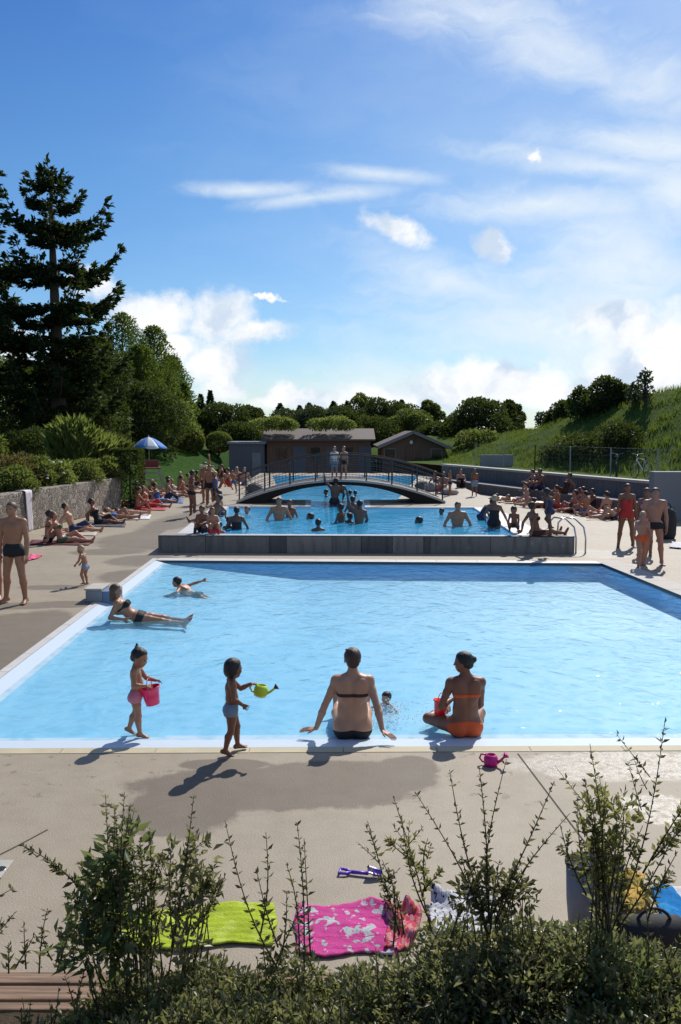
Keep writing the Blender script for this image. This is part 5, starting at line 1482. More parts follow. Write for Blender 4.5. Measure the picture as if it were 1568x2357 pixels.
# boy with the watering can
hB = R(-76)
fb = (P(510, 1746) + P(556, 1722)) / 2; fb[2] = -.006
pb_ = V3(fb[0], fb[1], .94 * .43)
lb_ = lambda q: to_local(q, pb_, hB)
cc = PD(598, 1590, fb[1] + .10)
BOY, JB = person('toddler in grey-blue swim trunks striding along the kerb holding out a yellow can', fb, hB, .95, 'child',
    dict(la=dict(to=lb_(cc + V3(-.085, 0, .03)), pole=(-.2, .1, -1), hand=(.1, 1, .0), palm=(0, 0, -1), curl=.8), ra=((.12, .05, -1), (-.1, .75, -.55)),
         ll=((-.05, .34, -1), (-.02, .02, -1), (-.1, 1, -.02)), rl=((.04, -.06, -1), (.02, -.32, -1), (.1, 1, -.38)), up1=(0, .0, 1), up2=(0, .03, 1), face=(-.45, 1, -.10), neckdir=(0, .15, 1)),
    SK['brown'], [('trunks', CL['grey'])], (HR['black'], 'bob'), FV * .75, True, 'people at the front edge of the pool', eyes=True)
def watering_can(label, c, s, mat, rz, dark=None, tilt=0):
    root = empty('toy_watering_can', c, rz); tag(root, label, 'watering can')
    root.rotation_euler[1] = tilt
    MB().lathe([(.0005, 0), (.062 * s, 0), (.074 * s, .03 * s), (.070 * s, .085 * s), (.05 * s, .115 * s), (.043 * s, .115 * s), (.06 * s, .085 * s), (.0005, .08 * s)], (0, 0, 0), 22).build('can_body', mat, root, smooth=True)
    MB().tube([(.055 * s, 0, .035 * s), (.10 * s, 0, .065 * s), (.135 * s, 0, .11 * s)], [.018 * s, .014 * s, .011 * s], 10).build('spout', mat, root, smooth=True)
    MB().tube([(.130 * s, 0, .105 * s), (.155 * s, 0, .13 * s)], [.012 * s, .034 * s], 12).build('spout_rose', dark or mat, root, smooth=True)
    MB().tube([(-.045 * s, 0, .11 * s), (-.10 * s, 0, .105 * s), (-.115 * s, 0, .065 * s), (-.085 * s, 0, .03 * s), (-.06 * s, 0, .03 * s)], .0095 * s, 8).build('handle', mat, root, smooth=True)
    return root
watering_can('lime yellow toy watering can held out by the toddler in trunks', cc + V3(.0, 0, -.05), .95, m_yel, R(5), m_dk, R(12))
watering_can('magenta toy watering can standing on the wet deck by the kerb', P(1130, 1762), .92, m_mag, R(-20))
# ---------------- others in and around the first pool
b = P(318, 1434, -.115)
hP = R(-90)
person('woman in a black bikini reclining on her elbows in the shallow water on the left', b, R(-84), 1.56, 'woman', pose(la=((-.2, -.45, -.9), (-.1, .9, -.1)), ll=((-.1, 1, -.11), (0, 1, -.15), (-.1, .7, .8)), up1=(0, -.82, .36), up2=(0, -.64, .76), face=(0, 1, -.05)), SK['tan'], [('bra', CL['black']), ('briefs', CL['black'])], (HR['brown'], 'long'), .011, True, 'bathers in the large pool', 'seat', eyes=True)
sw = P(407, 1352, ZW + .02)
person('dark-haired swimmer moving left near the far corner of the large pool', sw + V3(.0, 0, .22), R(80), 1.35, 'teen', pose(la=((-.9, -.1, -.1), (-.3, .8, -.3)), ra=((.55, -.75, .25), (.3, -.7, .2)), ll=((-.08, -1, -.25), (0, -1, -.1), (0, -1, -.3)), up=(0, .9, .45), face=(0, 1, -.1), headup=(0, .1, 1)), SK['tan'], [('trunks', CL['black'])], (HR['black'], 'short'), .012, True, 'bathers in the large pool', 'head', cat='child')
person('child splashing low in the water between the two sitting women', P(893, 1640, ZW) + V3(0, .35, .135), R(150), .70, 'child', pose(la=((-.8, .5, -.2), (-.5, .6, -.4)), ll=((-.2, 1, .1), (0, 1, -.2)), up=(0, -.1, 1), face=(.1, 1, -.1)), SK['light'], [('shirt', CL['white'])], (HR['black'], 'short'), .010, True, 'bathers in the large pool', 'head')
m = MB()
for i in range(260):
    c = P(893 + rng.normal() * 26, 1652 + rng.normal() * 12, ZW) + V3(0, 0, abs(rng.normal()) * .07 + .004); s_ = .004 + .008 * rng.random()
    m.lathe([(.0002, -s_), (s_ * .9, 0), (.0002, s_)], c, 5)
for i in range(60):
    c = P(1010 + rng.normal() * 22, 1650 + rng.normal() * 10, ZW) + V3(0, 0, abs(rng.normal()) * .04 + .004); s_ = .004 + .006 * rng.random()
    m.lathe([(.0002, -s_), (s_ * .9, 0), (.0002, s_)], c, 5)
ft = NT('white_foam'); fm_ = ft.done(ft.n('ShaderNodeMixShader', {0: .6, 1: ft.principled((.85, .88, .9), .4), 2: ft.n('ShaderNodeBsdfTranslucent', {'Color': (.9, .93, .95, 1)}).outputs[0]}).outputs[0])
tag(m.build('splash_foam', fm_, smooth=True), 'white water drops splashing up around the children by the pool edge', 'splash', kind='stuff')
# ---------------- left deck
GL = 'people on the left deck'
who('tall man in black swim trunks standing on the left deck', 37, 1388, 0, 168, 1.80, 'man', 'stand_wide', 'tan', [('trunks', 'black')], ('brown', 'short'), .012, GL, eyes=True)
who('person at the left edge, cut by the frame beside the tall man', -16, 1380, 0, 185, 1.74, 'man', 'stand', 'red', [('trunks', 'navy')], ('brown', 'short'), .014, GL)
who('small toddler in pale blue shorts leaning forward on the left deck', 197, 1346, 0, 75, .84, 'child', pose(la=((-.1, .35, -1), (0, .7, -.7)), ll=((-.08, .40, -1), (-.02, -.35, -1)), rl=((.08, .22, -1), (.02, -.2, -1)), up1=(0, .05, 1), up2=(0, .35, 1), face=(.1, 1, -.2)), 'tan', [('trunks', 'grey')], ('blond', 'short'), .010, GL)
GS = 'sunbathers along the stone wall'
rows = [(112, 1247, -75, 1.66, 'woman', 'sit_knees', 'tan', [('bra', 'black'), ('briefs', 'black')], ('dark', 'bun'), 'woman in a black bikini hugging her knees beside the hanging towel'),
        (142, 1249, -78, 1.68, 'woman', 'sit_lean', 'red', [('bra', 'green'), ('briefs', 'green')], ('brown', 'bun'), 'woman leaning back with legs stretched towards the pool, nearest the tall man'),
        (168, 1224, -75, 1.70, 'man', 'sit_lean', 'light', [('trunks', 'navy')], ('black', 'short'), 'black-haired man leaning back with one knee raised by the stone wall'),
        (226, 1206, -80, 1.66, 'woman', 'sit_lean', 'brown', [('onepiece', 'black')], ('black', 'bun'), 'woman in a black swimsuit sitting by the middle of the stone wall'),
        (262, 1196, -82, 1.72, 'man', 'lie_knee', 'tan', [('trunks', 'blue')], ('dark', 'short'), 'man lying with one knee up on the pale towel by the wall'),
        (290, 1186, -80, 1.66, 'woman', 'lie_back', 'light', [('bra', 'navy'), ('briefs', 'navy')], ('brown', 'short'), 'woman lying flat near the end of the stone wall'),
        (318, 1172, -70, 1.65, 'woman', 'sit_knees', 'red', [('bra', 'red'), ('briefs', 'red')], ('dark', 'short'), 'woman in a red bikini sitting in front of the clipped hedge'),
        (342, 1168, -75, 1.70, 'man', 'sit_lean', 'red', [('shorts', 'red')], ('dark', 'short'), 'man in red shorts leaning back before the lawn'),
        (364, 1157, -80, 1.62, 'woman', 'sit_fwd', 'tan', [('onepiece', 'blue')], ('black', 'bun'), 'woman in a blue swimsuit at the lawn edge'),
        (386, 1150, -70, 1.70, 'man', 'sit_knees', 'light', [('shorts', 'navy')], ('dark', 'short'), 'man in navy shorts hugging his knees at the lawn edge'),
        (405, 1144, -90, 1.65, 'woman', 'sit_lean', 'tan', [('bra', 'white'), ('briefs', 'white')], ('dark', 'bun'), 'woman in a white bikini at the lawn edge'),
        (424, 1136, -75, 1.68, 'man', 'sit_fwd', 'red', [('trunks', 'black')], ('black', 'short'), 'man in black trunks sitting left of the standing woman')]
for u, v, hd_, H, k, ps, sk, we, hr, lab in rows:
    who(lab, u, v, .012, hd_, H, k, ps, sk, we, hr, .019, GS, 'seat')
who('woman standing in profile at the corner of the raised pool deck', 444, 1190, 0, -60, 1.66, 'woman', 'stand_hip', 'brown', [('bra', 'black'), ('briefs', 'black')], ('black', 'bun'), .018, GL)
who('man holding a pale foam noodle over his shoulder', 474, 1160, 0, 150, 1.74, 'man', 'stand_up', 'tan', [('shorts', 'brown')], ('dark', 'short'), .018, GL)
who('bare-chested man standing between the noodle holder and the child in blue', 484, 1170, 0, 190, 1.70, 'man', 'stand', 'tan', [('trunks', 'black')], ('dark', 'short'), .018, GL)
who('person in a blue shirt and shorts standing by the raised pool corner', 497, 1172, 0, 100, 1.50, 'teen', 'stand', 'brown', [('shirt', 'blue'), ('shorts', 'navy')], ('blond', 'short'), .018, GL)
pnd = PD(478, 1075, P(474, 1160)[1] - .1)
m = MB(); c0 = pnd
m.tube([c0 + V3(-.28 + .6 * math.sin(q) , 0, -.35 + .75 * math.cos(q) * .55 - .0) for q in np.linspace(-.1, 1.9, 14)], .055, 10)
o = m.build('foam_noodle', simple('pale_yellow_foam', (.68, .68, .40), .7, .06), loc=c0, smooth=True); tag(o, 'pale yellow curved foam noodle held above the crowd at the lawn edge', 'pool noodle')
GF = 'people between the lawn and the footbridge'
for u, v, hd_, H, k, ps, sk, we, hr, lab in ((528, 1120, 100, 1.66, 'man', 'sit_knees', 'red', [('shorts', 'red')], ('dark', 'short'), 'man in red shorts sitting on the pale deck left of the footbridge'),
        (545, 1114, 200, 1.60, 'woman', 'sit_knees', 'tan', [('bra', 'white'), ('briefs', 'white')], ('blond', 'long'), 'woman with long blond hair sitting near the left bridge foot'),
        (562, 1116, 180, 1.62, 'man', 'sit_lean', 'light', [('shorts', 'grey')], ('brown', 'short'), 'man in grey shorts sitting by the left bridge foot'),
        (514, 1122, 90, 1.10, 'teen', 'walk', 'tan', [('onepiece', 'brown')], ('dark', 'bun'), 'child in a brown swimsuit walking along the lawn edge'),
        (540, 1136, 150, 1.0, 'teen', 'run', 'tan', [('trunks', 'blue')], ('dark', 'short'), 'child in blue trunks running left of the footbridge')):
    who(lab, u, v, 0.45, hd_, H, k, ps, sk, we, hr, .022, GF, 'seat' if 'sit' in ps else 'feet')
# ---------------- raised pool
GP = 'bathers in the raised pool'
zf2 = ZT - .898
wat = [(467, 1222, 170, 1.30, 'teen', 'sit_knees', 'brown', [('trunks', 'black')], ('dark', 'short'), 'dark-haired child sitting at the left corner of the raised pool', 'edge'),
       (489, 1224, 200, 1.25, 'teen', 'sit_knees', 'tan', [('trunks', 'red')], ('brown', 'short'), 'child with wet brown hair sitting second from the left pool corner', 'edge'),
       (506, 1226, 150, 1.42, 'teen', 'water', 'tan', [('trunks', 'navy')], ('black', 'short'), 'black-haired bather low in the water by the left pool corner', 'deep'),
       (527, 1216, -20, 1.45, 'teen', 'water', 'dark', [('trunks', 'black')], ('black', 'short'), 'shadowed bather seen from behind left in the raised pool', 'deep'),
       (545, 1218, 0, 1.62, 'woman', 'water', 'dark', [('onepiece', 'black')], ('black', 'short'), 'bather in a black swimsuit seen from behind left in the raised pool', 'waist'),
       (492, 1196, 120, 1.5, 'teen', 'sit_lean', 'brown', [('trunks', 'brown')], ('dark', 'short'), 'youth lounging on the left rim of the raised pool', 'rim'),
       (508, 1184, 100, 1.5, 'teen', 'sit_knees', 'tan', [('shorts', 'navy')], ('dark', 'short'), 'youth in navy shorts crouched on the left rim further back', 'rim'),
       (570, 1182, 160, 1.2, 'child', 'water', 'red', [('onepiece', 'orange')], ('brown', 'short'), 'child in an orange swimsuit at the back left of the raised pool', 'deep'),
       (643, 1196, 180, 1.76, 'man', 'water_arms', 'tan', [('trunks', 'green')], ('dark', 'short'), 'broad man standing waist deep with arms out left of the middle', 'waist'),
       (668, 1190, 160, 1.5, 'teen', 'water', 'brown', [('trunks', 'black')], ('dark', 'short'), 'slim bather right beside the broad man', 'waist'),
       (716, 1194, 90, 1.3, 'child', 'water', 'brown', [('trunks', 'black')], ('dark', 'short'), 'small head just above the water left of the middle', 'neck'),
       (733, 1221, 10, 1.45, 'teen', 'water', 'dark', [('trunks', 'black')], ('black', 'short'), 'dark child nearest the wall in the middle of the raised pool', 'deep'),
       (786, 1202, 60, 1.5, 'teen', 'water', 'dark', [('trunks', 'navy')], ('black', 'short'), 'left bather of the playing group in the raised pool', 'waist'),
       (804, 1203, -50, 1.35, 'teen', 'water', 'dark', [('trunks', 'black')], ('black', 'short'), 'middle bather of the playing group in the raised pool', 'deep'),
       (826, 1204, 40, 1.72, 'man', 'water_up', 'dark', [('trunks', 'black')], ('black', 'short'), 'right bather of the playing group, one arm raised', 'waist'),
       (812, 1180, 0, 1.5, 'teen', 'water', 'dark', [('trunks', 'blue')], ('black', 'short'), 'bather standing behind the playing group', 'waist'),
       (966, 1203, 90, 1.3, 'child', 'water', 'dark', [('trunks', 'black')], ('black', 'short'), 'lone swimmer with only head and shoulders showing, right of the middle', 'neck'),
       (1053, 1210, 180, 1.78, 'man', 'water_arms', 'tan', [('trunks', 'green')], ('dark', 'short'), 'broad man standing waist deep with hanging arms on the right', 'waist'),
       (1018, 1184, 120, 1.3, 'teen', 'water', 'dark', [('trunks', 'black')], ('black', 'short'), 'small shadowed bather under the right pool island', 'neck'),
       (1137, 1216, -30, 1.62, 'woman', 'water', 'brown', [('onepiece', 'black')], ('blond', 'short'), 'fair-haired woman in a black swimsuit wading at the right', 'knee'),
       (1110, 1196, -60, 1.45, 'teen', 'bend', 'dark', [('onepiece', 'navy')], ('dark', 'short'), 'bather bending forward beside the fair-haired woman', 'knee'),
       (770, 1164, 20, 1.7, 'man', 'water_up', 'dark', [('trunks', 'black')], ('black', 'short'), 'person leaping with raised arm in the channel under the footbridge', 'knee'),
       (752, 1143, 100, 1.4, 'teen', 'water', 'dark', [('trunks', 'black')], ('black', 'short'), 'distant bather left of the leaping person', 'deep'),
       (806, 1140, 0, 1.4, 'teen', 'water', 'brown', [('trunks', 'navy')], ('black', 'short'), 'distant bather right of the leaping person', 'neck'),
       (818, 1141, 0, 1.4, 'teen', 'water', 'brown', [('trunks', 'black')], ('dark', 'short'), 'farthest right small head under the footbridge', 'neck'),
       (785, 1134, 0, 1.6, 'teen', 'water', 'dark', [('trunks', 'red')], ('dark', 'short'), 'farthest bather under the crown of the footbridge', 'waist')]
DEP = {'waist': .63, 'deep': .78, 'neck': .84, 'knee': .44}
for u, v, hd_, H, k, ps, sk, we, hr, lab, mode in wat:
    if mode in DEP:
        p = P(u, v, ZW2); p[2] = ZW2 - DEP[mode] * H
        we = [(a, CL[b]) for a, b in we]
        person(lab, p, R(hd_), H, k, POSES[ps](), SK[sk], we, (HR[hr[0]], hr[1]), .020, False, GP)
    else:
        who(lab, u, v + (4 if mode == 'rim' else 3), ZT + .005, hd_, H, k, ps, sk, we, hr, .020, GP, 'seat')
who('small child crouching on the white right edge of the raised pool', 1183, 1226, ZT + .012, 160, 1.05, 'child', 'crouch', 'brown', [('trunks', 'black')], ('dark', 'short'), .017, GP)
who('woman sitting on the raised pool rim with her legs towards the handrail', 1233, 1232, ZT + .012, -70, 1.62, 'woman', 'sit_fwd', 'brown', [('bra', 'brown'), ('briefs', 'brown')], ('dark', 'bun'), .018, GP, 'seat')
who('slim child in dark swimwear running along the right of the raised pool', 1268, 1236, ZT + .01, 30, 1.22, 'teen', 'run', 'dark', [('onepiece', 'navy')], ('black', 'bun'), .015, GP)
bp_ = PD(1222, 1174, P(1268, 1236, ZT)[1] + 1.0)
m = MB().lathe([(.0005, -.11)] + [(.11 * math.sin(q), -.11 * math.cos(q)) for q in np.linspace(.2, 2.94, 11)] + [(.0005, .11)], (0, 0, 0), 18)
o = m.build('beach_ball', simple('orange_ball', (.50, .17, .04), .4, .1), loc=(bp_[0], bp_[1], ZT + .11), smooth=True); tag(o, 'small orange ball beyond the running child', 'ball')
# ---------------- right deck
GR = 'people on the right deck'
who('dark-haired woman in a red swimsuit standing on the right deck', 1440, 1260, 0, 172, 1.68, 'woman', 'stand_wide', 'brown', [('onepiece', 'red')], ('black', 'bob'), .014, GR)
who('man in black briefs standing at the right pool corner', 1503, 1300, 0, 165, 1.76, 'man', 'stand_wide', 'red', [('briefs', 'black')], ('dark', 'short'), .013, GR)
who('blond child walking hand in hand in front of the man in briefs', 1474, 1302, 0, 175, 1.28, 'teen', 'walk', 'red', [('trunks', 'orange')], ('blond', 'short'), .012, GR)
who('woman in a pink bikini half hidden behind the man in briefs', 1485, 1278, 0, 150, 1.66, 'woman', 'stand', 'brown', [('bra', 'pink'), ('briefs', 'pink')], ('dark', 'short'), .016, GR)
bq = P(1534, 1240); root = empty('holdall', bq, R(15)); tag(root, 'tall black bag with a white towel on top before the concrete wall end', 'bag')
Sx = np.diag([1.1, .75, 1])
MB().lathe([(.0005, .004), (.22, .004), (.26, .12), (.27, .5), (.23, .78), (.12, .88), (.0005, .9)], (0, 0, 0), 20, Sx).build('bag_body', M['black'], root, smooth=True)
MB().tube([(.12 * math.cos(q), 0, .86 + .16 * math.sin(q)) for q in np.linspace(0, math.pi, 9)], .018, 6).build('bag_strap', M['black'], root, smooth=True)
o = MB().lathe([(.0005, 0), (.2, 0), (.24, .03), (.22, .10), (.1, .14), (.0005, .145)], (0, 0, 0), 14, np.diag([1.2, .8, 1])).build('folded_towel', cloth('white_folded_towel', (.66, .66, .66)), loc=(bq[0], bq[1] - .05, .88), smooth=True); tag(o, 'white folded towel lying on the tall black bag', 'towel')
GT = 'sunbathers by the right terrace wall'
for u, v, hd_, H, k, ps, sk, we, hr, lab in ((1322, 1172, 60, 1.66, 'woman', 'sit_lean', 'red', [('bra', 'orange'), ('briefs', 'orange')], ('black', 'bun'), 'woman in an orange bikini sitting by the right step'),
        (1345, 1174, 80, 1.70, 'man', 'sit_knees', 'red', [('trunks', 'red')], ('dark', 'short'), 'man in red trunks hugging his knees by the right step'),
        (1366, 1176, 95, 1.62, 'woman', 'sit_knees', 'brown', [('onepiece', 'black')], ('black', 'short'), 'woman in a black swimsuit sitting beside the red-trunked man'),
        (1395, 1186, 80, 1.66, 'woman', 'lie_back', 'red', [('bra', 'brown'), ('briefs', 'brown')], ('dark', 'short'), 'woman lying flat behind the dark-haired standing woman'),
        (1278, 1152, 70, 1.70, 'man', 'lie_knee', 'brown', [('trunks', 'black')], ('black', 'short'), 'man lying with a raised knee behind the running child'),
        (1242, 1144, 80, 1.64, 'woman', 'sit_lean', 'brown', [('bra', 'red'), ('briefs', 'red')], ('dark', 'bun'), 'woman in a red bikini on the far right deck'),
        (1212, 1140, 85, 1.70, 'man', 'lie_back', 'red', [('shorts', 'brown')], ('dark', 'short'), 'man in brown shorts lying on the far right deck'),
        (1180, 1134, 75, 1.66, 'woman', 'sit_knees', 'brown', [('onepiece', 'navy')], ('black', 'bun'), 'woman in a navy swimsuit far along the right step')):
    who(lab, u, v, .012, hd_, H, k, ps, sk, we, hr, .020, GT, 'seat')
for u, v, z, hd_, H, k, ps, sk, we, hr, lab in ((1228, 1126, .49, 100, 1.66, 'woman', 'sit_knees', 'red', [('bra', 'black'), ('briefs', 'black')], ('dark', 'bun'), 'woman in a black bikini sitting up on the concrete step'),
        (1245, 1128, .49, 110, 1.74, 'man', 'sit_knees', 'brown', [('shorts', 'navy')], ('black', 'short'), 'man in navy shorts sitting on the concrete step'),
        (1300, 1136, .49, 95, 1.66, 'woman', 'sit_lean', 'brown', [('onepiece', 'brown')], ('dark', 'short'), 'woman in a brown swimsuit resting on the concrete step')):
    who(lab, u, v, z, hd_, H, k, ps, sk, we, hr, .022, GT, 'seat')
GC = 'small figures in the dense rows of sunbathers'
rq = np.random.default_rng(77)
for side, lab in ((0, 'tiny sunbather in the crowded row along the lawn edge'), (1, 'tiny sunbather in the crowded row along the far right step')):
    for i in range(13):
        t_ = (i + .5 * rq.random()) / 13
        if side == 0: u, v = 300 + 215 * t_ + rq.normal() * 3, 1168 - 62 * t_ + rq.normal() * 2 - 6
        else: u = 1420 - 265 * t_ + rq.normal() * 4; v = 1142 + (u - 1105) * .162 + abs(rq.normal()) * 2
        k = ('man', 'woman', 'teen')[i % 3]
        we = [('trunks', ('navy', 'black', 'red', 'blue')[i % 4])] if k != 'woman' else [('bra', ('red', 'black', 'white', 'orange')[i % 4]), ('briefs', ('red', 'black', 'white', 'orange')[i % 4])]
        who(lab, u, v, .012, (-75 if side == 0 else 80) + rq.normal() * 25, 1.55 + .2 * rq.random(), k, ('sit_knees', 'sit_lean', 'lie_knee', 'sit_fwd', 'sit_cross', 'lie_front')[int(rq.integers(0, 6))], ('tan', 'red', 'brown', 'light')[int(rq.integers(0, 4))], we, (('dark', 'black', 'brown', 'blond')[int(rq.integers(0, 4))], ('short', 'bun')[i % 2]), .026, GC, 'seat')
GB = 'people beyond the raised pool on the right'
for u, v, hd_, H, k, ps, sk, we, hr, lab in ((1092, 1142, 170, 1.12, 'teen', 'stand', 'brown', [('shorts', 'grey')], ('dark', 'short'), 'youth in grey shorts standing on the bright deck right of the bridge'),
        (1022, 1134, 150, 1.66, 'man', 'sit_knees', 'red', [('trunks', 'red')], ('dark', 'short'), 'man in red trunks sitting at the right bridge foot'),
        (1006, 1128, 200, 1.62, 'woman', 'sit_lean', 'tan', [('onepiece', 'brown')], ('brown', 'bun'), 'woman in a brown swimsuit sitting at the right bridge foot'),
        (1036, 1140, 100, 1.0, 'teen', 'stand_up', 'tan', [('trunks', 'navy')], ('dark', 'short'), 'child with one arm up at the right bridge foot'),
        (1138, 1118, 190, 1.35, 'teen', 'stand', 'dark', [('shirt', 'black'), ('shorts', 'black')], ('black', 'short'), 'left dark-clad person below the grey concrete screen'),
        (1156, 1120, 170, 1.30, 'teen', 'stand', 'dark', [('shirt', 'navy'), ('shorts', 'black')], ('black', 'short'), 'right dark-clad person below the grey concrete screen'),
        (1060, 1122, 180, 1.60, 'woman', 'sit_knees', 'red', [('onepiece', 'black')], ('dark', 'short'), 'woman sitting on the far deck between bridge and screen')):
    who(lab, u, v, .45 if u < 1100 else 0, hd_, H, k, ps, sk, we, hr, .022, GB, 'seat' if 'sit' in ps else 'feet')
for u, hd_, k, ps, sk, we, hr, lab in ((770, 180, 'woman', 'stand', 'light', [('shirt', 'white'), ('shorts', 'grey')], ('brown', 'short'), 'child in a white shirt standing on the footbridge crown'), (791, 150, 'man', 'stand_hip', 'light', [('trunks', 'black')], ('dark', 'short'), 'bare-chested child in black trunks on the footbridge crown')):
    x = PD(u, 1100, 32.6)[0]
    person(lab, V3(x, 32.6, arch(x) + .003), R(hd_), 1.22, 'teen', POSES[ps](), SK[sk], [(a, CL[b]) for a, b in we], (HR[hr[0]], hr[1]), .022, False, 'people on the footbridge')

# ================================================================== things on the decks
def sheet(name, label, cat, corners, mat, amp=.015, seed=0, z=0., n=26, thick=.008, group=None, fold=0.):
    """cloth lying on the ground: corners as seen (near-left, near-right, far-right, far-left)"""
    q = np.random.default_rng(seed); ph = q.random(8) * 6.28; fr = 4 + q.random(8) * 9
    c = [P(u, v, z) if not isinstance(u, np.ndarray) else u for u, v in corners]
    o = (c[0] + c[1] + c[2] + c[3]) / 4
    vs = []
    for j in range(n + 1):
        for i in range(n + 1):
            s_, t_ = i / n, j / n
            p = (c[0] * (1 - s_) + c[1] * s_) * (1 - t_) + (c[3] * (1 - s_) + c[2] * s_) * t_
            w = sum(math.sin(s_ * fr[k] + t_ * fr[k + 4] + ph[k]) for k in range(4)) / 4
            w2 = math.sin(s_ * 31 + t_ * 17 + ph[5]) * math.sin(s_ * 13 - t_ * 29 + ph[6])
            e = .010 * math.sin(t_ * fr[1] + ph[2]) + .012 * math.sin(t_ * fr[3] * .6 + s_ * 3 + ph[4])
            zz = thick + .003 + amp * (.5 + .5 * w) ** 2 + amp * .25 * (w2 + 1) + fold * max(0, w) ** 2
            vs.append(p - o + V3(e, .02 * math.sin(s_ * fr[2] + ph[1]), zz))
    fs = [(j * (n + 1) + i, j * (n + 1) + i + 1, (j + 1) * (n + 1) + i + 1, (j + 1) * (n + 1) + i) for j in range(n) for i in range(n)]
    ob = mesh_np(name, vs, fs, mat, None, o, True)
    so = ob.modifiers.new('thickness', 'SOLIDIFY'); so.thickness = thick; so.offset = -1
    return tag(ob, label, cat, group)
def towel_mat(name, base, second, sc=(3, 3), thr=.55, third=None, band=None):
    t = NT(name)
    g = t.n('ShaderNodeTexCoord').outputs['Object']
    nz = t.noise(t.scale(g, (sc[0], sc[1], 1)), 2.2, 3, .55)
    c = t.mix(t.smooth(nz, thr, thr + .03), base, second)
    if third:
        n2 = t.noise(t.scale(g, (sc[0] * 1.4, sc[1] * 1.4, 1)), 3.1, 2)
        c = t.mix(t.smooth(n2, .60, .63), c, third)
    if band:
        y = t.n('ShaderNodeSeparateXYZ', {0: g}).outputs[band[3]]
        k = t.math('FRACT', t.math('MULTIPLY', y, band[1]))
        c = t.mix(t.math('LESS_THAN', k, band[2]), c, band[0])
    f = t.math('ADD', t.math('MULTIPLY', t.noise(g, 220, 2), .35), t.noise(g, 9, 6, .7))
    c = t.mix(t.math('MULTIPLY', t.noise(g, 5, 5), .35), c, (.25, .22, .2), 'MULTIPLY')
    return t.done(t.principled(c, .95, t.bump(f, .9, .02), Specular_IOR_Level=.1))
GTW = 'towels on the front deck'
sheet('towel', 'yellow-green towel spread behind the tall left shrub', 'towel', ((228, 2196), (630, 2176), (638, 2082), (258, 2110)), towel_mat('lime_towel', (.47, .59, .05), (.56, .67, .10), (3, 3)), .025, 1, group=GTW, fold=.02)
sheet('towel', 'bright pink towel with white patches in the middle of the front deck', 'towel', ((688, 2204), (915, 2200), (902, 2082), (678, 2090)), towel_mat('pink_printed_towel', (.70, .095, .34), (.66, .64, .66), (4.5, 4), .55, (.42, .60, .52), ((.62, .05, .25), 9, .08, 1)), .022, 2, group=GTW, fold=.02)
sheet('towel', 'crumpled red and pink towel folded beside the bright pink one', 'towel', ((885, 2196), (958, 2190), (968, 2096), (892, 2088)), towel_mat('red_pink_towel', (.66, .10, .14), (.72, .34, .42), (14, 9), .5, (.70, .30, .10)), .05, 3, group=GTW, fold=.05)
sheet('towel', 'white crumpled cloth with dark pattern on the front deck', 'towel', ((1000, 2165), (1140, 2160), (1145, 2058), (982, 2064)), towel_mat('white_patterned_cloth', (.74, .74, .76), (.62, .62, .66), (12, 9), .58, (.03, .03, .035)), .06, 4, group=GTW, fold=.05)
sheet('towel', 'blue and white towel at the right edge of the front deck', 'towel', ((1560, 2180), (1680, 2180), (1640, 2040), (1492, 2050)), towel_mat('blue_towel', (.03, .25, .62), (.05, .33, .70), (3, 3), .55, None, ((.70, .72, .74), 3.4, .28, 0)), .02, 5, group=GTW, fold=.02)
sheet('towel', 'small bright pink cloth lying behind the tall man', 'towel', ((62, 1292), (92, 1285), (98, 1279), (70, 1280)), CL['pink'] if 0 else cloth('bright_pink_cloth', (.78, .10, .22)), .05, 6, n=14)
GTL = 'towels under the left sunbathers'
for i, (u, v, w, lab, col) in enumerate(((135, 1250, 70, 'dark red towel under the two women beside the hanging towel', (.12, .02, .025)), (172, 1228, 50, 'pale sand towel under the black-haired man', (.45, .38, .30)), (238, 1208, 50, 'dark towel under the woman in the black swimsuit', (.04, .04, .06)), (285, 1190, 60, 'white towel under the couple lying at the wall end', (.66, .64, .62)), (345, 1170, 36, 'red towel before the lawn', (.38, .04, .05)), (385, 1153, 36, 'blue towel at the lawn edge', (.05, .12, .3)))):
    sheet('towel', lab, 'towel', ((u - w, v + 5), (u + w, v + 6), (u + w * 1.05, v - 5), (u - w * .9, v - 6)), cloth('towel_cloth_%s' % 'abcdef'[i], col), .02, 10 + i, n=12, group=GTL)
GTR = 'towels under the right sunbathers'
for i, (u, v, w, lab, col) in enumerate(((1340, 1177, 45, 'red towel under the sitting group by the right step', (.35, .04, .05)), (1396, 1189, 45, 'pink towel under the woman lying behind the standing woman', (.5, .22, .25)), (1228, 1146, 45, 'dark red towel on the far right deck', (.16, .03, .035)))):
    sheet('towel', lab, 'towel', ((u - w, v + 4), (u + w, v + 6), (u + w, v - 5), (u - w, v - 6)), cloth('towel_cloth_%s' % 'ghi'[i], col), .02, 20 + i, n=12, group=GTR)
sheet('towel', 'pale cloth dropped at the foot of the tall concrete wall end', 'towel', ((1540, 1262), (1580, 1266), (1582, 1252), (1548, 1250)), cloth('pale_cloth', (.62, .58, .6)), .06, 30, n=12)
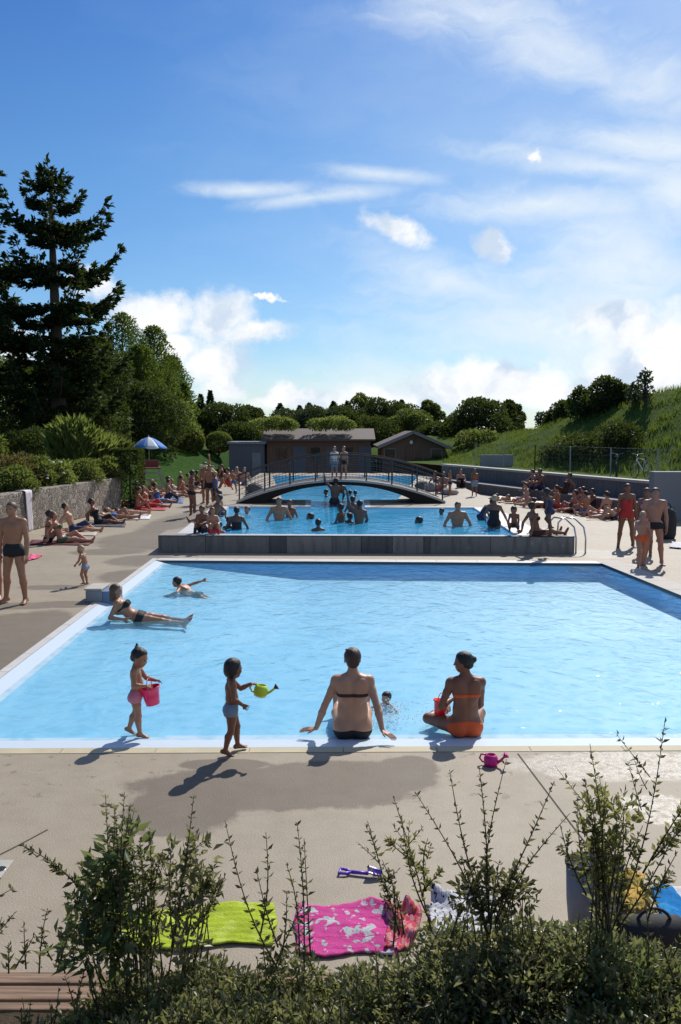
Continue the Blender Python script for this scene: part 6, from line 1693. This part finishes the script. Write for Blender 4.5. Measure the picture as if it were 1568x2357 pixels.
# towel hanging over the stone wall
ph = P(70, 1224); sw_ = (ph - wa).dot(dW); c_ = wa + dW * sw_ - nW_ * .02
vs = []; N1, N2 = 10, 24
for j in range(N2 + 1):
    for i in range(N1 + 1):
        s_ = (i / N1 - .5) * .42; L = j / N2 * 1.55
        wv_ = .02 * math.sin(i * 1.3 + j * .2)
        if L < .3: p = dW * s_ + nW_ * (.28 - L) + V3(0, 0, hw + .02)
        else: p = dW * (s_ * (1 - .25 * (L - .3)) + .06 * (L - .3)) - nW_ * (.02 + abs(wv_)) + V3(0, 0, hw + .02 - (L - .3))
        vs.append(p)
fs = [(j * (N1 + 1) + i, j * (N1 + 1) + i + 1, (j + 1) * (N1 + 1) + i + 1, (j + 1) * (N1 + 1) + i) for j in range(N2) for i in range(N1)]
ob = mesh_np('hanging_towel', vs, fs, cloth('white_hung_towel', (.70, .64, .66)), None, (c_[0], c_[1], 0), True)
so = ob.modifiers.new('thickness', 'SOLIDIFY'); so.thickness = .012
tag(ob, 'white towel hung over the top of the stone wall', 'towel')
# purple toy spade
sp = P(816, 2014); root = empty('toy_spade', sp, R(-12)); tag(root, 'purple toy spade lying on the dry front deck', 'toy spade')
m = MB(); m.tube([(-.02, 0, .02), (.10, 0, .022)], [.013, .012], 10); m.build('shaft', m_pur, root, smooth=True)
m = MB(); m.tube([(-.02, 0, .02), (-.06, .026, .018), (-.105, .034, .018), (-.105, -.034, .018), (-.06, -.026, .018), (-.02, 0, .02)], .010, 8); m.build('handle', m_pur, root, smooth=True)
vs = []
for j in range(9):
    for i in range(9):
        s_, t_ = i / 8 - .5, j / 8
        w = .085 * (1 - .45 * max(0, t_ - .5) * 2 * abs(s_) * 2) * (.9 if j == 0 else 1)
        vs.append((.09 + t_ * .10, s_ * w, .012 + .10 * s_ * s_ + .022 * (1 - t_)))
fs = [(j * 9 + i, (j + 1) * 9 + i, (j + 1) * 9 + i + 1, j * 9 + i + 1) for j in range(8) for i in range(8)]
ob = mesh_np('blade', vs, fs, m_pur, root, None, True); so = ob.modifiers.new('thickness', 'SOLIDIFY'); so.thickness = .005
# bags on the right
bgm = cloth('grey_bag_canvas', (.27, .29, .31))
bp = P(1365, 2140); root = empty('beach_bag', bp); tag(root, 'open grey canvas bag with dark rim behind the sprigs', 'bag')
Sx = np.diag([1.25, .8, 1])
MB().lathe([(.0005, 0.005), (.12, .005), (.135, .2), (.142, .44), (.136, .44), (.128, .2), (.11, .02), (.0005, .02)], (0, 0, 0), 26, Sx).build('bag_body', bgm, root, smooth=True)
MB().lathe([(.145, .425), (.149, .445), (.140, .455), (.134, .442), (.145, .425)], (0, 0, 0), 26, Sx).build('bag_rim', M['black'], root, smooth=True)
for y in (-.10, .10):
    MB().tube([(.09 * math.cos(q), y + (.03 if y > 0 else -.03) * math.sin(q), .40 - .20 * math.sin(q) * (1 if y < 0 else .4)) for q in np.linspace(0, math.pi, 12)], .008, 6).build('bag_strap', bgm, root, smooth=True)
bp2 = P(1500, 2190); root = empty('beach_bag', bp2); tag(root, 'black holdall under the yellow cloth at the right', 'bag')
m = MB(); prof = [(.0005, -.19), (.08, -.19), (.105, -.16), (.11, 0), (.105, .16), (.08, .19), (.0005, .19)]
Mx = np.array([[0, 0, 1.], [0, 1, 0], [-1, 0, 0]])
m.lathe(prof, (0, 0, .112), 20, Mx); m.build('bag_body', M['black'], root, smooth=True)
MB().tube([(.10 * math.cos(q), -.02, .19 + .09 * math.sin(q)) for q in np.linspace(0, math.pi, 10)], .010, 6).build('bag_strap', M['black'], root, smooth=True)
sheet('folded_cloth', 'mustard yellow cloth draped beside the grey bag', 'cloth', ((1412, 2120), (1488, 2112), (1476, 2030), (1405, 2035)), cloth('mustard_cloth', (.48, .30, .045)), .12, 33, n=20, fold=.16)
# drain cover at the left edge
pc = P(-10, 2003); root = empty('drain_cover', pc); tag(root, 'pale square drain cover with a round dark hole at the left edge', 'drain cover')
m = MB().box((-.16, -.12, .003), (.085, .13, .010)); m.build('cover_plate', M['concrete_light'], root)
MB().lathe([(.0005, .0125), (.036, .0125), (.040, .0101)], (.035, .0, 0), 18).build('hole', m_dk, root)
# step block on the left pool edge
pa, pb2 = P(197, 1386), P(268, 1384)
m = MB(); hB_ = .215; ww = pb2[0] - pa[0]
m.prism([(0, 0), (ww * .56, 0), (ww * .56, .55), (0, .55)], 0, hB_)
root = empty('edge_block', pa); tag(root, 'low concrete block with a blue-grey end on the left pool edge', 'block')
m.build('block_body', M['concrete_grey'], root, bevel=.02)
MB().prism([(ww * .565, .01), (ww, .01), (ww, .54), (ww * .565, .54)], -.25, hB_ - .02).build('block_end', simple('blue_grey_paint', (.13, .19, .30), .6, .12, 3), root, bevel=.01)
MB().prism([(-.02, -.02), (ww * .565, -.02), (ww * .565, .57), (-.02, .57)], hB_ + .001, hB_ + .035).build('block_top', M['pale_coping'], root, bevel=.008)
# drains on the pool floor and depth plates
for u, v, w, lab in ((1025, 1524, 18, 'dark grating on the pool floor left of the woman in orange'), (628, 1330, 30, 'dark grating on the pool floor near the back wall')):
    zz = -.378; p = P(u, v, zz)
    for k in range(6):
        pass
    a = abs(P(u + w, v, zz)[0] - p[0])
    m = MB().box((-a, -.10, 0), (a, .10, .012))
    o = m.build('floor_grating', simple('dark_grating', (.05, .10, .14), .6), loc=None); o.location = (p[0], p[1], zz + .0); tag(o, lab, 'grating')
for s_, lab in ((.045, 'pale depth plate on the back wall at the left pool corner'), (.955, 'pale depth plate on the back wall at the right pool corner')):
    p = BL + (BR - BL) * s_
    o = MB().box((-.28, -.012, -.055), (.28, -.001, .05)).build('depth_plate', simple('pale_blue_tile', (.20, .38, .58), .3, .15, 14)); o.location = (p[0], p[1] - .001, -.145); tag(o, lab, 'plate', 'depth plates on the back pool wall')
# handrail by the raised pool
pr = P(1322, 1268); root = empty('handrail', (T1[0], T1[1], 0)); tag(root, 'bent steel double handrail at the right end of the raised pool wall', 'handrail')
for k, dx in enumerate((.06, .30)):
    m = MB(); y = .12
    m.tube([(dx - .62 + .0, y + .35, ZT), (dx - .60, y + .35, ZT + .30), (dx - .48, y + .33, ZT + .44), (dx - .22, y + .2, ZT + .42), (dx - .04, y + .02, ZT + .22), (dx, y - .04, ZT - .05), (dx, y - .04, 0)], .022, 8)
    m.build('rail_tube', M['steel'], root, smooth=True)
# blue and white parasol on the lawn
pp = PD(343, 1034, 50); zt = PD(343, 1006, 50)[2]
tl = (50 - A0[1]) / (B0[1] - A0[1])
root = empty('parasol', (pp[0], 50, 1.55)); tag(root, 'blue and white striped parasol at the top of the lawn', 'parasol')
hz0 = zt - 1.55; rr = 1.05
for j in range(8):
    vs = []
    for i in range(5):
        a = (j + i / 4) * math.pi / 4
        for k in range(6):
            q = k / 5; sag = -.05 * math.sin(math.pi * i / 4) * q
            vs.append((rr * q * math.cos(a), rr * q * math.sin(a), hz0 - .62 * q ** 1.6 + sag))
    fs = [(i * 6 + k, i * 6 + k + 1, (i + 1) * 6 + k + 1, (i + 1) * 6 + k) for i in range(4) for k in range(5)]
    ob = mesh_np('canopy_panel', vs, fs, cloth('parasol_blue', (.06, .22, .62)) if j % 2 else cloth('parasol_white', (.66, .72, .78)), root, None, True)
    so = ob.modifiers.new('thickness', 'SOLIDIFY'); so.thickness = .006
MB().tube([(0, 0, -.2), (0, 0, hz0 + .08)], .022, 8).build('pole', M['white'], root, smooth=True)
m = MB()
for j in range(8):
    a = j * math.pi / 4; m.bar((0, 0, hz0 - .55), (rr * .6 * math.cos(a), rr * .6 * math.sin(a), hz0 - .30), .012, .012)
m.build('ribs', M['steel'], root)
# lifeguard chair
pl_ = P(352, 1136); root = empty('lifeguard_chair', pl_, R(20)); tag(root, 'tall lifeguard chair with red seat and pale legs on the lawn edge', 'chair')
hh = PD(350, 1062, pl_[1])[2]
pw_ = simple('pale_painted_wood', (.28, .30, .25), .6, .2, 4)
rdw = simple('red_painted_seat', (.17, .03, .022), .6, .2, 4)
for sx in (-1, 1):
    for sy in (-1, 1):
        MB().bar((sx * .62, sy * .5, 0), (sx * .32, sy * .28, hh - .35), .05, .05).build('leg', pw_, root)
for q, w in ((.25, .56), (.55, .46), (.82, .37)):
    for sy in (-1, 1): MB().bar((-w, sy * (.5 - .22 * q), q * (hh - .35)), (w, sy * (.5 - .22 * q), q * (hh - .35)), .04, .06).build('rung', pw_, root)
MB().box((-.38, -.34, hh - .35), (.38, .34, hh - .29)).build('seat', rdw, root, bevel=.01)
MB().box((-.34, .28, hh - .289), (.34, .33, hh + .06)).build('backrest', rdw, root, bevel=.01)
for sx in (-1, 1): MB().box((sx * .38 - .03, -.32, hh - .1), (sx * .38 + .03, .279, hh - .05)).build('armrest', rdw, root)
# ================================================================== foreground planter
M['fg_leaf'] = leaf_mat('dark_shrub_leaves', [(.075, .080, .034), (.125, .128, .055), (.19, .185, .09), (.28, .265, .16)], .55, .36, 2.5, .5, tcol=(.34, .35, .11))
M['fg_leaf2'] = leaf_mat('fresh_green_leaves', [(.044, .084, .026), (.078, .132, .040), (.12, .18, .065)], .50, .36, 2.5, .5, tcol=(.34, .35, .11))
M['fg_sprig'] = leaf_mat('dry_brown_green_sprig_leaves', [(.045, .046, .022), (.075, .072, .036), (.115, .105, .055)], .4, .55, 3, tcol=(.34, .35, .11))
M['fg_pale'] = leaf_mat('yellow_green_sprig_leaves', [(.19, .185, .06), (.26, .245, .085), (.33, .30, .12)], .55, .5, 3, tcol=(.34, .35, .11))
M['fg_stem'] = simple('brown_plant_stem', (.085, .062, .032), .75, .25, 12)
def soil_h(x, y): return .27 + np.clip((3.96 - y) * .36, -.1, 1.4)
sv = []; xs_ = np.linspace(-7, 7, 50); ys_ = np.linspace(-2, 3.98, 30)
for y in ys_:
    for x in xs_: sv.append((x, y, soil_h(x, y) + .02 * math.sin(x * 5 + y * 7)))
sf = [(j * 50 + i, j * 50 + i + 1, (j + 1) * 50 + i + 1, (j + 1) * 50 + i) for j in range(29) for i in range(49)]
tag(mesh_np('planter_soil', sv, sf, M['soil'], smooth=True), kind='structure')
# timber boards edging the planter, each a little higher than the one before
for va, vb, z1, lab in ((2236, 2262, .10, 'lowest long timber board lying at the edge of the deck'), (2268, 2300, .17, 'middle timber board of the planter edge, darker than the others'), (2306, 2324, .24, 'topmost narrow timber board holding back the planting soil')):
    y1, y0 = P(784, va, z1)[1], P(784, vb, z1)[1]
    o = MB().box((-7, y0, z1 - .06), (7, y1, z1)).build('timber_board', M['timber'], loc=(0, y0, 0), bevel=.008); tag(o, lab, 'timber', 'timber boards edging the planter')
m = MB().box((-7, P(784, 2324, .24)[1], 0), (7, P(784, 2236, .1)[1] - .02, .035)); o = m.build('timber_bed', M['wood_dark'], loc=(0, 4, 0)); tag(o, 'dark timber bed under the planter boards', 'timber')
class Plant:
    def __init__(s, name, label, base, group=None, cat='shrub'):
        s.b = V3(base); s.root = empty(name, s.b); tag(s.root, label, cat, group)
        s.st = MB(); s.parts = {}
    def sprig(s, a, b, kind, dens=1.0, size=.045, bend=None, r=.0045):
        """one upright stem from a to b with paired leaves, longer towards the foot"""
        a = V3(a) - s.b; b = V3(b) - s.b
        L = np.linalg.norm(b - a); n = 12
        off = rng.normal(size=3) * .035 * L if bend is None else V3(bend) * L
        pts = np.array([a + (b - a) * t + off * math.sin(math.pi * t) for t in np.linspace(0, 1, n)])
        s.st.tube(pts, list(np.linspace(r, r * .3, n)), 5)
        ax = unit(b - a); e1 = unit(np.cross(ax, (0, 1, .1))); e2 = np.cross(ax, e1)
        k = max(6, int(L / .029 * dens))
        C, D, S = [], [], []
        for i in range(k):
            t = .06 + .94 * (i + rng.random() * .5) / k
            if rng.random() < .12: continue
            p = np.array([np.interp(t, np.linspace(0, 1, n), pts[:, q]) for q in range(3)])
            ang = i * 1.57 + rng.normal() * .3
            sz = size * .84 * (1.15 - .55 * t) * (.7 + .6 * rng.random())
            for sg in (0, math.pi):
                dv = math.cos(ang + sg) * e1 + math.sin(ang + sg) * e2
                C.append(p); D.append(unit(dv + ax * (.55 + .3 * rng.random()) + rng.normal(size=3) * .15)); S.append(sz * (.75 + .5 * rng.random()))
                if rng.random() < .4:
                    C.append(p + ax * .006); D.append(unit(dv * .7 + ax + rng.normal(size=3) * .35)); S.append(sz * .6)
        s.parts.setdefault(kind, []).append((np.array(C), np.array(D), np.array(S)))
    def spray(s, a, b, kind, **kw):
        s.sprig(a, b, kind, **kw)
        a, b = V3(a), V3(b); L = np.linalg.norm(b - a)
        for i in range(rng.integers(2, 5)):
            t = .25 + .5 * rng.random(); p = a + (b - a) * t
            s.sprig(p, p + unit((b - a) / L + rng.normal(size=3) * V3(.55, .3, .2)) * L * (.16 + .14 * rng.random()), kind, dens=1.1, size=kw.get('size', .045) * .8, r=.0025)
    def bush(s, clumps, n, kind, size=.05, asp=.42):
        cl = [(V3(c) - s.b, V3(r)) for c, r in clumps]
        P_, Dv = crown_points(cl, n, .35)
        s.parts.setdefault(kind, []).append((P_, unit_rows(Dv + rng.normal(size=Dv.shape) * 1.0 + V3(0, 0, .35)), size * (.55 + .75 * rng.random(n))))
        for c, r in cl:
            for j in range(3):
                limb_tube(s.st, (c[0] * .5, c[1], soil_h(0, s.b[1] + c[1]) - s.b[2] - .02), c + rand_unit(1)[0] * r * .35, .006, .002, .06, 4, 5)
    def done(s, asp=.42):
        s.st.build('stem', M['fg_stem'], s.root, smooth=True)
        for k, L in s.parts.items():
            C, D, S = (np.concatenate([q[i] for q in L]) for i in range(3))
            V, F, rn = leaf_arrays(C, D, S, asp if 'sprig' not in k else .40)
            mesh_np('leaves', V, F, M[k], s.root, rnd=rn)
G1 = 'shrubs of the planter in front'
def G_(u, d): x = PD(u, 2200, d)[0]; return V3(x, d, float(soil_h(x, d)) - .02)
# --- tall shrub on the left
D = 3.75
pl = Plant('leafy_shrub', 'bushy dark green shrub in front of the yellow-green towel', G_(330, D), G1)
pl.bush([(PD(250, 2020, D), (.11, .12, .17)), (PD(290, 1960, D), (.08, .10, .12)), (PD(215, 2090, D), (.12, .14, .14)), (PD(285, 2110, D), (.13, .14, .17)), (PD(240, 2190, D), (.20, .15, .12))], 620, 'fg_leaf2', .075, .30)
pl.bush([(PD(410, 2040, D), (.13, .12, .20)), (PD(455, 1985, D), (.08, .1, .13)), (PD(475, 2060, D), (.07, .08, .10)), (PD(440, 2150, D - .1), (.06, .06, .2)), (PD(330, 2000, D), (.08, .08, .14)), (PD(340, 2190, D), (.25, .14, .10)), (PD(180, 2160, D), (.10, .1, .12))], 720, 'fg_leaf', .052)
for a, b, k, s_ in (((270, 2200), (243, 1828), 'fg_leaf', .05), ((280, 2200), (287, 1822), 'fg_leaf', .05), ((265, 2150), (262, 1850), 'fg_leaf', .05), ((275, 2100), (300, 1850), 'fg_leaf', .045), ((340, 2240), (322, 1930), 'fg_sprig', .05), ((345, 2250), (345, 1905), 'fg_leaf', .05),
                    ((395, 2180), (446, 1832), 'fg_sprig', .048), ((400, 2180), (395, 1930), 'fg_leaf', .05), ((420, 2150), (500, 1985), 'fg_leaf', .05), ((440, 2150), (520, 2010), 'fg_sprig', .045), ((180, 2040), (48, 1944), 'fg_sprig', .05), ((250, 2120), (180, 1985), 'fg_leaf', .05), ((240, 2160), (205, 1975), 'fg_leaf', .05), ((360, 2150), (375, 1960), 'fg_leaf', .05), ((230, 2150), (165, 2060), 'fg_leaf', .055)):
    pl.spray(PD(*a, D), PD(*b, D - .05), k, dens=1.15, size=s_)
pl.done()
# --- sprigs between the towels
pl = Plant('flowering_sprig', 'thin brown sprigs standing between the yellow-green and pink towels', G_(640, 3.7), G1, 'plant')
for a, b in (((640, 2230), (518, 1888)), ((600, 2150), (612, 1915)), ((645, 2220), (660, 2050)), ((700, 2240), (684, 1893)), ((715, 2200), (700, 1930)), ((640, 2180), (590, 2000)), ((690, 2200), (660, 1990)), ((630, 2240), (700, 2080))):
    pl.sprig(PD(*a, 3.7), PD(*b, 3.68), 'fg_sprig', .95, .048)
pl.done()
pl = Plant('flowering_sprig', 'pale feathery sprig right of the purple toy spade', G_(960, 3.6), G1, 'plant')
for a, b, k in (((1005, 2190), (905, 1832), 'fg_pale'), ((990, 2120), (925, 1880), 'fg_pale'), ((980, 2050), (985, 1930), 'fg_pale'), ((960, 1990), (885, 1930), 'fg_pale'), ((920, 2150), (846, 1890), 'fg_sprig'), ((930, 2150), (880, 1980), 'fg_sprig'), ((975, 2050), (1020, 2000), 'fg_pale'), ((905, 2180), (895, 2000), 'fg_sprig')):
    pl.spray(PD(*a, 3.6), PD(*b, 3.58), k, dens=.9, size=.042)
pl.done()
pl = Plant('flowering_sprig', 'fan of seven thin sprigs rising below the pink watering can', G_(1120, 3.55), G1, 'plant')
for a, b in (((1125, 2150), (955, 1822)), ((1115, 2100), (1035, 1772)), ((1125, 2120), (1103, 1762)), ((1130, 2120), (1166, 1748)), ((1130, 2110), (1276, 1798)), ((1140, 2130), (1312, 1872)), ((1120, 2130), (1060, 1970)), ((1140, 2120), (1200, 1985)), ((1150, 2140), (1228, 1968)), ((1120, 2140), (1090, 1985)), ((1130, 2140), (1150, 1980))):
    pl.sprig(PD(*a, 3.55), PD(*b, 3.5), 'fg_sprig', 1.0, .046, bend=rng.normal(size=3) * .03)
pl.bush([(PD(1120, 2040, 3.55), (.10, .09, .08)), (PD(1080, 2070, 3.55), (.08, .08, .07)), (PD(1190, 2060, 3.55), (.09, .08, .07))], 420, 'fg_sprig', .042)
pl.done()
pl = Plant('flowering_sprig', 'tall yellow-green bushy sprigs over the grey bag', G_(1390, 3.5), G1, 'plant')
for a, b, k in (((1385, 2170), (1358, 1712), 'fg_pale'), ((1395, 2150), (1330, 1850), 'fg_pale'), ((1400, 2150), (1395, 1800), 'fg_pale'), ((1410, 2160), (1440, 1850), 'fg_pale'), ((1400, 2100), (1360, 1830), 'fg_pale'), ((1390, 2100), (1420, 1880), 'fg_pale'), ((1420, 2100), (1480, 1900), 'fg_sprig'),
                (( 1380, 2100), (1345, 1790), 'fg_sprig'), ((1400, 2160), (1532, 1652), 'fg_sprig'), ((1420, 2140), (1572, 1880), 'fg_pale'), ((1480, 2010), (1590, 1835), 'fg_pale'), ((1500, 1980), (1600, 1880), 'fg_sprig'), ((1490, 2120), (1560, 1960), 'fg_sprig'), ((1350, 2060), (1290, 1900), 'fg_sprig')):
    pl.spray(PD(*a, 3.5), PD(*b, 3.45), k, dens=1.05, size=.05)
pl.bush([(PD(1370, 1900, 3.5), (.07, .07, .13)), (PD(1430, 1880, 3.5), (.08, .07, .10)), (PD(1380, 1980, 3.5), (.10, .08, .08))], 260, 'fg_pale', .05)
pl.done()
pl = Plant('leafy_shrub', 'small sprigs poking in at the left edge above the timber', G_(30, 3.9), G1, 'plant')
for a, b in (((-60, 2120), (32, 2044)), ((-60, 2190), (35, 2100)), ((-20, 2210), (5, 2110)), ((60, 2230), (55, 2120)), ((90, 2240), (110, 2090)), ((40, 2220), (80, 2150)), ((130, 2240), (175, 2120)), ((170, 2200), (165, 2090)), ((120, 2210), (95, 2140)), ((20, 2240), (20, 2170)), ((150, 2240), (140, 2150))):
    pl.sprig(PD(*a, 3.95), PD(*b, 3.9), 'fg_sprig', .9, .05)
pl.done()
# --- low dense shrubs along the bottom
low = [(285, 2285, 3.65, .36, 'leafy low shrub beside the timber boards', 'fg_leaf', 2500), (190, 2375, 3.4, .26, 'small leafy shrub in front of the timber board ends', 'fg_leaf2', 1500), (20, 2395, 3.5, .26, 'low mossy clump at the very bottom left', 'fg_leaf2', 1300), (480, 2250, 3.55, .38, 'low shrub under the left end of the yellow-green towel', 'fg_leaf', 2600), (700, 2270, 3.5, .38, 'low shrub under the left half of the pink towel', 'fg_leaf', 2600),
       (920, 2250, 3.5, .40, 'low shrub below the fold of the pink towel', 'fg_leaf', 2600), (1085, 2185, 3.45, .40, 'dense shrub covering the lower part of the white cloth', 'fg_leaf', 2300), (1240, 2150, 3.45, .42, 'taller dense shrub left of the grey bag', 'fg_leaf', 2300), (1415, 2190, 3.4, .40, 'dense green shrub in front of the grey bag', 'fg_leaf2', 1700), (1560, 2250, 3.4, .40, 'low shrub in the bottom right corner', 'fg_leaf', 2400),
       (120, 2375, 3.3, .24, 'mossy low plant in the bottom left corner', 'fg_leaf2', 1400), (380, 2350, 3.25, .34, 'front low shrub near the bottom edge, left', 'fg_leaf', 2000), (620, 2360, 3.2, .34, 'front low shrub at the bottom edge below the towels', 'fg_leaf', 2000), (860, 2350, 3.2, .34, 'front low shrub at the bottom edge in the middle', 'fg_leaf', 2000), (1100, 2330, 3.2, .36, 'front dark shrub at the bottom edge right of the middle', 'fg_leaf', 2200), (1340, 2330, 3.15, .36, 'front dark shrub at the bottom edge towards the right', 'fg_leaf', 2200)]
for u, v, d, r, lab, k, n in low:
    c = PD(u, v, d)
    pl = Plant('low_shrub', lab, V3(c[0], d, float(soil_h(c[0], d)) - .02), G1)
    cl = []
    for j in range(9):
        a = j * 2.4; q = r * .62 * math.sqrt((j + .5) / 9)
        cl.append((c + V3(math.cos(a) * q * 1.05, math.sin(a) * q * .8, -.06 - .12 * rng.random() - q * .16), (r * .42, r * .40, r * .34)))
    pl.bush(cl, int(n * 1.5), k, .036, .46)
    pl.bush(cl, int(n * .40), 'fg_leaf2' if k == 'fg_leaf' else 'fg_leaf', .040, .38)
    pl.bush(cl, int(n * .22), 'fg_sprig', .036, .4)
    for j in range(7):
        a = c + V3(rng.uniform(-.8, .8) * r, rng.uniform(-.3, .3) * r, -.1); b = a + V3(rng.normal() * .06, rng.normal() * .04, .12 + .14 * rng.random())
        pl.sprig(a, b, 'fg_sprig' if j % 2 else k, 1.0, .045)
    pl.done(.46)
